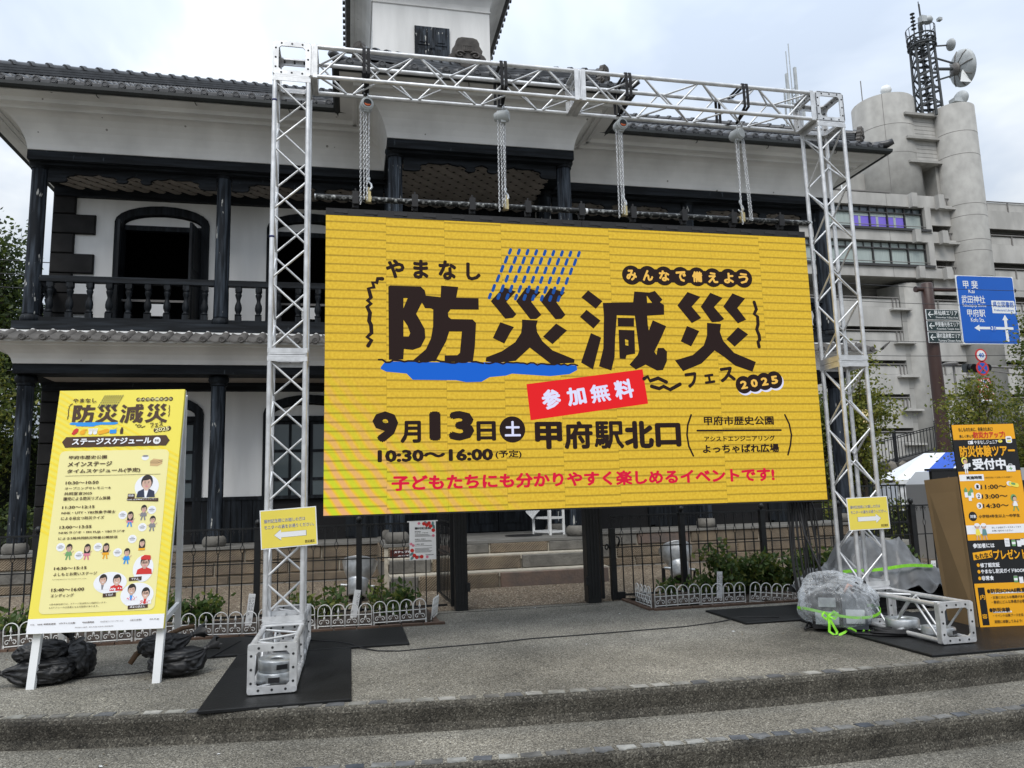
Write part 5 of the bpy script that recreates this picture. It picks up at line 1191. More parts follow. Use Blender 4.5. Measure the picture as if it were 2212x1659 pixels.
def make_screen():
    scr = thing('led_screen', 'large yellow festival video screen hanging under the truss', 'screen', (SU+SW/2, YS, SV))
    lm = led_mat(); cw, chh = SW/9, SH/5
    body = MB(); g = 0.0004
    body.box(-cw/2+g, cw/2-g, 0.0, 0.075, -chh/2+g, chh/2-g, mi=1)
    body.f = [f for k, f in enumerate(body.f) if k != 2]; body.m = body.m[:5]; body.sm = body.sm[:5]
    body.add([(-cw/2+g,0,-chh/2+g),(cw/2-g,0,-chh/2+g),(cw/2-g,0,chh/2-g),(-cw/2+g,0,chh/2-g)], [(0,1,2,3)], 0)
    cm = body.mesh('screen_panel', [lm, M['rubber']])
    PH = [0.10,0.40,0.62,0.35,0.35,0.70,0.70,0.70,0.20]
    for i in range(9):
        for j in range(5):
            o = link('screen_panel', cm, scr, (SU+cw*(i+.5), YS, SV+chh*(j+.5)))
            ph = PH[i]+(0.5 if (j < 3 and i in (4,7)) else 0)+(0.25 if j == 0 and i < 2 else 0)
            o['phase'] = ph - 13.7*chh*0
            o['phase'] = (ph + 13.7*(chh*j)) % 1.0
    B = Board((SU, YS, SV), (1,0,0), (0,0,1))
    dark = led_col('led_dark', (0.016,0.007,0.006)); white = led_col('led_white', (0.72,0.74,0.98)); red = led_col('led_red', (0.78,0.012,0.016)); crim = led_col('led_crimson', (0.66,0.006,0.045))
    blue = led_col('led_blue', (0.005,0.120,0.62)); navy = led_col('led_rain_blue', (0.005,0.075,0.34)); gold = led_col('led_gold', (0.86,0.52,0.10))
    h = 0.002
    mb = MB(); B.poly(mb, [WATER], h); part('water_graphic', mb, blue, scr)
    names = ['a']
    groups = [LOGO[0:1], LOGO[1:7], LOGO[7:13], LOGO[13:]]
    for grp in groups:
        mb = MB()
        for lp in grp: B.poly(mb, lp, h+0.001)
        part('lettering', mb, dark, scr)
    mb = MB(); r = random.Random(2)
    wl = [(0.43+0.03*i, 1.238+0.012*r.uniform(-1,1)) for i in range(30)]; B.line(mb, wl, 0.016, h+0.0013); part('wave_line', mb, dark, scr); mb = MB()
    wl = [(1.32+0.03*i, 1.232-0.0006*i+0.011*r.uniform(-1,1)) for i in range(28)]; B.line(mb, wl, 0.014, h+0.0013); part('wave_line', mb, dark, scr)
    for s in SQUIG: mb = MB(); B.line(mb, s, 0.034, h+0.0013); part('wave_line', mb, dark, scr)
    mb = MB()
    for row, (a, b) in enumerate(RAIN_ROWS):
        for k in range(9):
            u = a[0]+(b[0]-a[0])*k/8; v = a[1]+(b[1]-a[1])*k/8; L_ = 0.027 if row not in (0, 5) else 0.020
            B.line(mb, [(u-L_*.32, v-L_*.85), (u, v), (u+L_*.32, v+L_*.85)], 0.027, h+0.002)
    part('rain_graphic', mb, navy, scr)
    for cs, rr, txt, hh, rot in ((PILL, PILL_R, 'みんなで備えよう', 0.052, 0), (PILL25, PILL25_R, '2025', 0.040, 8)):
        if txt == '2025':
            mb = MB()
            for u, v in cs: B.ell(mb, u+.012, v-.016, rr, rr, h, n=28)
            part('pill_highlight', mb, white, scr)
        mb = MB()
        for k, (u, v) in enumerate(cs): B.ell(mb, u, v, rr, rr, h+0.0008+0.00004*k, n=28)
        B.line(mb, [(u, v) for u, v in cs], rr*1.35, h+0.0006)
        part('lettering_ground', mb, dark, scr)
        mb = MB()
        for (u, v), chx in zip(cs, txt):
            w = 0.036 if txt == '2025' else 0.050
            B.text(mb, chx, u-w, v-hh*(0.98), u+w, v+hh*(0.98), h+0.0022, 0.045, rot)
        part('lettering', mb, gold, scr)
    mb = MB(); B.poly(mb, [BANNER[::-1]], h); part('red_banner', mb, red, scr)
    mb = MB(); B.ell(mb, *SATC, SATC_R, SATC_R, h, n=36); part('lettering_ground', mb, dark, scr)
    for s in PAREN: mb = MB(); B.line(mb, s, 0.017, h); part('bracket_line', mb, dark, scr)
    cm_ = dict(dark=dark, white=white, red=crim)
    for t in LED_TEXT:
        s, u0, v0, u1, v1, c, bo, ro = t; mb = MB(); B.text(mb, s, u0, v0, u1, v1, h+0.0016, bo, ro); part('lettering', mb, cm_[c], scr)
    # top bar with hand slots and the bottom frame
    for x0, x1 in ((SU, SU+SW/2-0.002), (SU+SW/2+0.002, SU+SW)):
        b = MB(); b.box(x0, x1, YS-0.004, YS+0.08, SV+SH+0.001, SV+SH+0.060); tb = part('top_bar', b, M['rubber'], scr)
        n = 9
        for k in range(n):
            xx = x0+(x1-x0)*(k+.5)/n
            s = MB(); s.box(xx-0.055, xx+0.055, YS-0.0075, YS-0.0045, SV+SH+0.022, SV+SH+0.046); s.box(xx+0.02, xx+0.052, YS-0.010, YS-0.008, SV+SH+0.018, SV+SH+0.026); part('hand_slot', s, M['hole'], tb)
    b = MB(); b.box(SU, SU+SW, YS+0.002, YS+0.08, SV-0.012, SV-0.001); part('bottom_edge', b, M['rubber'], scr)
make_screen()

# ------------------------------------------------------------------ pipe, hoists, slings
def make_rigging():
    m = mat('worn_black_pipe', (0.34,0.35,0.34), 0.45, metal=0.3, col2=(0.014,0.015,0.015), scale=38, stretch=(1,1,1), detail=5, lo=0.52, hi=0.70)
    p = MB(); p.cyl((-0.29,6.25,3.738),(4.335,6.25,3.733),0.0245,16)
    pipe = solo('hanging_pipe', p, m, 'scuffed black scaffold pipe above the yellow screen', 'pipe')
    w = MB(); w.cyl((2.07,6.25,3.7355),(2.09,6.25,3.7355),0.0262,14); part('coupling', w, M['paper'], pipe)
    w = MB(); w.cyl((-0.30,6.25,3.738),(-0.291,6.25,3.738),0.026,14); w.cyl((4.336,6.25,3.733),(4.35,6.25,3.733),0.026,14); part('end_cap', w, M['zinc'], pipe)
    for x in (0.036, 0.535, 1.034, 1.533, 2.03, 2.521, 3.022, 3.52, 4.014):
        c = MB(); c.box(x-.026,x+.026,6.235,6.265,3.655,3.69); c.box(x-.022,x-.014,6.21,6.29,3.69,3.785); c.box(x+.014,x+.022,6.21,6.29,3.69,3.785); c.box(x-.026,x+.026,6.205,6.218,3.68,3.79); c.cyl((x,6.23,3.79),(x,6.23,3.82),.008,6)
        part('screen_bracket', c, M['rubber'], pipe)
    hoists = [(0.125, 0.10, 0.4, 'first'), (1.315, 1.0, 2.0, ''), (2.418, 0.1, 0.4, ''), (3.59, 0.5, 0.9, '')]
    hl = ['chain hoist with dark round label, leftmost of the four over the screen', 'chain hoist turned edge-on, second from the left over the screen', 'chain hoist with dark round label just right of the truss splice', 'chain hoist with plain pale cover, nearest the right tower']
    sl = ['black lifting sling round the truss at the leftmost hoist', 'black lifting sling round the truss at the edge-on hoist', 'black lifting sling beside the truss splice plates', 'slanting black lifting sling nearest the right tower']
    lk = MB(); lk.tube([(0.0068*cos(t), 0, 0.0135*sin(t)) for t in [2*pi*i/10 for i in range(10)]], 0.0026, 5, closed=True)
    for i, (x, ya, rz, _) in enumerate(hoists):
        zb = 4.545; yy = 6.17
        t = thing('chain_hoist', hl[i], 'hoist', (x, yy, zb), 'chain hoists holding the screen')
        ang = (0.15, 1.15, 0.10, 0.35)[i]*1.0
        d = Vector((sin(ang), -cos(ang), 0))
        c = Vector((x, yy, zb))
        b = MB(); b.cyl(c-d*0.045, c+d*0.045, 0.055, 20); b.cyl(c+d*0.045, c+d*0.058, 0.050, 20, r2=0.042)
        b.cyl(c-d*0.045, c-d*0.075, 0.048, 16, r2=0.035); b.box(x-.022, x+.022, yy-.03, yy+.03, zb-0.065, zb-.03)
        part('body', b, M['antlight'], t)
        if i in (0, 2):
            l = MB(); l.cyl(c+d*0.0581, c+d*0.0595, 0.034, 20); part('label', l, M['p_black'], t)
            l = MB(); Bd = Board(c+d*0.0602, Vector((cos(ang), sin(ang), 0)), (0,0,1)); Bd.poly(l, [[(-.026,-.006),(-.022,-.022),(0,-.029),(.022,-.022),(.026,-.010),(0,-.012)]], 0); part('label_stripe', l, mat('label_orange', (0.6,0.12,0.03), 0.5), t)
        hk = MB(); hk.tube([(x,yy,zb+0.05),(x,yy,zb+0.075),(x+.012,yy,zb+0.09),(x+.012,yy,zb+.11),(x-.004,yy,zb+.122),(x-.016,yy,zb+.11)], 0.006, 6); part('top_hook', hk, M['zinc'], t)
        # chain strands: one to the lower hook, two or three slack loops
        zk = (3.86, 3.835, 3.84, 3.85)[i]
        strands = [(x+0.020, yy+0.02, x+0.020, 6.235, zk+0.05)]
        for k, dx in enumerate((-0.060, -0.030, -0.006) if i != 3 else (-0.03, 0.05, 0.072)):
            strands.append((x+dx*.8, yy-0.01, x+dx+(0.012 if i != 3 else 0.03), 6.185, 3.655+0.02*k if k != 1 else 3.70))
        for (xa, ya2, xb, yb2, ze) in strands:
            s = MB(); L_ = zb-0.06-ze; n = int(L_/0.0205)
            for q in range(n):
                f = q/n; mm = Matrix.Translation((xa+(xb-xa)*f, ya2+(yb2-ya2)*f, zb-0.06-L_*f)) @ Matrix.Rotation((pi/2 if q % 2 else 0)+0.5, 4, 'Z')
                s.merge(lk, mm)
            part('chain', s, M['chain'], t)
        h = MB(); hx, hy = x+0.020, 6.24
        h.tube([(hx,hy,zk+.055),(hx,hy,zk+.03),(hx+.02,hy,zk+.012),(hx+.027,hy,zk-.015),(hx+.012,hy,zk-.04),(hx-.012,hy,zk-.042),(hx-.025,hy,zk-.02)], [.010,.008,.009,.010,.010,.008,.005], 8)
        h.cyl((hx,hy,zk+.045),(hx,hy,zk+.07),.014,8); part('lower_hook', h, M['zinc'], t)
        cl = MB(); cl.cyl((hx-.025,6.25,3.7355),(hx+.025,6.25,3.7355),.032,12); cl.box(hx-.018,hx+.018,6.20,6.225,3.70,3.79); cl.cyl((hx,6.212,3.78),(hx,6.212,3.83),.008,6); part('pipe_clamp', cl, M['brass'], t)
        # sling
        s = MB(); xt = x+(0.0, -0.02, 0.02, 0.0)[i]; bot = (x, yy, zb+0.112)
        for k, ox in enumerate((-0.024, 0.012)):
            xf_ = xt+ox
            s.ribbon([bot, (xf_+.002,5.957,4.72),(xf_,5.955,4.90),(xf_,5.963,4.950),(xf_,5.99,4.955),(xf_,6.235,4.955),(xf_+(0.0 if i != 3 else -.12),6.272,4.94),(xf_-(0.0 if i != 3 else .12),6.272,4.68),bot], 0.027, 0.004, (1,0,0))
        solo('lifting_sling', s, M['strap'], sl[i], 'sling', 'black slings round the top truss')
make_rigging()
# ------------------------------------------------------------------ arrow notices on the towers
def arrow_sign(o, w, h, right, label, tilt):
    B = Board(o, (cos(tilt), 0, sin(tilt)), (-sin(tilt), 0, cos(tilt)))
    mb = MB(); B.plate(mb, 0, 0, w, h, 0.006); s = solo('arrow_notice', mb, M['paper'], label, 'sign', 'yellow arrow notices on the truss towers')
    mb = MB(); B.rect(mb, 0.007, 0.007, w-0.007, h-0.007, 0.001); part('sign_face', mb, M['arrowy'], s)
    mb = MB(); B.text(mb, '藤村記念館にお越しの方は', w*.07, h*.66, w*.80, h*.76, 0.0022, .0); B.text(mb, 'モニターの裏をお通りください。', w*.07, h*.50, w*.95, h*.60, 0.0022, .0)
    B.text(mb, '防災減災', w*.78, h*.07, w*.95, h*.15, 0.0022, .02)
    part('lettering', mb, M['p_brown'], s)
    mb = MB(); B.text(mb, '藤村記念館にお越しの方は', w*.07, h*.66, w*.80, h*.76, 0.0016, .035); B.text(mb, 'モニターの裏をお通りください。', w*.07, h*.50, w*.95, h*.60, 0.0016, .035); part('lettering_outline', mb, M['p_white'], s)
    a = [(.24,.335),(.36,.47),(.36,.40),(.80,.40),(.80,.27),(.36,.27),(.36,.20)]
    if right: a = [(1.03-x, y) for x, y in a][::-1]
    lp = [(x*w, y*h) for x, y in a]; cx = sum(p[0] for p in lp)/7; cy = sum(p[1] for p in lp)/7
    mb = MB(); B.poly(mb, [[(cx+(x-cx)*1.03, cy+(y-cy)*1.07) for x, y in lp][::-1]], 0.0016); part('arrow_outline', mb, M['p_grey'], s)
    mb = MB(); B.poly(mb, [lp[::-1]], 0.0022); part('arrow', mb, M['paper'], s)
arrow_sign((-0.640, 5.943, 0.868), 0.405, 0.285, False, 'yellow notice with arrow pointing left on the left tower', 0.055)
arrow_sign((4.250, 5.943, 0.826), 0.408, 0.283, True, 'yellow notice with arrow pointing right on the right tower', 0.015)

# ------------------------------------------------------------------ schedule board on an A-frame
def make_schedule():
    O, e, up = (-2.142,5.904,0), (.9942,-.1075,0), (.0168,.1555,.9877)
    B = Board(O, e, up); W0, W1, V0, V1 = -0.038, 0.868, 0.366, 2.114
    s = thing('schedule_board', 'tall yellow stage schedule board on a white A-frame', 'sign', (-1.72, 6.2, 0))
    mb = MB(); B.plate(mb, W0, V0, W1, V1, 0.028); part('board', mb, M['p_yellow'], s)
    mb = MB(); B.plate(mb, W0, V0, W1, V1, 0.012, -0.029); part('board_back', mb, M['whitep'], s)
    # legs
    A = lambda u, v, h: B.at(u, v, h)
    for u in (0.015, 0.835):
        l = MB(); l.bar(A(u,0.0,-0.058), A(u,2.10,-0.058), 0.052, 0.034, up=tuple(B.n)); part('front_leg', l, M['whitep'], s)
    for u, f in ((0.015, (-2.45,7.50,0.01)), (0.835, (-1.50,7.45,0.01))):
        l = MB(); l.bar(A(u,2.09,-0.095), f, 0.045, 0.034, up=(0,1,0)); part('rear_leg', l, M['whitep'], s)
        l = MB(); q = A(u,0.42,-0.085); t_ = Vector(f)+(A(u,2.09,-0.095)-Vector(f))*0.17; l.bar(q, t_, 0.028, 0.04); part('side_stretcher', l, M['whitep'], s)
    l = MB(); q = A(0.015,0.03,-0.085); l.bar(q, Vector((-2.45,7.50,0.05))*0.35+q*0.65, 0.03, 0.035); part('foot_stretcher', l, M['whitep'], s)
    D = SCH_POLY; h = 0.0012
    # diagonal pale stripes of the yellow ground
    mb = MB(); k = V0+0.16
    while k < V1+0.85:
        pts = [(W0, k), (W1, k-0.52), (W1, k-0.52+0.018), (W0, k+0.018)]
        cl = [(u, min(max(v, V0+0.155), V1)) for u, v in pts]
        if max(p[1] for p in cl)-min(p[1] for p in cl) > 0.02 and pts[1][1] > V0+0.155 and pts[0][1] < V1: B.poly(mb, [cl], h)
        k += 0.045
    part('print_stripes', mb, M['p_stripe'], s)
    u0, v0 = D['panel'][3]; u1, v1 = D['panel'][1]
    mb = MB(); B.rrect(mb, D['panel'][3][0], D['panel'][3][1], D['panel'][1][0], (D['panel'][0][1]+D['panel'][1][1])/2, 0.035, h*2); part('pale_panel', mb, M['p_pale'], s)
    mb = MB(); B.rect(mb, W0+.001, V0+.001, W1-.001, (D['strip'][0][1]+D['strip'][1][1])/2, h*2); part('white_strip', mb, M['p_white'], s)
    mb = MB(); B.poly(mb, [D['banner'][::-1]], h*2)
    for c in D['cap']: B.poly(mb, [c[::-1]], h*5)
    part('brown_labels', mb, M['p_brown'], s)
    # the festival logo again, small
    (lx0, ly0), (lx1, ly1) = D['logo']; bx0, by0, bx1, by1 = 0.511, 1.235, 3.89, 1.895
    fx = lambda u, v: (lx0+(u-bx0)/(bx1-bx0)*(lx1-lx0), ly0+(v-by0)/(by1-by0)*(ly1-ly0))
    mb = MB(); B.poly(mb, [[fx(*p) for p in WATER]], h*2); part('water_graphic', mb, M['p_blue'], s)
    mb = MB()
    for lp in LOGO: B.poly(mb, [[fx(*p) for p in l] for l in lp], h*3)
    for sq in SQUIG: B.line(mb, [fx(*p) for p in sq], 0.006, h*3)
    part('logo_lettering', mb, M['p_brown'], s)
    mb = MB()
    for row, (a, b) in enumerate(RAIN_ROWS):
        for k in range(9):
            u = a[0]+(b[0]-a[0])*k/8; v = a[1]+(b[1]-a[1])*k/8; B.line(mb, [fx(u-.010, v-.026), fx(u+.010, v+.026)], 0.005, h*4)
    part('rain_graphic', mb, M['p_navy'], s)
    mb = MB()
    for (a, b), n, r in ((D['pill'], 8, 0.016), (D['pill25'], 4, 0.019)):
        for k in range(n): B.ell(mb, a[0]+(b[0]-a[0])*k/(n-1), a[1]+(b[1]-a[1])*k/(n-1), r, r, h*2+0.00005*k, n=16)
    part('lettering_ground', mb, M['p_brown'], s)
    mb = MB(); B.line(mb, D['rule'], 0.0022, h*4); part('rule', mb, M['p_brown'], s)
    mb = MB(); B.ell(mb, *D['satc'], 0.027, 0.027, h*3); part('label_circle', mb, M['p_white'], s)
    cmx = dict(brown=M['p_brown'], white=M['p_white'], pale=M['p_pale'])
    for t in SCH_TEXT:
        st, a, b, c, d, cn, bo, ro = t; mb = MB(); B.text(mb, st, a, b, c, d, h*6, bo, ro); part('lettering', mb, cmx[cn], s)
    # little pictures of emergency goods
    ic = D['icons']; pals = ['p_red','p_orange','p_white','p_orange','p_blue','p_brown']
    for k, (u, v) in enumerate(ic):
        mb = MB(); w = 0.025
        if k == 0: B.poly(mb, [[(u-.022,v-.018),(u-.004,v-.026),(u+.022,v-.004),(u+.024,v+.020),(u+.008,v+.026),(u-.010,v+.014)]], h*3)
        elif k == 1: B.ell(mb, u-.004, v-.006, .020, .017, h*3); B.poly(mb, [[(u,v+.004),(u+.026,v+.010),(u+.026,v+.022),(u-.006,v+.016)]], h*3.3)
        elif k == 2:
            for sx in (-1, 1):
                B.ell(mb, u+sx*.016, v-.010, .014, .013, h*3)
                for q in range(4): B.line(mb, [(u+sx*(.006+.007*q), v), (u+sx*(.003+.009*q), v+.022)], .006, h*3.1+0.0001*q)
        elif k == 3: B.line(mb, [(u-.024,v-.010),(u+.026,v+.004)], .030, h*3)
        elif k == 4: B.rrect(mb, u-.024, v-.016, u+.024, v+.014, .005, h*3); B.line(mb, [(u+.008,v+.012),(u+.026,v+.026)], .003, h*3.2)
        else: B.rrect(mb, u-.010, v-.022, u+.012, v+.016, .004, h*3); B.rrect(mb, u-.005, v+.014, u+.008, v+.028, .002, h*3.2)
        part('goods_picture', mb, M[pals[k]], s)
    (bu, bv), (cu, cv) = D['box']
    mb = MB(); B.ell(mb, bu, bv, .026, .020, h*3); part('goods_picture', mb, M['p_white'], s)
    mb = MB(); B.ell(mb, bu, bv+.012, .022, .007, h*3.6); part('goods_picture', mb, M['p_grey'], s)
    mb = MB(); B.poly(mb, [[(cu-.042,cv-.026),(cu+.012,cv-.030),(cu+.044,cv-.012),(cu+.044,cv+.018),(cu-.020,cv+.028),(cu-.042,cv+.010)]], h*3); part('goods_picture', mb, M['p_tan'], s)
    mb = MB(); B.line(mb, [(cu-.042,cv-.004),(cu+.012,cv-.006),(cu+.044,cv+.006)], .003, h*3.4); B.line(mb, [(cu-.042,cv+.010),(cu+.012,cv+.008),(cu+.044,cv+.018)], .0025, h*3.5); part('goods_picture', mb, M['p_brown'], s)
    # printed portraits: plain round faces in white ovals
    for k, (u, v, a, b) in enumerate(SCH_OVAL): mb = MB(); B.ell(mb, u, v, a, b, h*3+0.0001*k, n=36); part('portrait_ground', mb, M['p_white'], s)
    for u, v in SCH_BUB: mb = MB(); B.ell(mb, u, v, .030, .030, h*3, n=24); part('speech_bubble', mb, M['p_white'], s)
    KEYS = ('p_skin','p_hair','p_navy','p_red','p_pink','p_blue','p_orange','p_grey','p_green','p_white')
    LY = {}
    def flush():
        mb = MB()
        for i, k in enumerate(KEYS):
            if k in LY and LY[k].f: mb.merge(LY[k], mi=i)
        if mb.f: part('portrait_print', mb, [M[k] for k in KEYS], s)
        for k in KEYS: LY[k] = MB()
    flush()
    def bust(u, v, sc_, cloth, w=1.0, long_=False, shirt=None, dots=None, glasses=False, smile=False):
        flush(); B.poly(LY[cloth], [[(u-.052*sc_*w,v-.085*sc_),(u+.052*sc_*w,v-.085*sc_),(u+.046*sc_*w,v-.050*sc_),(u+.012*sc_,v-.034*sc_),(u-.012*sc_,v-.034*sc_),(u-.046*sc_*w,v-.050*sc_)]], h*4)
        B.ell(LY['p_hair'], u, v+.006*sc_, .033*sc_, .043*sc_, h*4.2)
        if long_: B.rrect(LY['p_hair'], u-.034*sc_, v-.060*sc_, u+.034*sc_, v+.015*sc_, .012*sc_, h*4.1)
        B.rect(LY['p_skin'], u-.010*sc_, v-.045*sc_, u+.010*sc_, v-.018*sc_, h*4.4)
        B.ell(LY['p_skin'], u, v-.006*sc_, .0265*sc_, .034*sc_, h*4.6)
        B.ell(LY['p_hair'], u-.004*sc_, v+.026*sc_, .026*sc_, .011*sc_, h*4.9, rot=12)
        for sx in (-1, 1): B.ell(LY['p_hair'], u+sx*.010*sc_, v+.000*sc_, .0042*sc_, .0018*sc_, h*5); B.line(LY['p_hair'], [(u+sx*.005*sc_, v+.008*sc_), (u+sx*.015*sc_, v+.007*sc_)], .0018*sc_, h*5)
        B.line(LY['p_pink'], [(u-.003*sc_, v-.010*sc_), (u+.003*sc_, v-.010*sc_)], .002*sc_, h*5)
        B.ell(LY['p_white'] if smile else LY['p_pink'], u, v-.021*sc_, .009*sc_, .0028*sc_, h*5)
        if shirt: B.poly(LY[shirt], [[(u-.013*sc_,v-.036*sc_),(u+.013*sc_,v-.036*sc_),(u+.005*sc_,v-.085*sc_),(u-.005*sc_,v-.085*sc_)][::-1]], h*4.3)
        if dots:
            rr = random.Random(int(u*9999))
            for q in range(16): B.ell(LY[dots], u+rr.uniform(-.042,.042)*sc_, v-rr.uniform(.056,.082)*sc_, .0045*sc_, .004*sc_, h*4.25+.00002*q, n=7)
        if glasses:
            for sx in (-1, 1): B.line(LY['p_hair'], [(u+sx*.003*sc_, v+.004*sc_), (u+sx*.018*sc_, v+.004*sc_), (u+sx*.018*sc_, v-.006*sc_), (u+sx*.003*sc_, v-.006*sc_), (u+sx*.003*sc_, v+.004*sc_)], .0028*sc_, h*5.2)
    F = SCH_FACES
    bust(F[0][0], F[0][1]+.01, 1.25, 'p_navy', shirt='p_white'); bust(F[1][0], F[1][1], .80, 'p_white', shirt='p_grey', smile=True); bust(F[2][0], F[2][1], .85, 'p_red', dots='p_white', smile=True); bust(F[3][0]-.004, F[3][1]-.004, .95, 'p_red', 1.1, glasses=True); bust(F[4][0], F[4][1], .85, 'p_white', shirt='p_blue', dots='p_pink', smile=True); bust(F[5][0], F[5][1], .85, 'p_white', shirt='p_red', dots='p_red', glasses=True, smile=True)
    B.poly(LY['p_red'], [[(F[3][0]-.034,F[3][1]+.018),(F[3][0]+.034,F[3][1]+.014),(F[3][0]+.030,F[3][1]+.045),(F[3][0]-.010,F[3][1]+.050),(F[3][0]-.034,F[3][1]+.036)]], h*5.4)
    cl = ['p_pink','p_grey','p_grey','p_green','p_pink','p_orange','p_blue','p_orange']
    for k, (u, v) in enumerate(SCH_HEADS):
        bust(u, v, .62, cl[k], .72, k in (0, 4, 5, 7))
        if k != 7:
            lg = LY[('p_blue','p_grey','p_grey','p_green','p_pink','p_orange','p_blue','p_navy')[k]]
            for sx in (-1, 1): B.line(lg, [(u+sx*.006, v-.050), (u+sx*.013, v-.078)], .009, h*4.05)
            for sx in (-1, 1): B.line(LY['p_skin'], [(u+sx*.018, v-.036), (u+sx*.032, v-.030+.008*sx)], .004, h*4.3)
    flush()
    # small bubble captions read as grey lines
    mb = MB()
    for u, v in SCH_BUB:
        for q, (w, dv) in enumerate(((.010,.012),(.018,.002),(.014,-.008))): B.line(mb, [(u-w, v+dv), (u+w, v+dv)], .004 if q == 1 else .002, h*5)
    part('caption_lines', mb, M['p_grey'], s)
make_schedule()

# ------------------------------------------------------------------ orange tour sign, a folded cardboard pillar
def make_tour():
    O, e, up = (5.131,5.583,0), (.9906,-.1367,0), (.0066,.0475,.9988)
    B = Board(O, e, up); W, H = 0.575, 1.722
    s = thing('tour_sign', 'tall orange and black cardboard tour sign at the right edge', 'sign', (5.35, 5.7, 0))
    mb = MB(); B.plate(mb, 0.0, 0.0, W+0.004, H, 0.012); part('front_panel', mb, M['p_black'], s)
    # brown side wing folded back from the left edge and the far wing behind
    b = MB(); a0 = B.at(-0.002, 0.0, -0.008); a1 = B.at(-0.002, 1.27, -0.008); c0 = Vector((5.215, 5.965, 0.0)); c1 = Vector((5.225, 6.01, 1.30))
    # the wing reaches from the front edge back and to the left
    c0 = Vector((5.157, 5.950, 0.002)); c1 = Vector((5.09, 5.985, 1.245))
    n = (c0-a0).cross(a1-a0).normalized()*0.004
    vs = [a0-n,c0-n,c1-n,a1-n,a0+n,c0+n,c1+n,a1+n]; b.add(vs, [(3,2,1,0),(4,5,6,7),(0,1,5,4),(1,2,6,5),(2,3,7,6),(3,0,4,7)])
    part('side_wing', b, M['cardboard'], s)
    b = MB(); d0 = B.at(W, 0, -0.42); d1 = B.at(W, 1.22, -0.36); vs = [c0,d0,d1,c1]; vs += [v+Vector((0,.006,0)) for v in vs]; b.add(vs, [(0,1,2,3),(7,6,5,4),(0,4,5,1),(1,5,6,2),(2,6,7,3),(3,7,4,0)]); part('back_wing', b, M['cardboard'], s)
    D = TOUR_V; h = 0.0012
    for va, vb in ((D['b1'][1], H-0.004), (D['b2'][1], D['b1'][0]), (0.004, D['b2'][0])): mb = MB(); B.rect(mb, 0.006, va, W, vb, h); part('orange_print', mb, M['p_orange'], s)
    mb = MB(); B.poly(mb, [D['more']], h*2); part('orange_print', mb, M['p_orange'], s)
    for u, v in D['bul']: mb = MB(); B.ell(mb, u, v, .013, .015, h*2); part('bullet', mb, M['p_orange'], s)
    mb = MB(); (a, b_), (c, d_) = D['w1']; B.rect(mb, 0.010, b_, c, d_, h*2); part('white_print', mb, M['p_white'], s); mb = MB(); B.rect(mb, 0.006, D['w2'][0], W, D['w2'][1], h*2); part('white_print', mb, M['p_white'], s)
    for u, v in D['circ']: mb = MB(); B.ell(mb, u, v, .026, .027, h*2); part('number_circle', mb, M['p_white'], s)
    for q in ((0.139, 0.283, W, 0.295), (0.133, 0.129, 0.30, 0.141)): mb = MB(); B.rect(mb, *q, h*2); part('white_print', mb, M['p_white'], s)
    mb = MB(); B.ell(mb, *D['target'], .037, .040, h*2); part('black_print', mb, M['p_black'], s)
    for u, v in D['dot']: mb = MB(); B.ell(mb, u, v, .014, .017, h*2); part('bullet', mb, M['p_black'], s)
    mb = MB(); B.rect(mb, 0.030, 0.033, 0.090, 0.338, h*2); part('black_print', mb, M['p_black'], s)
    cmx = dict(black=M['p_black'], white=M['p_white'], red=M['p_red'], yellow=M['p_orange'])
    for t in TOUR_TEXT:
        st, a, b_, c, d_, cn, bo, ro = t; mb = MB(); B.text(mb, st, a, b_, min(c, W-0.002) if c < W+.3 else c, d_, h*4, bo, ro); part('lettering', mb, cmx[cn], s)
    KEYS = ('p_skin','p_hair','p_white','p_orange','p_green','p_grey','p_yellow','p_teal')
    LY = {k: MB() for k in KEYS}
    def fl():
        mb = MB()
        for i, k in enumerate(KEYS):
            if LY[k].f: mb.merge(LY[k], mi=i)
            LY[k] = MB()
        if mb.f: part('picture_print', mb, [M[k] for k in KEYS], s)
    ic = D['icons']
    fl(); u, v = ic[0]; B.rrect(LY['p_white'], u-.022, v-.014, u+.024, v+.014, .004, h*3); B.ell(LY['p_grey'], u-.010, v, .008, .009, h*3.5); B.line(LY['p_white'], [(u+.01,v+.012),(u+.035,v+.034)], .003, h*3)
    fl(); u, v = ic[1]; B.ell(LY['p_yellow'], u, v, .020, .014, h*3); B.ell(LY['p_grey'], u, v+.006, .008, .004, h*3.5)
    fl(); u, v = ic[2]; B.rrect(LY['p_white'], u-.028, v-.030, u+.028, v+.030, .014, h*3); B.rrect(LY['p_grey'], u-.018, v+.002, u+.018, v+.016, .004, h*3.5); B.rrect(LY['p_yellow'], u-.018, v-.022, u+.018, v-.006, .004, h*3.6)
    for k, hat in ((3, 'p_yellow'), (7, 'p_green')):
        fl(); u, v = ic[k]; B.ell(LY[hat], u-.006, v+.045, .027, .032, h*3); B.ell(LY['p_hair'], u-.002, v+.042, .019, .022, h*3.3); B.ell(LY['p_skin'], u+.001, v+.036, .017, .018, h*3.6)
        B.poly(LY['p_white'], [[(u-.022,v-.024),(u+.022,v-.024),(u+.014,v+.018),(u-.014,v+.018)]], h*3.2)
        for sx in (-1, 1): B.line(LY[hat] if k == 7 else LY['p_white'], [(u+sx*.008, v-.024), (u+sx*(.009 if k == 3 else .022), v-.062)], .010, h*3.1)
        for sx in (-1, 1): B.line(LY['p_skin'], [(u+sx*.014, v+.010), (u+sx*.030, v-.004 if k == 3 else v+.014*sx)], .007, h*3.4)
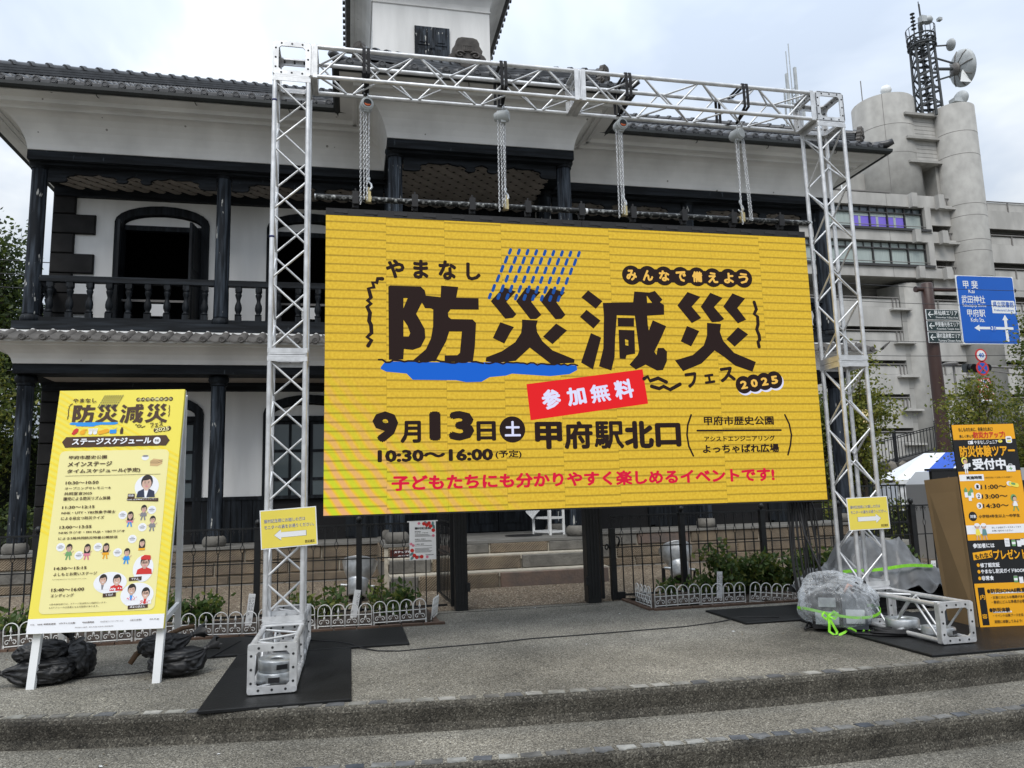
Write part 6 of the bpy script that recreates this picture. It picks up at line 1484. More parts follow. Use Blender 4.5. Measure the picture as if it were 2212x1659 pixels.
        if k == 3: B.poly(LY['p_white'], [[(u+.004,v-.012),(u+.044,v-.006),(u+.044,v+.024),(u+.006,v+.018)]], h*3.8); B.line(LY['p_grey'], [(u+.024,v-.010),(u+.025,v+.020)], .002, h*4.2)
    fl(); u, v = ic[4]; B.rrect(LY['p_white'], u-.042, v-.030, u+.042, v+.022, .006, h*3); B.line(LY['p_white'], [(u-.016,v+.024),(u-.014,v+.034),(u+.014,v+.034),(u+.016,v+.024)], .005, h*3); B.line(LY['p_green'], [(u-.012,v-.004),(u+.012,v-.004)], .008, h*3.5); B.line(LY['p_green'], [(u,v-.016),(u,v+.008)], .008, h*3.7)
    fl(); u, v = ic[5]; B.line(LY['p_white'], [(u-.036,v+.008),(u-.020,v+.004)], .040, h*3); B.line(LY['p_yellow'], [(u-.018,v+.004),(u+.036,v-.010)], .036, h*3.3); B.line(LY['p_green'], [(u-.006,v+.006),(u+.014,v+.002)], .020, h*3.6)
    fl(); u, v = ic[6]
    for du, dv in ((-.028,.018),(.024,.014),(.002,-.012)): B.rrect(LY['p_white'], u+du-.014, v+dv-.050, u+du+.014, v+dv, .004, h*3+abs(du)*.01); B.rrect(LY['p_green'], u+du-.014, v+dv-.006, u+du+.014, v+dv+.022, .005, h*3.4+abs(du)*.01); B.rect(LY['p_green'], u+du-.006, v+dv+.022, u+du+.006, v+dv+.034, h*3.6)
    for (u, v), c in zip(D['kids'], ('p_yellow', 'p_teal')):
        fl(); B.ell(LY['p_hair'], u, v, .022, .020, h*3); B.ell(LY['p_skin'], u, v-.005, .018, .017, h*3.3); B.ell(LY['p_white'], u, v+.014, .024, .014, h*3.6)
        B.poly(LY[c], [[(u-.024,v-.075),(u+.024,v-.075),(u+.015,v-.022),(u-.015,v-.022)]], h*3.2)
        for sx in (-1, 1): B.line(LY['p_skin'], [(u+sx*.010,v-.078),(u+sx*.016,v-.108)], .010, h*3.1); B.line(LY['p_white'], [(u+sx*.016,v-.030),(u+sx*.036,v+.006*sx)], .009, h*3.1)
    for k, (u, v) in enumerate(D['cups']):
        fl()
        if k == 0: B.rrect(LY['p_white'], u-.022, v-.034, u+.022, v+.034, .003, h*3); [B.line(LY['p_grey'], [(u-.016,v-.02+.012*q),(u+.016,v-.02+.012*q)], .0025, h*3.5) for q in range(4)]
        else: B.rrect(LY['p_green' if k in (1, 4) else 'p_white'], u-.018, v-.028, u+.018, v+.028, .006, h*3); B.rrect(LY['p_white'], u-.016, v-.012, u+.016, v+.008, .003, h*3.5); B.ell(LY['p_grey'], u, v+.026, .016, .004, h*3.8)
    fl()
M['p_yellow'] = M['p_yellow']
make_tour()

# ------------------------------------------------------------------ notices on the fence and steps
def small_signs():
    B = Board((0.641, 8.56, 0.534), (1,0,0), (0,0,1)); w, h = 0.294, 0.416
    mb = MB(); B.plate(mb, 0, 0, w, h, 0.004); s = solo('museum_notice', mb, M['paper'], 'white hall opening notice with red flowers hung on the left fence', 'notice')
    mb = MB(); B.line(mb, [(-.018,h+.001),(w+.018,h+.004)], .012, 0.0005); part('hanging_bar', mb, M['whitep'], s)
    mb = MB(); B.text(mb, '藤村記念館', w*.20, h*.79, w*.82, h*.855, .001, .03)
    for t, a, b, c, d in (('開館時間', .20,.725,.42,.75), ('午前9時〜午後5時', .20,.69,.70,.71), ('休館日 月曜日', .20,.525,.60,.55), ('入館料 無料', .20,.395,.55,.42), ('甲府市藤村記念館', .60,.11,.90,.135)): B.text(mb, t, a*w, b*h, c*w, d*h, .001, .02)
    for v in (.66,.635,.61,.50,.475,.365,.30,.275,.25,.225,.20): B.line(mb, [(w*.21, h*v), (w*(.65+.2*abs(sin(v*90))), h*v)], h*.008, .001)
    part('lettering', mb, M['p_black'], s)
    fl = MB(); lf = MB(); pk = MB()
    for u, v in ((.55,.94),(.66,.90),(.74,.95),(.80,.87),(.90,.76),(.10,.25),(.18,.12),(.27,.07),(.45,.08)): B.ell(fl, u*w, v*h, .021, .020, .0014, n=12)
    for u, v in ((.62,.96),(.88,.93),(.92,.85),(.08,.16),(.10,.06),(.35,.08)): B.ell(lf, u*w, v*h, .026, .014, .0012, n=12, rot=u*500)
    for u, v in ((.36,.95),(.90,.62),(.06,.42),(.14,.38),(.66,.07)): B.ell(pk, u*w, v*h, .016, .015, .0012, n=10)
    part('flower_print', fl, M['p_red'], s); part('leaf_print', lf, M['p_teal'], s); part('blossom_print', pk, M['p_pink'], s)
    B = Board((0.51, 10.14, 0.428), (1,0,0), (0,0,1)); w, h = 0.40, 0.118
    mb = MB(); B.plate(mb, 0, 0, w, h, 0.01); s = solo('step_warning', mb, mat('maroon_plate', (0.06,0.012,0.010), 0.5), 'dark red step warning plate at the left end of the stone stairs', 'sign')
    mb = MB(); B.text(mb, 'ステップが高い', .05, .075, .36, .105, .001, .03); B.text(mb, 'ので下さい', .10, .02, .34, .05, .001, .02); part('lettering', mb, M['p_white'], s)
small_signs()
# ------------------------------------------------------------------ iron fence and gate
def make_fence():
    yF = 8.62
    pk = MB(); pk.box(-.006,.006,-.006,.006,0.03,0.93); pkm = pk.mesh('picket', M['iron'])
    pd_ = MB(); pd_.box(-.006,.006,-.006,.006,0.03,0.675); pd_.box(-.006,.006,-.006,.006,0.765,0.93)
    for sx in (-1, 1): pd_.tube([(0,0,.67),(sx*.016,0,.70),(sx*.019,0,.72),(sx*.016,0,.74),(0,0,.77)], .0042, 5)
    pdm = pd_.mesh('picket', M['iron'])
    scm = MB()
    for sx in (-1, 1):
        scm.tube([(sx*(.006+.022*(1-cos(t))*.5+.010*sin(t)), 0, .925-.022*t+.006*sin(2*t)) for t in [0.3*i for i in range(9)]], .0034, 5)
        scm.tube([(sx*(.030+(.015-.0012*i)*cos(1.9-0.7*i)), 0, .905+(.015-.0012*i)*sin(1.9-0.7*i)) for i in range(10)], .0034, 5)
    scm_ = scm.mesh('scroll', M['iron'])
    po = MB(); po.box(-.031,.031,-.031,.031,0.0,0.93); po.box(-.034,.034,-.034,.034,.80,.815); po.box(-.037,.037,-.037,.037,.93,.95); po.lathe([(.020,.95),(.016,.962),(.026,.972),(.033,.99),(.030,1.012),(.016,1.028),(.004,1.032)], n=14)
    pom = po.mesh('post', M['iron'])
    def run(name, label, posts, xa, xb):
        f = thing(name, label, 'fence', ((xa+xb)/2, yF, 0))
        for x in posts: link('post', pom, f, (x, yF, 0))
        for z, t in ((0.935, .009), (0.57, .006), (0.03, .010), (0.845, .005)):
            r = MB(); r.box(xa, xb, yF-.008, yF+.008, z-t, z+t)
            if z < .84 or z > .9: part('rail', r, M['iron'], f)
        k = 0
        p0 = posts[0]
        x = xa+0.06
        i = 0
        n = int((xb-xa)/0.1215)
        for i in range(n+1):
            x = xa+0.1215*i+0.03
            if x > xb or min(abs(x-p) for p in posts) < 0.045: continue
            link('picket', pdm if i % 2 else pkm, f, (x, yF, 0)); link('scroll', scm_, f, (x, yF, 0))
        return f
    run('iron_fence', 'black wrought iron fence left of the gate, behind the schedule board', [0.097-1.061*k for k in range(6)], -5.4, 1.06)
    run('iron_fence', 'black wrought iron fence right of the gate, behind the rose bushes', [3.896+1.064*k for k in range(5)], 2.98, 8.3)
    # gate posts and opened leaves
    def gatepost(x, y, w, label, hx):
        g = thing('gate_post', label, 'gate post', (x, y, 0))
        b = MB(); b.box(x-w/2, x+w/2, y-w/2, y+w/2, 0, 1.85)
        for k in range(4):
            xx = x-w/2+w*(k+.5)/4; b.box(xx-.009, xx+.009, y-w/2-.006, y-w/2-.001, .06, 1.75)
        part('shaft', b, M['iron'], g)
        b = MB(); b.box(x-w/2-.015, x+w/2+.015, y-w/2-.015, y+w/2+.015, 1.85, 1.90); b.lathe([(.05,1.90),(.07,1.93),(.06,1.99),(.01,2.02)], c=(x,y,0), n=14); part('cap', b, M['iron'], g)
        b = MB(); b.box(hx-.02, hx+.02, y-w/2-.03, y-w/2+.02, .20, .29); part('hinge', b, M['iron'], g)
    gatepost(1.175, 8.36, 0.135, 'thick black fluted gate post left of the stairs', 1.245)
    gatepost(2.665, 8.36, 0.150, 'thick black fluted gate post right of the stairs', 2.58)
    def leaf(x0, y0, x1, y1, label, stay):
        g = thing('gate_leaf', label, 'gate', (x0, y0, 0), 'gate leaves')
        d = Vector((x1-x0, y1-y0, 0)); L = d.length; d.normalize()
        P = lambda s, z: Vector((x0, y0, 0))+d*s+Vector((0,0,z))
        for s in (0.0, L):
            b = MB(); b.bar(P(s,.03), P(s,1.45), .034, .034, up=(0,1,0)); part('stile', b, M['iron'], g)
        for z in (.06, .57, .93, 1.42):
            b = MB(); b.bar(P(0,z), P(L,z), .018, .024); part('rail', b, M['iron'], g)
        n = max(2, int(L/.11))
        for i in range(1, n):
            b = MB(); b.bar(P(L*i/n,.05), P(L*i/n,1.42), .011, .011, up=(0,1,0)); part('picket', b, M['iron'], g)
        for k in range(3):
            for sg in (-1, 1):
                b = MB(); c0 = L*(k+.5)/3
                b.tube([P(min(max(c0+(.045-.003*i)*cos(.6*i)*sg,0),L), .75+(.06-.004*i)*sin(.6*i)+.07*sg) for i in range(13)], .006, 5); part('scroll', b, M['iron'], g)
    leaf(1.095, 8.47, 1.075, 9.55, 'black gate leaf folded open behind the left gate post', 0)
    leaf(2.80, 8.40, 2.965, 9.30, 'black gate leaf folded open beside the right gate post', 0)
    g = thing('gate_bolt', 'black gate stop post with curled handle right of the gate', 'post', (2.94, 8.42, 0))
    b = MB(); b.box(2.908, 2.972, 8.39, 8.45, 0, 0.80); part('post', b, M['iron'], g)
    b = MB(); b.tube([(2.99,8.37,.60),(3.01,8.36,.66),(3.0,8.36,.70),(2.975,8.37,.71)], .011, 6); b.tube([(2.86+.03*cos(.55*i)*(1-i/20), 8.375, .58+.05*sin(.55*i)*(1-i/20)+.012*i*.2) for i in range(14)], .008, 6); part('handle', b, M['iron'], g)
    b = MB(); b.box(2.97, 3.06, 8.38, 8.44, 0.0, .09); b.cyl((2.90,8.36,0.0),(2.90,8.36,.24),.008,8); part('drop_bolt', b, M['iron'], g)
make_fence()

# ------------------------------------------------------------------ white wire edging
def make_edging():
    P = 0.1278
    hoop = MB(); hoop.tube([(-P/2+.004,0,0.02),(-P/2+.004,0,.165)]+[((P/2-.004)*-cos(pi*i/9),0,.168+.062*sin(pi*i/9)) for i in range(10)]+[(P/2-.004,0,.165),(P/2-.004,0,.02)], .0046, 6); hm = hoop.mesh('hoop', M['whitemtl'])
    scr = MB()
    for sx in (-1, 1): scr.tube([(sx*.003,0,.118),(sx*.006,0,.10)]+[(sx*(.028+(.024-.0021*i)*cos(2.6-.72*i)), 0, .068+(.024-.0021*i)*sin(2.6-.72*i)*-1*-1) for i in range(10)], .0036, 5)
    sm = scr.mesh('scroll', M['whitemtl'])
    sp = MB(); sp.cyl((0,0,.10),(0,0,.165),.0035,6); sp.lathe([(.002,.150),(.013,.156),(.006,.178),(.0012,.203)], n=6); spm = sp.mesh('spike', M['whitemtl'])
    def panel(x0, y0, ang, tilt, label):
        f = thing('edging_panel', label, 'garden edging', (x0, y0, 0.0), 'white wire edging round the flower beds', (tilt[0], tilt[1], ang))
        I = WL[f.name]
        def lk(n, me, lx, lz=0): 
            o = link(n, me, f, (lx, 0, lz)); o.matrix_parent_inverse = Matrix.Identity(4)
        for k in range(4):
            xx = P*(k+.5); lk('hoop', hm, xx); lk('scroll', sm, xx); lk('spike', spm, xx)
        r = MB(); r.cyl((0,0,.128),(4*P,0,.128),.0044,6); o = part('rail', r, M['whitemtl'], f); o.matrix_parent_inverse = Matrix.Identity(4)
        r = MB(); r.cyl((0,0,.034),(4*P,0,.034),.0050,6); o = part('rail', r, M['whitemtl'], f); o.matrix_parent_inverse = Matrix.Identity(4)
        for xx in (0.006, 4*P-.006):
            r = MB(); r.box(xx-.007,xx+.007,-.003,.003,-.03,.05); o = part('stake', r, M['whitemtl'], f); o.matrix_parent_inverse = Matrix.Identity(4)
    xs = [0.222, -0.302, -0.826, -1.350, -1.876, -2.402, -2.93, -3.455]
    lab = ['white edging panel at the gate end of the left bed', 'white edging panel second from the gate in the left bed', 'white edging panel behind the left tower foot', 'white edging panel right of the schedule board rear leg', 'white edging panel seen under the right half of the board', 'white edging panel seen under the left half of the board', 'white edging panel at the left corner of the picture', 'white edging panel left of the schedule board']
    for k, x in enumerate(xs): panel(x, 7.645-.02*abs(rnd.uniform(0,1))-(0.0 if k < 2 else .03*min(k-1,3)), rnd.uniform(-.03,.03), (rnd.uniform(-.06,.06), rnd.uniform(-.05,.03), 0), lab[k])
    panel(0.775, 7.66, 1.35, (0.12, 0.05), 'tilted white edging panel turning the corner by the left gate post')
    xr = [3.088, 3.600, 4.144, 4.668, 5.195, 5.72, 6.245, 6.77]
    lab = ['white edging panel at the gate end of the right bed', 'white edging panel beside the plant label in the right bed', 'leaning white edging panel in front of the dense rose bush', 'white edging panel behind the hanging black cables', 'white edging panel hidden behind the plastic-wrapped bundle', 'white edging panel behind the grey tarpaulin heap', 'white edging panel left of the cardboard sign', 'white edging panel behind the cardboard sign']
    for k, x in enumerate(xr): panel(x, 7.60-.012*k, rnd.uniform(-.02,.02), (rnd.uniform(-.05,.05), 0.11 if k == 2 else rnd.uniform(-.02,.02), 0), lab[k])
    panel(3.052, 7.60, pi/2-0.05, (0.0, 0.02), 'white edging panel turning the corner by the right gate post')
make_edging()

# ------------------------------------------------------------------ rose bushes and plant labels
def leaf_cloud(mb, pts, size, r, up=0.4):
    for p in pts:
        s = size*r.uniform(.6, 1.25); n = Vector((r.gauss(0,1), r.gauss(0,1), r.gauss(0,1)+up)).normalized()
        a = n.orthogonal().normalized(); a = Matrix.Rotation(r.uniform(0, 2*pi), 3, n) @ a; b = n.cross(a)
        k = len(mb.v); fold = n*s*.14
        mb.v += [tuple(p-a*s*.5), tuple(p+b*s*.30-fold*.4), tuple(p+a*s*.55), tuple(p-b*s*.30-fold*.4)]
        mb.f += [(k, k+1, k+2), (k, k+2, k+3)]; mi = 1 if r.random() < .3 else 0
        mb.m += [mi, mi]; mb.sm += [False, False]
def bush(x, y, w, h, n, seed, label, low=0.05, mats=None):
    r = random.Random(seed); t = thing('rose_bush', label, 'bush', (x, y, 0.03), 'rose bushes in the two beds')
    st = MB(); lf = MB(); pts = []
    k = max(5, int(w*16))
    for i in range(k):
        tip = Vector((x+r.uniform(-w/2, w/2), y+r.uniform(-.16, .20), 0.03+h*r.uniform(.55, 1.0)*(1-abs(r.uniform(-.3,.3)))))
        b0 = Vector((x+(tip.x-x)*.25+r.uniform(-.04,.04), y+r.uniform(-.05,.05), 0.0))
        mid = (b0+tip)/2+Vector((r.uniform(-.05,.05), r.uniform(-.05,.05), .04))
        st.tube([b0, mid, tip], [.010,.007,.003], 5)
        m = int(n/k)
        for q in range(m):
            f = r.uniform(.18, 1.04); p = b0.lerp(mid, f*2) if f < .5 else mid.lerp(tip, f*2-1)
            pts.append(p+Vector((r.gauss(0,.055), r.gauss(0,.055), r.gauss(0,.045))))
    pts = [p for p in pts if p.z > low]
    leaf_cloud(lf, pts, .072, r)
    part('stem', st, M['bark'], t); part('foliage', lf, mats or [M['leaf1'], M['leaf2']], t, stuff=True)
bush(4.30, 8.02, 0.75, 0.60, 1700, 1, 'tallest dense green rose bush right of the plant label')
bush(4.86, 8.05, 0.60, 0.45, 1200, 2, 'green rose bush just left of the hanging cables')
bush(5.38, 8.15, 0.60, 0.58, 1000, 3, 'yellowish rose bush behind the hanging black cables')
bush(6.28, 8.10, 0.60, 0.55, 1100, 4, 'green rose bush between the tarpaulin and the cardboard sign')
bush(3.88, 8.05, 0.34, 0.30, 260, 5, 'small sparse rose bush in front of the right floodlight')
bush(3.52, 8.10, 0.24, 0.20, 110, 11, 'tiny rose shoot at the gate end of the right bed')
bush(0.43, 7.98, 0.42, 0.42, 420, 6, 'open rose bush beside the left gate post')
bush(-0.32, 8.05, 0.55, 0.34, 420, 7, 'low rose bush right of the left truss tower')
bush(-1.45, 8.02, 0.62, 0.42, 560, 8, 'rose bush between the schedule board and the left tower')
bush(-2.05, 8.05, 0.40, 0.30, 260, 9, 'low rose bush behind the schedule board')
bush(-2.95, 8.05, 0.5, 0.30, 300, 10, 'low rose bush left of the schedule board')
def plant_label(x, y, h, lines, label, tilt):
    B = Board((x, y, 0.02), (cos(tilt), 0, -sin(tilt)), (sin(tilt), -.1, cos(tilt)))
    mb = MB(); B.plate(mb, 0, 0, .062, h, .006); s = solo('plant_label', mb, M['paper'], label, 'plant label', 'white plant labels in the beds')
    mb = MB()
    for k, ln in enumerate(lines):
        for i, chx in enumerate(ln): B.text(mb, chx, .034-.026*k, h-.03-.026*i-.02, .056-.026*k, h-.03-.026*i, .001, .0)
    part('lettering', mb, M['p_black'], s)
plant_label(3.885, 7.80, .31, ['ウィリアム', 'シェイクスピア'], 'white plant label in front of the dense rose bush', 0.03)
plant_label(-0.985, 7.86, .33, ['ウィリアム', 'シェイクスピア'], 'white plant label left of the left truss tower', 0.12)
plant_label(-0.005, 7.84, .32, ['プリンセス'], 'white plant label right of the left truss tower', 0.16)
plant_label(6.62, 7.84, .30, ['ウィリアム', 'シェイクスピア'], 'white plant label beside the cardboard sign', 0.0)

# ------------------------------------------------------------------ floodlights behind the fence
def floodlight(x, y, z, axis, R, label):
    t = thing('floodlight', label, 'floodlight', (x, y, 0.06), 'silver floodlights behind the fence')
    a = Vector(axis).normalized(); c = Vector((x, y, z))
    b = MB(); b.lathe([(R*.52,0),(R*.60,.015),(R*.75,.07),(R*.92,.15),(R*1.0,.22),(R*1.03,.226),(R*.98,.226),(R*.5,.05)], c=c, n=28, axis=a); part('reflector', b, M['zinc'], t)
    b = MB(); b.lathe([(R*.50,-.20),(R*.58,-.19),(R*.58,-.02),(R*.60,-.01),(R*.60,.01),(R*.5,.015)], c=c, n=24, axis=a); part('housing', b, M['zinc'], t)
    b = MB(); b.lathe([(R*.40,-.203),(R*.48,-.201)], c=c, n=20, axis=a); part('rear_cap', b, M['iron'], t)
    s = Vector((1,0,0)) if abs(a.x) < .9 else Vector((0,1,0)); s = (s-a*s.dot(a)).normalized(); q = c-a*0.06
    b = MB(); b.cyl(q-s*R*.95, q+s*R*.95, .018, 10)
    part('pivot', b, M['zinc'], t)
    b = MB()
    for sg in (-1, 1): b.bar(q+s*sg*R*.95, Vector((q.x+s.x*sg*R*.95, q.y+.02, .06)), .03, .008, up=(0,1,0))
    part('stand', b, M['iron'], t)
floodlight(0.095, 9.30, 0.265, (0.10, 0.45, 0.9), 0.205, 'silver floodlight behind the fence left of the gate')
floodlight(4.13, 9.30, 0.265, (0.12, 0.6, 0.8), 0.215, 'silver floodlight behind the fence right of the gate')

# ------------------------------------------------------------------ white rack and cloth on the porch
def make_rack():
    t = thing('white_rack', 'white wooden rack standing on the porch at the right column', 'rack', (2.9, 10.95, 0.612))
    for x, y in ((2.70, 11.25), (2.86, 10.88), (2.96, 11.33), (3.09, 10.98)):
        b = MB(); b.box(x-.017, x+.017, y-.017, y+.017, .614, 1.75); part('leg', b, M['whitep'], t)
    for z in (.66, .86, 1.72):
        for (x0, y0), (x1, y1) in (((2.70,11.25),(2.86,10.88)), ((2.86,10.88),(3.09,10.98)), ((2.96,11.33),(3.09,10.98)), ((2.70,11.25),(2.96,11.33))):
            b = MB(); b.bar((x0,y0,z),(x1,y1,z),.028,.03); part('rail', b, M['whitep'], t)
    n = 9; mb = MB(); vs = []
    for i in range(n):
        for j in range(7): vs.append((2.58+.026*i, 11.20-.02*i+.02*sin(i*1.3+j*.3), 1.20-(.060-.006*abs(i-3))*j))
    mb.add(vs, [(i*7+j, (i+1)*7+j, (i+1)*7+j+1, i*7+j+1) for i in range(n-1) for j in range(6)], 0, True)
    solo('white_cloth', mb, M['fabric'], 'white cloth hanging from the rack on the porch', 'cloth')
    mb = MB(); mb.cyl((2.50,11.05,.613),(2.50,11.05,.622),.28,28); solo('round_mat', mb, M['rubber'], 'dark round mat on the porch floor by the white rack', 'mat')
make_rack()
# ------------------------------------------------------------------ sandbags
from mathutils import noise as mnoise
def blob(c, s, seed, amp=0.18, sub=4, flat=True, folds=10.0, squash=None):
    bm = bmesh.new(); bmesh.ops.create_icosphere(bm, subdivisions=sub, radius=1.0)
    off = Vector((seed*3.7, seed*1.3, seed*2.1)); mb = MB()
    for v in bm.verts:
        p = v.co.copy(); n1 = mnoise.noise(p*1.6+off); n2 = mnoise.noise(Vector((p.x*folds*.5, p.y*folds*.5, p.z*folds*.22))+off)
        rr = 1+amp*n1+amp*.35*(1-abs(n2))*(0.6+.4*p.z); q = Vector((p.x*s[0], p.y*s[1], p.z*s[2]))*rr
        if flat and q.z < -s[2]*.62: q.z = -s[2]*.62+(q.z+s[2]*.62)*.12
        v.co = q+Vector(c)
    bm.verts.index_update(); mb.add([v.co.copy() for v in bm.verts], [[v.index for v in f.verts] for f in bm.faces], 0, True); bm.free(); return mb
def sandbag(c, s, seed, tie, label):
    """a slumped woven sack, gathered and tied at one end: folds radiate from the neck"""
    c = Vector(c); p = Vector(tie); ax = (p-c).normalized(); z0 = 0.004 if c.z < .14 else c.z-s[2]*.8
    t = thing('sandbag', label, 'sandbag', (c.x, c.y, z0), 'black sandbags on the schedule board legs')
    bm = bmesh.new(); bmesh.ops.create_icosphere(bm, subdivisions=5, radius=1.0); off = Vector((seed*3.7, seed*1.3, seed*2.1)); mb = MB()
    u = ax.orthogonal().normalized(); w = ax.cross(u); L = (p-c).length
    for v in bm.verts:
        d = v.co.copy(); k = d.dot(ax); ang = math.atan2(d.dot(w), d.dot(u))
        q = Vector((math.copysign(abs(d.x)**.72, d.x)*s[0], math.copysign(abs(d.y)**.72, d.y)*s[1], math.copysign(abs(d.z)**.80, d.z)*s[2]))
        f = max(0.0, k); n1 = mnoise.noise(d*1.5+off); n3 = mnoise.noise(d*4.2+off*1.7)
        fold = sin(ang*9+2.5*mnoise.noise(d*1.8+off)+seed)*(.030+.085*f*f); cr = (1-abs(mnoise.noise(Vector((d.x*3.1+d.z*2.0, d.y*3.1-d.z, d.z*3.4))+off)))**5*.10
        q *= 1+.13*n1+.05*n3+fold-cr
        if k > .62:                      # draw the cloth in towards the neck
            g = ((k-.62)/.38)**1.4; q = q.lerp(ax*(L*.98)+(q-ax*q.dot(ax))*.16, g)
        q = c+q
        if q.z < z0+.004: q.z = z0+.004*(1+mnoise.noise(d*5))*.5; q.x += (q.x-c.x)*.05; q.y += (q.y-c.y)*.05
        v.co = q
    bm.verts.index_update(); mb.add([v.co.copy() for v in bm.verts], [[v.index for v in f.verts] for f in bm.faces], 0, True); bm.free()
    part('bag', mb, M['bag'], t)
    k = MB(); n = 16; rings = []
    for q, (dd, rr) in enumerate(((-.02,.024),(.0,.015),(.02,.022),(.055,.042),(.085,.052))):
        rings += [p+ax*dd+(u*cos(2*pi*i/n)+w*sin(2*pi*i/n)*.6)*rr*(1+.28*sin(i*2.2*pi*.5+seed)*(q > 1))+ax*(.018*sin(i*1.9+seed) if q == 4 else 0) for i in range(n)]
    k.add(rings, [(q*n+i, q*n+(i+1)%n, (q+1)*n+(i+1)%n, (q+1)*n+i) for q in range(4) for i in range(n)], 0, True); part('tied_neck', k, M['bag'], t)
    k = MB(); k.tube([p+(u*cos(a)+w*sin(a)*.7)*.018 for a in [2*pi*i/12 for i in range(12)]], .005, 5, closed=True); part('tie_string', k, M['rubber'], t)
sandbag((-2.10,6.12,.085), (.205,.155,.088), 1, (-2.35,6.04,.10), 'lower black sandbag under the left front leg of the board')
sandbag((-2.14,6.17,.205), (.165,.13,.075), 2, (-1.98,6.24,.225), 'upper black sandbag leaning on the left front leg of the board')
sandbag((-1.93,6.27,.115), (.115,.13,.115), 3, (-1.99,6.30,.265), 'black sandbag standing at the right of the left pair')
sandbag((-1.22,6.08,.092), (.185,.16,.092), 4, (-1.02,6.10,.175), 'lower black sandbag under the right front leg of the board')
sandbag((-1.34,6.17,.195), (.155,.13,.085), 5, (-1.14,6.22,.255), 'upper black sandbag behind the right front leg of the board')
b = MB(); b.tube([(-1.545,6.12,.09),(-1.51,6.14,.15),(-1.42,6.24,.22),(-1.24,6.34,.285),(-1.16,6.36,.295)], [.018,.021,.017,.018,.015], 9); solo('wooden_stick', b, mat('brown_wood', (.13,.075,.04), .8, var=.4, scale=8, bump=.3), 'brown wooden stake lying through the right sandbags', 'stake')

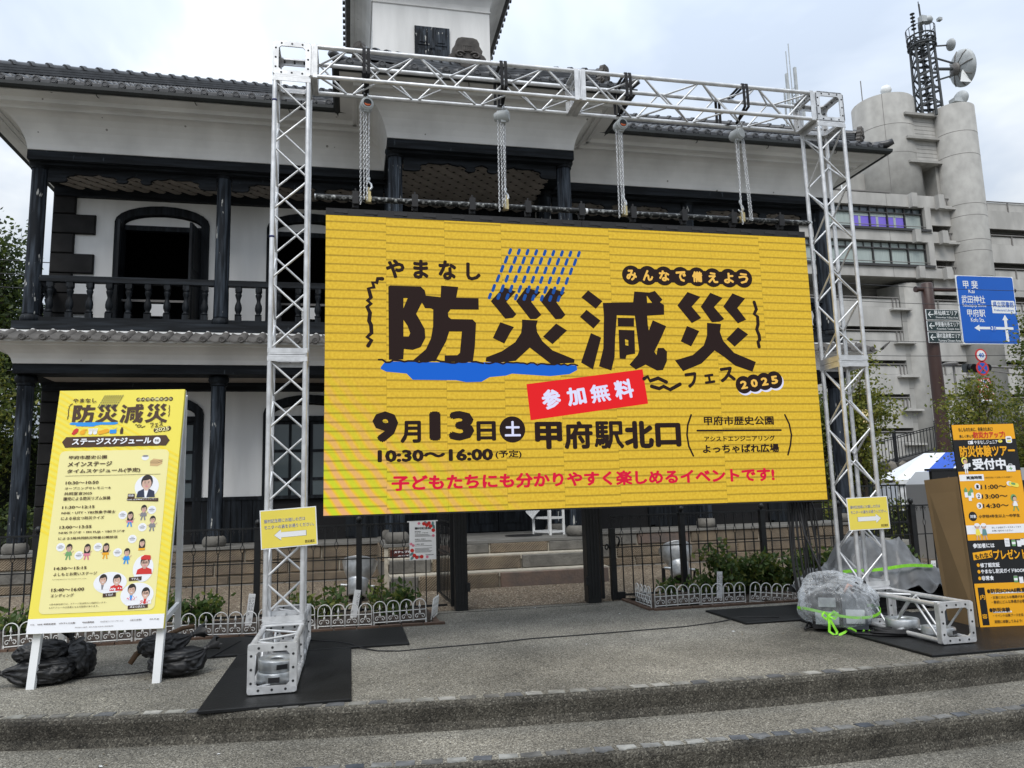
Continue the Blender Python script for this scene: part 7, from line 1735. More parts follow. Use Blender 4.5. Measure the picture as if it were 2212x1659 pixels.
# ------------------------------------------------------------------ plastic-wrapped bundle, straps, tarpaulin heap
def make_bundle():
    t = thing('equipment_case', 'dark equipment cases bundled inside clear plastic by the right tower', 'case', (4.12, 6.0, 0.02))
    M4 = Matrix.Translation((4.08, 5.95, 0)) @ Matrix.Rotation(-0.55, 4, 'Z') @ Matrix.Diagonal((.80, .9, .95, 1))
    def bx(x0,x1,y0,y1,z0,z1): b = MB(); b.box(x0,x1,y0,y1,z0,z1); b.xf(M4); return b
    part('case', bx(-.27,.02,-.13,.15,.03,.34), M['rubber'], t); part('case', bx(.03,.27,-.12,.14,.03,.30), mat('grey_case', (.10,.11,.12), .5), t)
    part('case_panel', bx(-.24,-.01,-.137,-.131,.07,.18), M['antlight'], t); part('case_panel', bx(-.2,-.03,-.137,-.131,.22,.30), M['zinc'], t); part('case_panel', bx(.06,.24,-.127,-.121,.08,.20), mat('pale_label', (.5,.52,.52), .5), t)
    for k in range(4):
        c = MB(); c.tube([(4.0+.08*k,5.85,.33),(4.03+.08*k,5.83,.38+.01*k),(4.09+.07*k,5.86,.37),(4.12+.07*k,5.9,.31)], .012, 6); part('coiled_lead', c, M['rubber'] if k != 1 else mat('salmon_lead', (.45,.22,.15), .5), t)
    m = bpy.data.materials.new('clear_plastic'); m.use_nodes = True; nt = m.node_tree; N = nt.nodes; L = nt.links
    p = N['Principled BSDF']; p.inputs['Base Color'].default_value = (.70,.73,.76,1); p.inputs['Roughness'].default_value = .16; p.inputs['Specular IOR Level'].default_value = .8
    tr = N.new('ShaderNodeBsdfTransparent'); tr.inputs[0].default_value = (.93,.95,.97,1); mx = N.new('ShaderNodeMixShader')
    tc = N.new('ShaderNodeTexCoord'); mp = N.new('ShaderNodeMapping'); mp.inputs['Scale'].default_value = (1,1,.45); L.new(tc.outputs['Object'], mp.inputs[0])
    nz = N.new('ShaderNodeTexNoise'); nz.inputs['Scale'].default_value = 9; nz.inputs['Detail'].default_value = 8; nz.inputs['Roughness'].default_value = .62; nz.inputs['Distortion'].default_value = .9; L.new(mp.outputs[0], nz.inputs['Vector'])
    cr = N.new('ShaderNodeValToRGB'); e = cr.color_ramp.elements; e[0].position = .47; e[0].color = (.16,.16,.16,1); e[1].position = .76; e[1].color = (.74,.74,.74,1); L.new(nz.outputs['Fac'], cr.inputs['Fac'])
    bp_ = N.new('ShaderNodeBump'); bp_.inputs['Strength'].default_value = 1.0; bp_.inputs['Distance'].default_value = .05
    n2 = N.new('ShaderNodeTexNoise'); n2.inputs['Scale'].default_value = 7; n2.inputs['Detail'].default_value = 4; n2.inputs['Distortion'].default_value = .6; L.new(mp.outputs[0], n2.inputs['Vector'])
    rg = N.new('ShaderNodeMath'); rg.operation = 'SUBTRACT'; rg.inputs[1].default_value = .5; L.new(n2.outputs['Fac'], rg.inputs[0]); ab = N.new('ShaderNodeMath'); ab.operation = 'ABSOLUTE'; L.new(rg.outputs[0], ab.inputs[0])
    L.new(ab.outputs[0], bp_.inputs['Height']); bp_.invert = True; L.new(bp_.outputs[0], p.inputs['Normal'])
    # sheen follows the angle of each small fold, as on real film
    lw = N.new('ShaderNodeLayerWeight'); lw.inputs['Blend'].default_value = .35; L.new(bp_.outputs[0], lw.inputs['Normal'])
    r2 = N.new('ShaderNodeMapRange'); r2.inputs['From Min'].default_value = .05; r2.inputs['From Max'].default_value = .75; r2.inputs['To Min'].default_value = .09; r2.inputs['To Max'].default_value = .52; L.new(lw.outputs['Facing'], r2.inputs['Value'])
    mlt = N.new('ShaderNodeMath'); mlt.operation = 'MULTIPLY_ADD'; L.new(cr.outputs[0], mlt.inputs[0]); mlt.inputs[1].default_value = .25; L.new(r2.outputs[0], mlt.inputs[2])
    p.inputs['Roughness'].default_value = .10
    L.new(mlt.outputs[0], mx.inputs[0]); L.new(tr.outputs[0], mx.inputs[1]); L.new(p.outputs[0], mx.inputs[2]); L.new(mx.outputs[0], N['Material Output'].inputs[0])
    b = blob((0,0,.215), (.40,.235,.245), 9, .34, 6, True, 22); 
    b.xf(M4); solo('plastic_sheet', b, m, 'crumpled clear plastic sheet wrapped over the cases by the right tower', 'plastic sheet')
    # lime straps
    s = MB(); pts = []
    for i in range(33):
        a = 2*pi*i/32; q = M4 @ Vector((.41*cos(a), .245*sin(a), .175+.03*sin(2*a+.5))); pts.append(q)
    s.ribbon(pts, .022, .003, (0,0,1))
    f = M4 @ Vector((-.12,-.25,.16))
    for (dx, dz, sw) in ((-.02,-.16,.03),(.05,-.17,-.02)): s.ribbon([f, f+Vector((dx*.4,-.02,dz*.35)), f+Vector((dx,-.03,dz*.75)), f+Vector((dx+sw,-.05,-.145))], .022, .003, (1,0,.2))
    for sg in (-1, 1): s.ribbon([f, f+Vector((.045*sg,-.02,.035)), f+Vector((.078*sg,-.03,.012)), f+Vector((.04*sg,-.03,-.022)), f], .020, .003, (0.2,.5,1))
    e0 = f+Vector((.05,-.05,-.15)); s.ribbon([e0, e0+Vector((.06,.0,.02)), e0+Vector((.12,.02,.05)), e0+Vector((.17,.0,.02)), e0+Vector((.14,-.03,-.005)), e0+Vector((.21,-.01,.0)), e0+Vector((.27,.02,.045)), e0+Vector((.31,.0,.0))], .021, .003, (.2,.6,1))
    solo('lime_strap', s, M['green'], 'bright lime strap tied in a bow round the plastic-wrapped cases', 'strap')
make_bundle()
def make_tarp():
    b = MB(); n, k = 110, 70; vs = []; x0, x1, y0, y1 = 4.50, 6.02, 6.58, 7.40
    ss = lambda a, lo, hi: (lambda t: t*t*(3-2*t))(min(1, max(0, (a-lo)/(hi-lo))))
    for i in range(n):
        for j in range(k):
            u, v = i/(n-1), j/(k-1); x = x0+(x1-x0)*u; y = y0+(y1-y0)*v
            e = ss(min(u, 1-u), 0, .10)*ss(min(v, 1-v), 0, .16)
            up = ss(u, .20, .36)*(1-ss(u, .66, .86))*ss(v, .18, .45)
            z = .16*(1-.4*ss(u,.75,1))+.17*e+.27*up
            z += .05*(1-abs(mnoise.noise(Vector((x*3.6+y*3.0, y*2.4-x*1.2, 4.0)))))**4 + .045*(1-abs(mnoise.noise(Vector((x*5.2-y*4.0, y*3.0+x*2, 9.0)))))**5+.03*mnoise.noise(Vector((x*7, y*7, 1.5)))
            if min(u, 1-u, v, 1-v) < .03: z -= .03+.035*sin(u*31+v*19)
            vs.append((x+.03*mnoise.noise(Vector((x*5,y*5,9)))*(1-e), y+.05*mnoise.noise(Vector((x*4,2,3)))*(1-e), max(.03, z)))
    b.add(vs, [(i*k+j, (i+1)*k+j, (i+1)*k+j+1, i*k+j+1) for i in range(n-1) for j in range(k-1)], 0, True)
    solo('grey_tarpaulin', b, M['tarp'], 'grey tarpaulin heaped over equipment behind the right tower', 'tarpaulin')
    t = thing('covered_rack', 'dark equipment racks under the grey tarpaulin', 'rack', (5.3, 7.0, .02))
    for a, c in ((4.62,5.15),(5.20,5.86)):
        q = MB(); q.box(a,c,6.66,7.3,.02,.17); part('case', q, M['rubber'], t); q = MB(); q.box(a+.04,c-.04,6.652,6.659,.05,.14); part('vent_panel', q, M['iron'], t)
    s = MB(); pts = []
    for i in range(25):
        u = .10+.66*i/24; x = x0+(x1-x0)*u
        pts.append(Vector((x, 6.70+.015*sin(u*9)-.05, .385+.03*sin((u-.1)*pi)+.008*sin(u*14))))
    s.ribbon(pts, .030, .003, (0,.25,1)); solo('lime_band', s, M['green'], 'lime strap stretched across the grey tarpaulin heap', 'strap')
make_tarp()

# ------------------------------------------------------------------ cables
def make_cables():
    t = thing('hanging_cables', 'bundle of black cables hanging from the screen behind the right tower', 'cables', (3.98, 6.2, 0))
    r = random.Random(4)
    for k in range(11):
        x0 = 3.93+.022*k+r.uniform(-.01,.01); y0 = 6.33; xe = 3.93+.012*k; pts = [(x0, y0, 1.12)]
        for q in range(1, 8):
            f = q/8; pts.append((x0+(xe-x0)*f+.018*sin(4*f+k*1.3)+(.03*(k-5)*.3*sin(pi*f)), y0-.10*f+.02*sin(3*f+k), 1.12-1.06*f))
        pts += [(xe+.01, 6.18, .05), (xe+r.uniform(-.10,.12), 6.10+r.uniform(-.05,.05), .026), (xe+r.uniform(-.2,.05), 6.05+r.uniform(-.08,.05), .026)]
        b = MB(); b.tube(pts, .0075 if k % 3 else .010, 6); part('cable', b, M['rubber'], t)
    b = MB(); b.tube([(4.02,6.33,1.1),(4.0,6.24,.8),(4.06,6.1,.45),(4.04,5.98,.2),(4.01,5.80,.05),(4.02,5.66,.028),(4.14,5.54,.026),(4.30,5.50,.026)], .009, 6); part('cable', b, M['rubber'], t)
    b = MB(); b.tube([(4.03,6.33,1.1),(4.16,6.5,.9),(4.30,6.66,.55),(4.36,6.70,.25),(4.36,6.7,.05)], .006, 6); part('cable', b, M['rubber'], t)
    t = thing('cable_coil', 'coil of thick black cable on the mat beside the plastic-wrapped cases', 'cable coil', (4.28, 5.53, 0.02))
    for k in range(11):
        a = .21-.009*k+r.uniform(-.012,.012); bb = .085-.004*k+r.uniform(-.006,.006); cx, cy = 4.30+r.uniform(-.02,.02), 5.545+r.uniform(-.01,.01); z = .030+.0085*(k % 5)
        m = MB(); m.tube([(cx+a*cos(q)*.9+bb*sin(q)*.35, cy-a*cos(q)*.28+bb*sin(q), z+.003*sin(3*q+k)) for q in [2*pi*i/26 for i in range(26)]], .0085, 6, closed=True); part('cable_loop', m, M['rubber'], t)
    t = thing('cable_loops', 'black cable loops lying on top of the right truss foot', 'cable coil', (4.47, 6.12, .335))
    for k in range(6):
        a = .17-.012*k; m = MB(); m.tube([(4.42+a*cos(q)+.02*sin(k), 6.40+a*.8*sin(q), .350+.010*(k % 3)+.004*sin(4*q)) for q in [2*pi*i/24 for i in range(24)]], .009, 6, closed=True); part('cable_loop', m, M['rubber'], t)
    b = MB(); b.tube([(-.93,7.46,.024),(-.5,7.12,.022),(-.10,6.86,.022),(.025,6.70,.022),(.10,6.56,.010),(.22,6.42,.006),(.385,6.36,.005),(.8,6.40,.005),(1.2,6.43,.005),(1.505,6.495,.005),(1.9,6.50,.005),(2.3,6.52,.005),(2.93,6.56,.005),(3.30,6.66,.005),(3.503,6.742,.010),(3.6,6.76,.022),(3.9,6.6,.023)], .0055, 6)
    solo('ground_cable', b, M['rubber'], 'thin black cable running across the paving between the truss feet', 'cable')
    b = MB(); b.tube([(-2.0,6.15,.006),(-1.75,6.2,.006),(-1.53,6.208,.006),(-1.16,6.352,.006),(-1.05,6.6,.024),(-.98,6.95,.022),(-.93,7.2,.022)], .005, 6)
    solo('board_cable', b, M['rubber'], 'thin black cable on the paving between the two sandbag pairs', 'cable')
make_cables()
# ------------------------------------------------------------------ stone retaining wall with railing
def make_wall():
    def top(x): return 1.35+(x-19)*.205 if x < 25 else 2.58+(x-25)*.23
    t = thing('retaining_wall', 'rough stone retaining wall rising to the right behind the tent', 'wall', (24, 28, 0))
    b = MB(); xs = [12+.5*i for i in range(61)]
    for i in range(60):
        x0, x1 = xs[i], xs[i+1]
        if x1 < 12: continue
        b.add([(x0,28.06,-.5),(x1,28.06,-.5),(x1,28.30,max(.9,top(x1))-.03),(x0,28.30,max(.9,top(x0))-.03),(x0,30,max(.9,top(x0))-.03),(x1,30,max(.9,top(x1))-.03)], [(0,1,2,3),(3,2,5,4)])
    part('wall_core', b, M['rockgap'], t)
    # separate rounded stones
    r = random.Random(12); vs = []
    for k in range(8):
        m = MB(); n = 7; a0 = r.uniform(0, 1)
        ring = [(cos(2*pi*i/n+a0)*r.uniform(.82,1.08), sin(2*pi*i/n+a0)*r.uniform(.82,1.08)) for i in range(n)]
        pts = [(x*.25,.0,z*.23) for x,z in ring]+[(x*.22,-.07,z*.20) for x,z in ring]+[(x*.12+.02*r.uniform(-1,1),-.115+r.uniform(-.02,.02),z*.11) for x,z in ring]
        m.add(pts, [tuple(range(2*n,3*n))]+[(i,(i+1)%n,n+(i+1)%n,n+i) for i in range(n)]+[(n+i,n+(i+1)%n,2*n+(i+1)%n,2*n+i) for i in range(n)])
        # outward faces
        m.f = [f[::-1] if False else f for f in m.f]; vs.append(m.mesh('stone', M['rock']))
    z = .25; row = 0
    cnt = 0
    while z < 4.2 and cnt < 298:
        x = 19.2+(.24 if row % 2 else 0)
        while x < 30:
            if z < max(.9, top(x))-.12 and cnt < 298 and not (x > 26.5 and z < 1.6):
                link('stone', vs[r.randrange(8)], t, (x+r.uniform(-.05,.05), 28.10+.24*(z/3)*.9, z+r.uniform(-.05,.05)), (r.uniform(-.1,.1), r.uniform(0,6.28), 0), (r.uniform(.95,1.15),1,r.uniform(.95,1.12))); cnt += 1
            x += .475
        z += .41; row += 1
    # railing on the wall
    f = thing('wall_railing', 'black steel railing along the top of the stone retaining wall', 'railing', (25, 28.5, 2.4))
    pm = MB(); pm.box(-.012,.012,-.012,.012,0,1.02); pk = pm.mesh('picket', M['iron']); po = MB(); po.box(-.055,.055,-.055,.055,-.1,1.2); po.lathe([(.03,1.2),(.075,1.23),(.08,1.28),(.03,1.34)], n=10); pp = po.mesh('post', M['iron'])
    x = 19.0
    while x < 32:
        k = round((x-19.0)/.165)
        if k % 13 == 11: link('post', pp, f, (x, 28.5, top(x)))
        else: link('picket', pk, f, (x, 28.5, top(x)+.06))
        x += .165
    for dz in (.08, .98, 1.06):
        for xa, xb in ((19, 25), (25, 32)):
            b = MB(); b.bar((xa,28.5,top(xa)+dz),(xb,28.5,top(xb)+dz),.04,.035); part('rail', b, M['iron'], f)
    # lower railing in front of the wall, and a strip of planting
    f = thing('path_railing', 'low dark railing along the foot of the stone retaining wall', 'railing', (15, 17, 0))
    for z in (1.18, .25):
        b = MB(); b.box(11.2, 17.2, 17.0, 17.04, z-.02, z+.02); part('rail', b, M['iron'], f)
    pm = MB(); pm.box(-.010,.010,-.010,.010,-.3,1.18); pk2 = pm.mesh('picket', M['iron'])
    for i in range(45): link('picket', pk2, f, (11.25+.13*i, 17.02, 0))
make_wall()

# ------------------------------------------------------------------ trees
def tree(name, label, x, y, z0, h, clumps, n, size, mats, seed, trunk=0.12, group=None, limbs=True):
    r = random.Random(seed); t = thing(name, label, 'tree', (x, y, z0), group)
    tr = MB(); top = Vector((x, y, z0+h*.8)); tr.tube([(x,y,z0),(x+.03,y,z0+h*.25),(x-.04,y,z0+h*.55),tuple(top)], [trunk,trunk*.8,trunk*.5,trunk*.15], 8)
    for cx, cy, cz, rx, rz in clumps:
        if limbs: tr.tube([(x, y, z0+max(.2, (cz-z0)*.55)), ((x+cx)/2, (y+cy)/2, z0+(cz-z0)*.85), (cx, cy, cz)], [trunk*.40, trunk*.26, trunk*.08], 5)
    part('trunk', tr, M['bark'], t)
    lf = MB(); pts = []; vol = [rx*rx*rz for *_, rx, rz in clumps]; s = sum(vol)
    for (cx, cy, cz, rx, rz), vv in zip(clumps, vol):
        m = int(n*vv/s); tips = []
        for q in range(max(6, m//16)):
            d = Vector((r.gauss(0,1), r.gauss(0,1), r.gauss(0,1))).normalized()*(r.uniform(.35,1.0)**.6); tips.append(Vector((cx+d.x*rx, cy+d.y*rx, cz+d.z*rz)))
        for q in range(m):
            p = r.choice(tips); sp = size*2.2; pts.append(p+Vector((r.gauss(0,sp), r.gauss(0,sp), r.gauss(0,sp*.8))))
    leaf_cloud(lf, pts, size, r, .6)
    part('crown', lf, mats, t, stuff=True)
GY = [M['leafy'], M['leafg']]; GD = [M['leafd'], M['leafg']]; GG = [M['leafg'], M['leafy']]
r_ = random.Random(21)
def cl(x, y, z0, z1, w, n, seed, up=0.6):
    q = random.Random(seed); o = []
    for i in range(n):
        f = q.random(); ww = w*(1-.55*f**1.5); o.append((x+q.uniform(-ww, ww)*.8, y+q.uniform(-ww, ww)*.8, z0+(z1-z0)*f, w*q.uniform(.26,.42), w*q.uniform(.26,.46)))
    return o
tree('ginkgo_tree', 'slim yellow-green tree behind the right truss tower beside the lamp', 14.95, 20, -.3, 5.4, cl(14.90,20,1.3,4.8,.62,15,1)+[(15.65,20,3.35,.3,.25)], 6000, .125, GY, 1, .10)
tree('ginkgo_tree', 'dark lower part tree left of the lit lamp behind the truss', 14.05, 20.6, -.3, 4.0, cl(14.1,20.6,.6,3.6,.65,12,2), 6000, .125, GG, 2, .10)
tree('street_tree', 'yellow-green tree left of the orange sign in front of the grey building', 19.2, 20, -.3, 4.4, cl(19.2,20,2.1,4.1,.9,16,3)+[(18.3,20,3.0,.3,.3),(19.35,20,4.15,.28,.4),(18.2,20,3.5,.3,.3)], 4200, .115, GY, 3, .09)
tree('street_tree', 'broad yellow-green tree directly behind the orange sign', 20.75, 20, -.3, 4.0, cl(20.8,20,1.0,3.5,1.35,22,4)+[(21.6,20,1.2,.6,.6),(21.4,20,2.2,.7,.6)], 8500, .12, GY, 4, .10)
tree('street_tree', 'green tree cut off by the right edge of the picture beside the blue sign', 19.55, 17.5, -.3, 6.2, cl(19.60,17.5,3.2,5.7,.95,18,5), 6500, .115, GG, 5, .10)
tree('shade_tree', 'big dark green tree left of the hall seen past the corner column', -9.6, 22.5, -.3, 8.8, cl(-9.7,22.5,3.0,8.3,1.5,26,6), 15000, .14, GD, 6, .22)
tree('shade_tree', 'dark green tree behind the left end of the hall veranda', -7.9, 25.5, -.3, 7.6, cl(-7.7,25.5,4.0,8.0,1.5,20,7), 9000, .14, GD, 7, .20)
tree('shade_tree', 'dark green tree further left beyond the schedule board', -11.8, 23.5, -.3, 8.0, cl(-11.6,23.5,2.5,6.6,1.8,24,8), 11000, .14, GD, 8, .2)
tree('shade_tree', 'low yellowish tree below the dark trees at the left edge', -9.0, 20.5, -.3, 5.2, cl(-9.0,20.5,2.0,5.0,1.3,20,9), 9000, .12, GG, 9, .12)
def hedge(x0, x1, y, h, n, label, mats, seed):
    r = random.Random(seed); t = thing('hedge', label, 'hedge', ((x0+x1)/2, y, -.3)); pts = [Vector((r.uniform(x0,x1), y+r.gauss(0,.3), -.2+h*r.random()**.7*(1+.15*sin(r.random()*9)))) for _ in range(n)]
    mb = MB(); leaf_cloud(mb, pts, .13, r, .5); part('foliage', mb, mats, t, stuff=True)
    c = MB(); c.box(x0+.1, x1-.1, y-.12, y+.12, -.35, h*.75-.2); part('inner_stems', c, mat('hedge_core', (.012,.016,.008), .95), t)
hedge(-12.5, -6.2, 17.5, 1.35, 3800, 'clipped dark hedge left of the hall beyond the iron fence', GD, 3)
hedge(-14.5, -5.6, 25.0, 4.6, 15000, 'tall dark thicket under the trees left of the hall', GD, 6)
hedge(10.4, 17.0, 18.4, 0.9, 2600, 'low hedge in front of the stone retaining wall', GG, 4)
hedge(21.0, 25.0, 16.0, 2.2, 3000, 'green shrubs behind the orange sign at the right edge', GG, 5)

# ------------------------------------------------------------------ festival tent, display board
def make_tent():
    ze, zr, g = 1.35, 2.34, -.36; K = 1.9
    o = Vector((19.15, 23.94, 0)); e = Vector((.88, -.47, 0)).normalized()*K; d = Vector((.47, .88, 0)).normalized()*K
    P = lambda s, t, z: o+e*s+d*t+Vector((0, 0, z))
    t = thing('festival_tent', 'white festival tent with a blue striped roof in front of the stone wall', 'tent', tuple(P(1, 1, g)))
    cuts = [(0, .80), (.405, 1.19), (.826, 1.60), (1.25, 1.95), (1.95, 2.0)]
    for k in range(4):
        (a, ra), (b_, rb) = cuts[k], cuts[k+1]; m = M['tentb' if k % 2 else 'tentw']
        q = MB(); n = 6; vs = []
        for i in range(n+1):
            f = i/n
            for j in range(5): h = j/4; s0 = a+(b_-a)*h; s1 = ra+(rb-ra)*h; vs.append(P(s0+(s1-s0)*f, 1.2*f, ze+(zr-ze)*f-.05*sin(pi*f)*sin(pi*h)))
        q.add(vs, [(i*5+j, i*5+j+1, i*5+j+6, i*5+j+5) for i in range(n) for j in range(4)], 0, True); part('roof_panel', q, m, t)
        q = MB(); n = max(3, int((b_-a)*K/.14)); top = [P(a+(b_-a)*i/n, -.005, ze) for i in range(n+1)]; bot = [P(a+(b_-a)*i/n, -.010, ze-.17-.035*abs(sin(i*1.35))) for i in range(n+1)]
        q.add(top+bot, [(n+1+i, n+2+i, i+1, i) for i in range(n)]); part('valance', q, m, t)
    q = MB(); q.add([P(0,2.4,ze), P(0,0,ze), P(.80,1.2,zr)], [(0,1,2)]); q.add([P(1.95,0,ze), P(1.95,2.4,ze), P(2.0,1.2,zr)], [(0,1,2)]); q.add([P(1.95,2.4,ze), P(0,2.4,ze), P(.8,1.2,zr), P(2.0,1.2,zr)], [(0,1,2,3)]); part('roof_panel', q, M['tentw'], t)
    q = MB(); n, k = 40, 12; vs = []
    for i in range(n):
        for j in range(k): vs.append(P(.03+1.9*i/(n-1), .02+.02*sin(i*.9+j*.5)*(j/11)+.012*sin(j*1.7+i*.3), ze-.12-(ze-g-.14)*j/(k-1)))
    q.add(vs, [(i*k+j, i*k+j+1, (i+1)*k+j+1, (i+1)*k+j) for i in range(n-1) for j in range(k-1)], 0, True); part('side_curtain', q, M['tentw'], t)
    q = MB(); q.add([P(.03,.02,ze-.1), P(.03,2.4,ze-.1), P(.03,2.4,g), P(.03,.02,g)], [(0,1,2,3)]); part('side_curtain', q, M['tentw'], t)
    for s_ in (.04, 1.9):
        q = MB(); q.cyl(P(s_,.03,g), P(s_,.03,ze), .03, 8); part('pole', q, M['zinc'], t)
make_tent()
b = MB(); b.box(7.78, 8.62, 9.0, 9.05, .0, 1.38); dbd = solo('display_board', b, M['p_black'], 'plain black display board behind the cardboard sign', 'board')
b = MB(); b.box(7.72, 8.66, 8.99, 9.06, 1.381, 1.41); part('top_edge', b, M['iron'], dbd)
Bd = Board((7.98, 8.998, 1.16), (1,0,0), (0,0,1))
b = MB(); Bd.ell(b, .06, .11, .030, .040, .001); part('picture_print', b, M['p_hair'], dbd)
b = MB(); Bd.ell(b, .062, .10, .020, .028, .002); part('picture_print', b, M['p_skin'], dbd)
b = MB(); Bd.poly(b, [[(.0,-.05),(.13,-.05),(.12,.03),(.085,.065),(.04,.065),(.01,.03)]], .001); part('picture_print', b, M['p_red'], dbd)

# ------------------------------------------------------------------ street furniture on the right
def make_road_sign():
    p = thing('sign_pole', 'brown painted road sign pole in front of the grey building', 'pole', (24.1, 27.0, -.36))
    b = MB(); b.lathe([(.30,-.36),(.27,3),(.24,8),(.235,9.62),(.20,9.66)], c=(24.08,27,0), n=18); part('post', b, M['brownpole'], p)
    b = MB(); b.cyl((23.6,27,9.38),(28.4,26.85,9.42),.09,10); b.cyl((23.62,27,9.38),(23.5,27,9.38),.13,10); part('arm', b, M['brownpole'], p)
    b = MB(); b.cyl((24.1,26.95,8.05),(25.6,26.8,8.05),.05,8); part('arm', b, M['brownpole'], p)
    # the big blue board
    O = Vector((25.33,26.72,6.98)); e = Vector((.998,-.02,0)).normalized(); B = Board(O, e, (-.005,0,1)); W, H = 2.86, 3.0
    mb = MB(); B.plate(mb, 0, 0, W, H, .04); s = solo('direction_sign', mb, M['signwhite'], 'large blue road direction sign with white arrows', 'road sign')
    mb = MB(); B.rrect(mb, .03, .03, W-.03, H-.03, .10, .004); part('sign_face', mb, M['signblue'], s)
    mb = MB(); h = .008
    for t in (('甲 斐', .32,2.42,1.05,2.78), ('Kai', .55,2.22,.85,2.40), ('武田神社', .16,1.78,1.32,2.12), ('Takedajinja Shrine', .16,1.58,1.34,1.75), ('甲府駅', .36,1.18,1.25,1.52), ('Kofu Sta.', .50,.96,1.18,1.15)): B.text(mb, t[0], *t[1:], h, .012)
    part('lettering', mb, M['signwhite'], s)
    mb = MB(); B.rrect(mb, 1.62,1.36,2.78,1.92,.03, h); part('library_panel', mb, M['signwhite'], s)
    mb = MB(); B.text(mb, '県立図書館', 1.68,1.62,2.72,1.88,h+.004,.012); B.text(mb, 'Prefectural Library', 1.72,1.42,2.70,1.55,h+.004,.005); part('lettering', mb, M['signblue'], s)
    mb = MB(); B.poly(mb, [[(.62,.70),(.88,.56),(.88,.645),(2.14,.645),(2.14,.10),(2.28,.10),(2.28,.645),(2.56,.645),(2.56,.755),(2.28,.755),(2.28,1.06),(2.36,1.06),(2.21,1.30),(2.06,1.06),(2.14,1.06),(2.14,.755),(.88,.755),(.88,.84)]], h); part('arrows', mb, M['signwhite'], s)
    mb = MB(); B.poly(mb, [[(1.55+.17*cos(pi/3*i+pi/6)*.95, .70+.17*sin(pi/3*i+pi/6)) for i in range(6)]], h+.003); part('route_badge', mb, M['signblue'], s)
    mb = MB(); B.text(mb, '31', 1.45,.62,1.65,.78,h+.006,.02); part('lettering', mb, M['signwhite'], s)
    for k, (jp, en, lab) in enumerate((('昇仙峡エリア','Shosenkyo Valley Area','topmost'),('甲斐善光寺エリア','Kaizenkoji Temple Area','middle'),('湯村温泉郷エリア','Yumura Onsen Area','lowest'))):
        B = Board((23.62,26.68,7.98-.49*k), e, (-.005,0,1)); w, hh = 1.58, .45
        mb = MB(); B.plate(mb, 0, 0, w, hh, .03); s = solo('area_plate', mb, M['signwhite'], lab+' of three dark area name plates left of the blue sign', 'road sign', 'dark area name plates on the brown pole')
        mb = MB(); B.rect(mb, .015, .015, w-.015, hh-.015, .003); part('sign_face', mb, M['signdark'], s)
        mb = MB(); B.text(mb, jp, .38,.20,1.52,.41,.007,.01); B.text(mb, en, .44,.05,1.52,.15,.007,.005); B.line(mb, [(.10,.23),(.33,.23)], .035, .007); B.line(mb, [(.20,.34),(.10,.23),(.20,.12)], .035, .0075); part('lettering', mb, M['signwhite'], s)
make_road_sign()
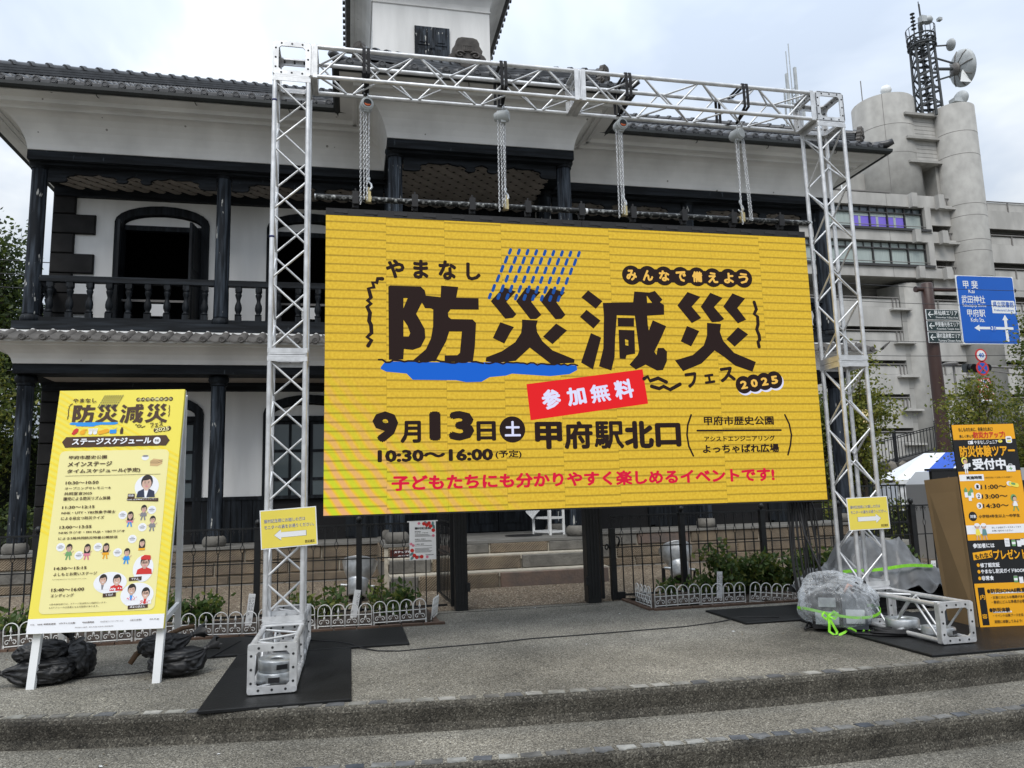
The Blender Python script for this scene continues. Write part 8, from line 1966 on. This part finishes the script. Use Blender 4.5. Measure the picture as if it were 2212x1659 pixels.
def make_traffic():
    x, y = 24.46, 25.0
    p = thing('traffic_pole', 'thin grey pole with speed limit and no parking discs', 'pole', (x, y, -.36))
    b = MB(); b.cyl((x,y+.06,-.36),(x,y+.06,6.4),.04,8); part('post', b, M['railgrey'], p)
    def disc(z, r, kind, label):
        B = Board((x, y, z), (1,0,0), (0,0,1)); mb = MB(); mb.cyl((x,y,z),(x,y+.02,z),r,28); s = solo('round_sign', mb, M['signred'], label, 'traffic sign')
        mb = MB(); B.ell(mb, 0, 0, r*.76, r*.76, .004, n=26); part('sign_face', mb, M['signwhite'] if kind == '40' else M['signblue'], s)
        if kind == '40': mb = MB(); B.text(mb, '40', -r*.48, -r*.34, r*.48, r*.34, .008, .03); part('lettering', mb, M['signblue'], s)
        else:
            mb = MB(); B.line(mb, [(-r*.55,r*.55),(r*.55,-r*.55)], r*.2, .008); B.line(mb, [(-r*.55,-r*.55),(r*.55,r*.55)], r*.2, .009); part('cross_bar', mb, M['signred'], s)
    disc(6.16, .27, '40', 'round speed limit sign reading 40 below the blue sign'); disc(5.64, .29, 'np', 'round blue no parking sign with red cross below the speed limit')
    # no crossing board
    B = Board((24.20,24.98,4.66), (.995,.0,.06), (-.06,0,.995)); mb = MB(); B.plate(mb, 0,0,.56,.56,.08); s = solo('crossing_sign', mb, M['signred'], 'square red sign forbidding pedestrians to cross', 'traffic sign')
    mb = MB(); B.rect(mb, .05,.05,.51,.51,.003); part('sign_face', mb, M['signwhite'], s)
    mb = MB(); B.ell(mb, .28,.42,.04,.045,.006); B.line(mb, [(.28,.37),(.27,.24),(.20,.10)], .06, .006); B.line(mb, [(.28,.25),(.37,.11)], .05, .0065); B.line(mb, [(.18,.28),(.28,.34),(.38,.25)], .04, .007); part('walking_figure', mb, M['signblue'], s)
    mb = MB(); B.line(mb, [(.07,.49),(.49,.07)], .035, .009); B.line(mb, [(.07,.07),(.49,.49)], .035, .010); part('cross_bar', mb, M['signred'], s)
    B = Board((24.27,24.98,4.30), (.995,0,.06), (-.06,0,.995)); mb = MB(); B.plate(mb, 0,0,.58,.32,.06); s = solo('crossing_plate', mb, M['signwhite'], 'small white plate with red wording under the crossing sign', 'traffic sign')
    mb = MB(); B.rect(mb, .02,.17,.56,.30,.003); B.line(mb, [(.10,.08),(.46,.08)], .03,.004); B.poly(mb, [[(.44,.03),(.53,.08),(.44,.13)]], .0045); part('print', mb, M['signred'], s)
    mb = MB(); B.text(mb, 'わたるな', .05,.19,.53,.28,.006,.02); part('lettering', mb, M['signwhite'], s)
    b = MB(); b.cyl((24.5,25.05,4.2),(24.5,25.05,-.36),.03,8); part('post', b, M['railgrey'], p)
    t = thing('traffic_light', 'dark traffic light seen from the side beside the no parking sign', 'traffic light', (24.6, 25.6, 5.7))
    b = MB(); b.box(24.15,25.15,25.5,25.7,5.58,5.90); part('housing', b, M['antenna'], t)
    for k in range(3): b = MB(); b.lathe([(.15,0),(.16,.2),(.15,.2)], c=(24.35+.34*k,25.5,5.74), axis=(0,-1,-.15), n=14); part('visor', b, M['iron'], t)
    b = MB(); b.cyl((25.1,25.6,5.82),(32,25.6,5.62),.05,8); b.cyl((25.1,25.6,5.68),(32,25.6,4.9),.025,6); part('arm', b, M['railgrey'], t)
    b = MB(); b.cyl((32,25.6,-.36),(32,25.6,6.6),.12,10); part('post', b, M['railgrey'], t)
    t = thing('street_light', 'slim grey street light in front of the grey building', 'street light', (23.1, 25, -.36))
    b = MB(); b.cyl((23.12,25,-.36),(23.12,25,4.0),.075,10); b.cyl((23.12,25,4.0),(23.12,25,5.75),.045,10); part('post', b, M['railgrey'], t)
    b = MB(); b.lathe([(.02,5.70),(.25,5.74),(.30,5.80),(.22,5.85),(.02,5.87)], c=(22.98,25,0), n=16); part('lamp_head', b, M['railgrey'], t)
make_traffic()
def make_lamp():
    x, y = 15.12, 20.0; t = thing('park_lamp', 'lit park lamp with green cap behind the right truss tower', 'lamp', (x, y, -.36))
    b = MB(); b.lathe([(.11,-.36),(.10,.1),(.06,.3),(.05,2.7),(.07,2.95),(.10,3.02),(.10,3.06)], c=(x,y,0), n=14); part('post', b, M['lampgreen'], t)
    b = MB(); b.lathe([(.10,3.06),(.14,3.10),(.185,3.40),(.19,3.44)], c=(x,y,0), n=18); part('lamp_glass', b, M['lampglass'], t)
    b = MB(); b.lathe([(.24,3.44),(.245,3.47),(.20,3.55),(.14,3.60),(.06,3.64),(.05,3.72),(.015,3.80)], c=(x,y,0), n=20); part('cap', b, M['lampgreen'], t)
    for k in range(6):
        a = 2*pi*k/6; b = MB(); b.cyl((x+.105*cos(a),y+.105*sin(a),3.06),(x+.195*cos(a),y+.195*sin(a),3.44),.008,5); part('frame_bar', b, M['lampgreen'], t)
make_lamp()
def make_wires():
    for k, (za, zb, lab) in enumerate(((9.05,8.75,'uppermost'),(8.45,8.25,'second'),(6.9,6.95,'third'),(6.35,6.5,'lowest'))):
        m = MB(); m.tube([(8+26*i/14, 24.0+.3*k, za+(zb-za)*i/14-.35*sin(pi*i/14)) for i in range(15)], .011, 4); solo('overhead_wire', m, M['iron'], lab+' overhead wire crossing before the grey building', 'wire', 'overhead wires before the grey building')
    for k, (z, lab) in enumerate(((7.55,'upper'),(7.2,'middle'),(6.85,'lower'),(4.75,'lowest'))):
        m = MB(); m.tube([(-14+7.5*i/6, 20.5, z-.04*i) for i in range(7)], .012, 4); solo('overhead_wire', m, M['iron'], lab+' wire passing the trees left of the hall', 'wire', 'overhead wires left of the hall')
    p = thing('wire_pole', 'grey utility pole behind the hall carrying the wires', 'pole', (8, 24.6, -.36)); b = MB(); b.cyl((8,24.9,-.36),(8,24.9,9.4),.15,10); part('post', b, M['railgrey'], p)
    b = MB(); b.cyl((34,24.6,-.36),(34,24.6,9.4),.15,10); p = thing('wire_pole', 'grey utility pole right of the picture carrying the wires', 'pole', (34, 24.6, -.36)); part('post', b, M['railgrey'], p)
    for x in (-14, -6.5):
        b = MB(); b.cyl((x,20.5,-.36),(x,20.5,7.9),.12,10); p = thing('wire_pole', 'utility pole left of the hall '+('far out' if x < -10 else 'behind the corner')+' carrying the wires', 'pole', (x, 20.5, -.36)); part('post', b, M['railgrey'], p)
make_wires()

def make_van():
    t = thing('parked_van', 'silver van with dark windows half hidden by the orange sign', 'van', (9.6, 9.6, -.34))
    Y0, Y1 = 9.0, 10.7
    b = MB(); b.prism([(8.72,-.05),(12.9,-.05),(12.95,.55),(12.1,.80),(11.5,1.36),(8.95,1.40),(8.74,1.2)], Y0, Y1); part('body', b, mat('silver_paint', (.55,.56,.57), .3, metal=.6), t)
    for x0, x1 in ((8.86,9.75),(9.85,10.85)): b = MB(); b.box(x0,x1,Y0-.012,Y0-.002,.72,1.22); part('window', b, M['p_black'], t)
    b = MB(); b.prism([(10.95,.72),(11.95,.72),(11.42,1.22),(10.95,1.22)], Y0-.012, Y0-.002); part('window', b, M['p_black'], t)
    for x in (9.5, 12.0): b = MB(); b.cyl((x,Y0-.03,-.03),(x,Y0+.2,-.03),.31,20); w = part('wheel', b, M['rubber'], t); b = MB(); b.cyl((x,Y0-.045,-.03),(x,Y0-.032,-.03),.18,16); part('rim', b, M['zinc'], w)
make_van()
# ------------------------------------------------------------------ grey concrete building in the distance
def make_block():
    Y = 62.0
    g = thing('concrete_building', 'grey concrete building with round towers and stacked balconies', 'building', (54, Y, -.36))
    def cyl(cx, r, z0, z1, cy, joints):
        b = MB(); b.lathe([(r,z0),(r,z1-.0)], c=(cx,cy,0), n=40); t = part('round_tower', b, M['conc'], g)
        for z in joints: q = MB(); q.lathe([(r+.006,z-.025),(r+.010,z),(r+.006,z+.025)], c=(cx,cy,0), n=40); part('casting_joint', q, M['railgrey'], t)
        return t
    cyl(54.9, 3.0, 26, 40.7, Y+3.0, (37.35, 34.3))
    cyl(60.55, 2.05, -.3, 39.0, Y, (36.0, 33.6, 28.4, 27.2, 24.7, 23.6, 21.0))
    b = MB(); b.box(58.2, 60.4, Y+.4, Y+4, 22, 39.0); part('tower_wall', b, M['conc'], g)
    for z0, z1 in ((35.9,38.2),(33.4,35.7)):
        b = MB(); b.box(55.0, 59.4, Y+.3, Y+.8, z0, z1)
        for k in range(5): b.box(55.0, 59.4, Y+.26, Y+.30, z0+.1+.43*k, z0+.48+.43*k)
        part('bridge_panel', b, M['conclt'], g)
    for z in (38.2, 35.65, 33.1):
        b = MB(); b.box(54.8, 59.9, Y-.25, Y+3.0, z, z+.25); part('bridge_slab', b, M['conc'], g)
    b = MB(); b.box(55.0, 59.2, Y+2.0, Y+4.0, 28, 33.2); part('stair_core', b, M['conc'], g)
    # upper wing with ribbon windows
    for z0, z1, dz in ((28.0, 29.25, 0), (24.45, 25.55, 0), (20.85, 21.85, 0)):
        b = MB(); b.box(36, 57.2, Y-.9, Y-.5, z0, z1); part('parapet', b, M['conclt'], g)
        b = MB(); b.box(36, 57.2, Y-.5, Y+8, z0, z0+.3); part('floor_slab', b, M['conc'], g)
        for x in (53.75, 56.8):
            b = MB(); b.box(x-.32, x+.32, Y-1.45, Y-.9, z0-.15, z1+.02); part('beam_end', b, M['conclt'], g)
    b = MB(); b.box(36, 51.5, Y-.95, Y-.45, 29.3, 29.42); part('coping_rail', b, M['railgrey'], g)
    def ribbon(z0, z1, curtain, pur):
        yb = Y-.55
        b = MB(); b.box(36, 55.2, yb+.5, yb+.55, z0, z1); part('room_back', b, M['dark'] if pur else M['curtain'], g)
        x = 55.1; k = 0
        while x > 37:
            x0 = x-1.95; w = MB(); w.box(x-.10, x, yb-.10, yb+.08, z0, z1); w.box(x0, x-.10, yb-.09, yb+.07, z1-.62, z1-.50); w.box(x0, x-.10, yb-.06, yb+.06, z0, z0+.10); w.box(x0+.9, x0+.98, yb-.05, yb+.05, z1-.50, z1)
            f = part('window', w, M['winframe'], g)
            if pur:
                p = MB(); p.box(x0+.02, x-.12, yb+.10, yb+.12, z0+.1, z1-.62); part('pane', p, M['curtain'] if k in (0,4,5) else M['purple'], f)
                if k not in (0,4,5): p = MB(); p.box(x0+.7, x0+.95, yb+.06, yb+.09, z0+.1, z1-.9); p.box(x0+.02, x-.12, yb+.06, yb+.09, z1-.95, z1-.62); part('blind', p, M['conclt'] if False else M['curtain'], f)
                p = MB(); p.box(x0+.02, x-.12, yb+.10, yb+.12, z1-.5, z1-.02); part('pane', p, M['glass'], f)
            else:
                for (za, zb) in ((z0+.1, z1-.62),(z1-.5, z1-.02)): p = MB(); p.box(x0+.02, x-.12, yb+.10, yb+.13, za, zb); part('curtain', p, M['curtain'], f)
            x = x0; k += 1
        b = MB(); b.cyl((36,yb-.35,z0+.25),(55.4,yb-.35,z0+.25),.04,6); part('safety_rail', b, M['railgrey'], g)
        b = MB(); b.box(55.12, 55.78, Y-1.0, Y+.2, z0-.3, z1+.15); part('end_fin', b, M['conclt'], g)
        b = MB(); b.box(36, 55.6, Y-1.1, Y-.45, z0-.25, z0-.02); part('sill_slab', b, M['winframe'], g)
    ribbon(25.75, 27.95, False, True); ribbon(22.1, 24.35, True, False)
    # balcony stacks between the towers and right of them
    def balcony(xa, xb, zr, deep, fin=True, back=0, win=True):
        deep += .7
        """zr = top of the rail; recess between xa and xb"""
        y0 = Y+back
        b = MB(); b.box(xa, xb, y0-.4, y0-.15, zr-1.95-.9, zr-.95); part('balcony_front', b, M['conclt'], g)
        b = MB(); b.box(xa, xb, y0-.15, y0+deep, zr-1.75, zr-1.5); part('floor_slab', b, M['conc'], g)
        b = MB(); b.box(xa+.02, xb-.05, y0-.34, y0-.28, zr-.92, zr-.14); part('rail_panel', b, M['conclt'], g)
        b = MB(); b.cyl((xa,y0-.42,zr),(xb-.1,y0-.42,zr),.07,8); 
        for x in ((xb-.75),(xb-.35),(xa+.6),(xa+3.2)):
            if xa < x < xb: b.box(x-.06, x+.06, y0-.44, y0-.36, zr-1.0, zr)
        part('rail', b, M['railgrey'], g)
        b = MB(); b.box(xb-1.2, xb+.9, y0-1.0, y0-.3, zr-1.30, zr-1.12); part('drain_shelf', b, M['conclt'], g)
        if win:
            w = MB(); x = xb-.6
            while x > xa+.3: w.box(x-.07, x, y0+deep-.10, y0+deep-.02, zr-1.5, zr+.85); x -= 1.25
            w.box(xa, xb-.6, y0+deep-.1, y0+deep-.02, zr+.72, zr+.85); f = part('window', w, M['winframe'], g)
            x = xb-.67; k = 0
            while x-1.18 > xa: p = MB(); p.box(x-1.18, x, y0+deep-.07, y0+deep-.04, zr-1.5, zr+.72); part('pane', p, M['glass'] if (k+int(zr)) % 2 else M['curtain'], f); x -= 1.25; k += 1
        b = MB(); b.box(xa, xb, y0+deep, y0+deep+.1, zr-1.6, zr+1.6); part('recess_wall', b, M['conc'], g)
    for zr in (15.65, 12.4, 9.2, 6.0): balcony(36, 51.8, zr, 1.6)
    balcony(36, 51.7, 18.9, 2.6)
    b = MB(); b.add([(51.8,Y-.4,-.3),(55.0,Y-.4,-.3),(55.0,Y-.4,20.6),(51.8,Y-.4,20.2),(51.8,Y+2.7,-.3),(51.8,Y+2.7,20.6),(55.0,Y+2.7,20.6),(55.0,Y+2.7,-.3)], [(0,1,2,3),(0,3,5,4),(1,7,6,2)])
    part('pier_wall', b, M['conc'], g)
    b = MB(); b.lathe([(1.4,-.3),(1.4,20.4)], c=(53.2,Y+.7,0), n=28); part('pier_wall', b, M['conc'], g)
    b = MB(); b.box(36, 55, Y+3.4, Y+8, -.3, 21); b.box(36, 57.2, Y+3, Y+9, 21, 28.2); part('core', b, M['conc'], g)
    # right part: balconies between pier and round tower, and the far right wing
    for zr in (29.3, 25.7, 22.2): 
        balcony(55.8, 58.7, zr, 2.2, win=False)
        b = MB(); b.box(55.8, 59.8, Y-.7, Y+2, zr-1.15, zr-.85); part('balcony_slab', b, M['conclt'], g)
    for zr in (18.8, 15.6, 12.4, 9.2, 6.0): balcony(55.4, 59.2, zr, 1.8)
    b = MB(); b.box(59.2, 62.6, Y-.35, Y+3, -.3, 20.5); part('pier_wall', b, M['conc'], g)
    for zr in (29.3, 25.75, 22.25): balcony(62.4, 80, zr, 2.6)
    for zr in (18.8, 15.6, 12.4, 9.2, 6.0): balcony(62.6, 80, zr, 1.8)
    b = MB(); b.box(55, 80, Y+3.4, Y+8, -.3, 27.6); part('core', b, M['conc'], g)
    b = MB(); b.box(44, 52, Y+3, Y+8, 28.2, 33); part('roof_house', b, M['conc'], g)
    # casting joints on the long bands and piers
    for z0, z1 in ((28.0,29.25),(24.45,25.55),(20.85,21.85)):
        for x in (39, 43, 47, 51): q = MB(); q.box(x-.02,x+.02,Y-.908,Y-.899,z0,z1); part('casting_joint', q, M['railgrey'], g)
    for z in (6.9, 10.1, 13.4, 16.6): q = MB(); q.box(51.81,55.0,Y-.408,Y-.399,z-.02,z+.02); part('casting_joint', q, M['railgrey'], g); q = MB(); q.box(59.21,62.6,Y-.358,Y-.349,z-.02,z+.02); part('casting_joint', q, M['railgrey'], g)
    q = MB(); q.box(53.0,53.04,Y+.66,Y+.70,29,40.7); part('casting_joint', q, M['railgrey'], g)
    # things on the roof
    t = thing('roof_dome', 'white camera dome on the left round concrete tower', 'dome', (54.4, Y+1.6, 40.7))
    b = MB(); b.cyl((54.4,Y+1.6,40.7),(54.4,Y+1.6,41.3),.09,8); b.box(53.8,55.9,Y+1.2,Y+2.4,40.71,40.95); part('mount', b, M['antlight'], t)
    b = MB(); b.lathe([(.05,41.15),(.42,41.3),(.55,41.7),(.42,42.1),(.05,42.25)], c=(54.4,Y+1.6,0), n=18); part('dome', b, M['signwhite'], t)
    m = MB(); m.cyl((52.6,Y+3,40.7),(52.6,Y+3,43.4),.05,6); solo('lightning_rod', m, M['railgrey'], 'thin lightning rod on the left round concrete tower', 'rod')
    m = MB(); m.cyl((46.5,Y-.5,29.3),(46.5,Y-.5,33.8),.07,6); solo('flag_pole', m, M['signwhite'], 'white pole on the concrete roof behind the truss', 'pole')
    return g
make_block()
def make_antennas():
    cx, cy = 58.45, 62.6
    t = thing('antenna_tower', 'dark steel antenna tower with big round dish on the concrete tower', 'antenna tower', (cx, cy, 38.4))
    legs = []
    for k in range(6):
        a = 2*pi*k/6+.3; legs.append((a,))
        b = MB(); b.cyl((cx+1.22*cos(a),cy+1.22*sin(a),38.2),(cx+1.10*cos(a),cy+1.10*sin(a),47.2),.13,8); part('leg', b, M['antenna'], t)
    R = 1.16
    for z in (39.6, 41.2, 42.8, 44.4, 46.0):
        for k in range(6):
            a0, a1 = 2*pi*k/6+.3, 2*pi*(k+1)/6+.3; b = MB()
            b.bar((cx+R*cos(a0),cy+R*sin(a0),z),(cx+R*cos(a1),cy+R*sin(a1),z+.35),.12,.22)
            if k % 2 == int(z) % 2: b.bar((cx+R*cos(a0),cy+R*sin(a0),z),(cx+R*cos(a1),cy+R*sin(a1),z+1.5),.07,.07)
            part('brace', b, M['antenna'], t)
    b = MB(); b.cyl((cx,cy,38.3),(cx,cy,49),.16,8); 
    for k in range(14): b.box(cx-.35,cx+.35,cy-.3,cy+.3,38.7+.6*k,38.78+.6*k)
    for sx in (-.35,.35): b.cyl((cx+sx,cy-.3,38.3),(cx+sx,cy-.3,47),.04,5)
    part('ladder', b, M['antenna'], t)
    b = MB()
    for z in (46.3, 46.9, 47.4): b.tube([(cx+1.32*cos(a),cy+1.32*sin(a),z) for a in [2*pi*i/20 for i in range(20)]], .09, 5, closed=True)
    for k in range(16): a = 2*pi*k/16; b.cyl((cx+1.32*cos(a),cy+1.32*sin(a),46.3),(cx+1.38*cos(a),cy+1.38*sin(a),48.4),.035,5); b.bar((cx+.3*cos(a),cy+.3*sin(a),47.0),(cx+1.32*cos(a),cy+1.32*sin(a),46.9),.08,.1)
    b.tube([(cx+1.38*cos(a),cy+1.38*sin(a),48.4) for a in [2*pi*i/20 for i in range(20)]], .04, 5, closed=True)
    part('platform', b, M['antenna'], t)
    b = MB(); b.cyl((cx+.3,cy,48),(cx+.2,cy,51.3),.09,6); b.cyl((cx+.2,cy,49.5),(cx+.15,cy,51.6),.05,5); b.cyl((57.15,62,46.5),(57.15,62,49.7),.06,6)
    for k in range(5): b.lathe([(.03,-.06),(.24,-.02),(.24,.04),(.03,.08)], c=(57.15,62,47.9+.42*k), n=10)
    part('mast', b, M['antenna'], t)
    b = MB(); b.lathe([(.05,-.4),(.35,-.3),(.5,0),(.4,.32),(.08,.45)], c=(cx+.55,cy-.6,49.1), n=14); b.box(cx-.7,cx-.1,cy-1.2,cy-.6,48.5,49.2); b.box(cx+1.0,cx+1.4,cy-1.6,cy-1.2,48.6,48.9); part('instrument', b, M['antlight'], t)
    def dish(c, ax, r, d, ribs, nm):
        a = Vector(ax).normalized(); b = MB(); b.lathe([(r*.10,-d*.55),(r*.42,-d*.48),(r*.78,-d*.25),(r,0),(r*1.02,.10),(r*1.02,d*.30),(r*.97,d*.30)], c=c, n=36, axis=a)
        s = part(nm, b, M['antlight'], t)
        if ribs:
            x = a.orthogonal().normalized(); y = a.cross(x)
            for k in range(8):
                u = x*cos(pi*k/4)+y*sin(pi*k/4); q = MB(); q.tube([Vector(c)+u*(r*.12)-a*(d*.60), Vector(c)+u*(r*.78)-a*(d*.30), Vector(c)+u*(r*1.01)-a*.02], .06, 5); part('dish_rib', q, M['railgrey'], s)
            q = MB(); q.lathe([(r*.34,-d*.75),(r*.34,-d*.42)], c=c, n=20, axis=a); part('dish_hub', q, M['railgrey'], s)
    dish((62.0,61.6,43.75), (.97,-.16,.14), 1.85, 1.05, True, 'big_dish')
    b = MB(); b.bar((59.5,62.4,43.9),(61.5,61.9,43.8),.22,.22); b.bar((59.5,62.4,42.6),(61.6,61.9,43.2),.14,.14); b.bar((59.5,62.4,45.2),(61.6,61.9,44.4),.14,.14); part('dish_mount', b, M['antenna'], t)
    b = MB(); b.add([(61.3,60.9,42.9),(61.75,60.6,42.1),(62.0,60.5,41.6),(61.0,60.9,41.8),(61.5,60.9,43.2)], [(0,3,2,1),(0,1,4)]); part('reflector_panel', b, M['signwhite'], t)
    dish((61.0,61.6,46.3), (.9,-.1,.15), .62, .5, False, 'small_dish'); b = MB(); b.bar((59.5,62.3,46.4),(60.9,61.7,46.3),.12,.12); part('dish_mount', b, M['antenna'], t)
    dish((60.6,60.7,39.85), (.85,.3,.1), .72, .5, False, 'small_dish'); b = MB(); b.box(59.6,60.6,60.4,61.2,39.3,39.7); part('instrument', b, M['antlight'], t)
    # second mast, further back on the same roof
    m = thing('antenna_mast', 'slim pale lattice mast with panel antennas behind the hall roof', 'antenna mast', (44.9, 66, 28.2))
    for sx, sy in ((-.55,-.5),(.55,-.5),(.55,.5),(-.55,.5)):
        b = MB(); b.cyl((44.9+sx,66+sy,28.2),(44.9+sx*.8,66+sy*.8,42.6),.10,6); part('leg', b, M['antlight'], m)
    b = MB()
    for k in range(12):
        z = 29+1.15*k; s = .55-.01*k
        b.bar((44.9-s,65.5,z),(44.9+s,65.5,z+.9 if k % 2 else z),.07,.07); b.bar((44.9+s,65.5,z),(44.9+s,66.5,z),.07,.07); b.bar((44.9-s,65.5,z),(44.9+s,65.5,z),.06,.06)
    part('brace', b, M['antlight'], m)
    for dx, z0, z1 in ((-.75,40.2,43.6),(.25,40.6,44.4),(.85,39.0,41.6),(.55,37.2,39.4)):
        b = MB(); b.box(44.9+dx-.13,44.9+dx+.13,65.2,65.45,z0,z1); part('panel_antenna', b, M['antlight'], m)
    for dx, z1 in ((-.15,46.6),(.2,47.5)): b = MB(); b.cyl((44.9+dx,66,41),(44.9+dx,66,z1),.05,5); part('whip', b, M['antlight'], m)
make_antennas()
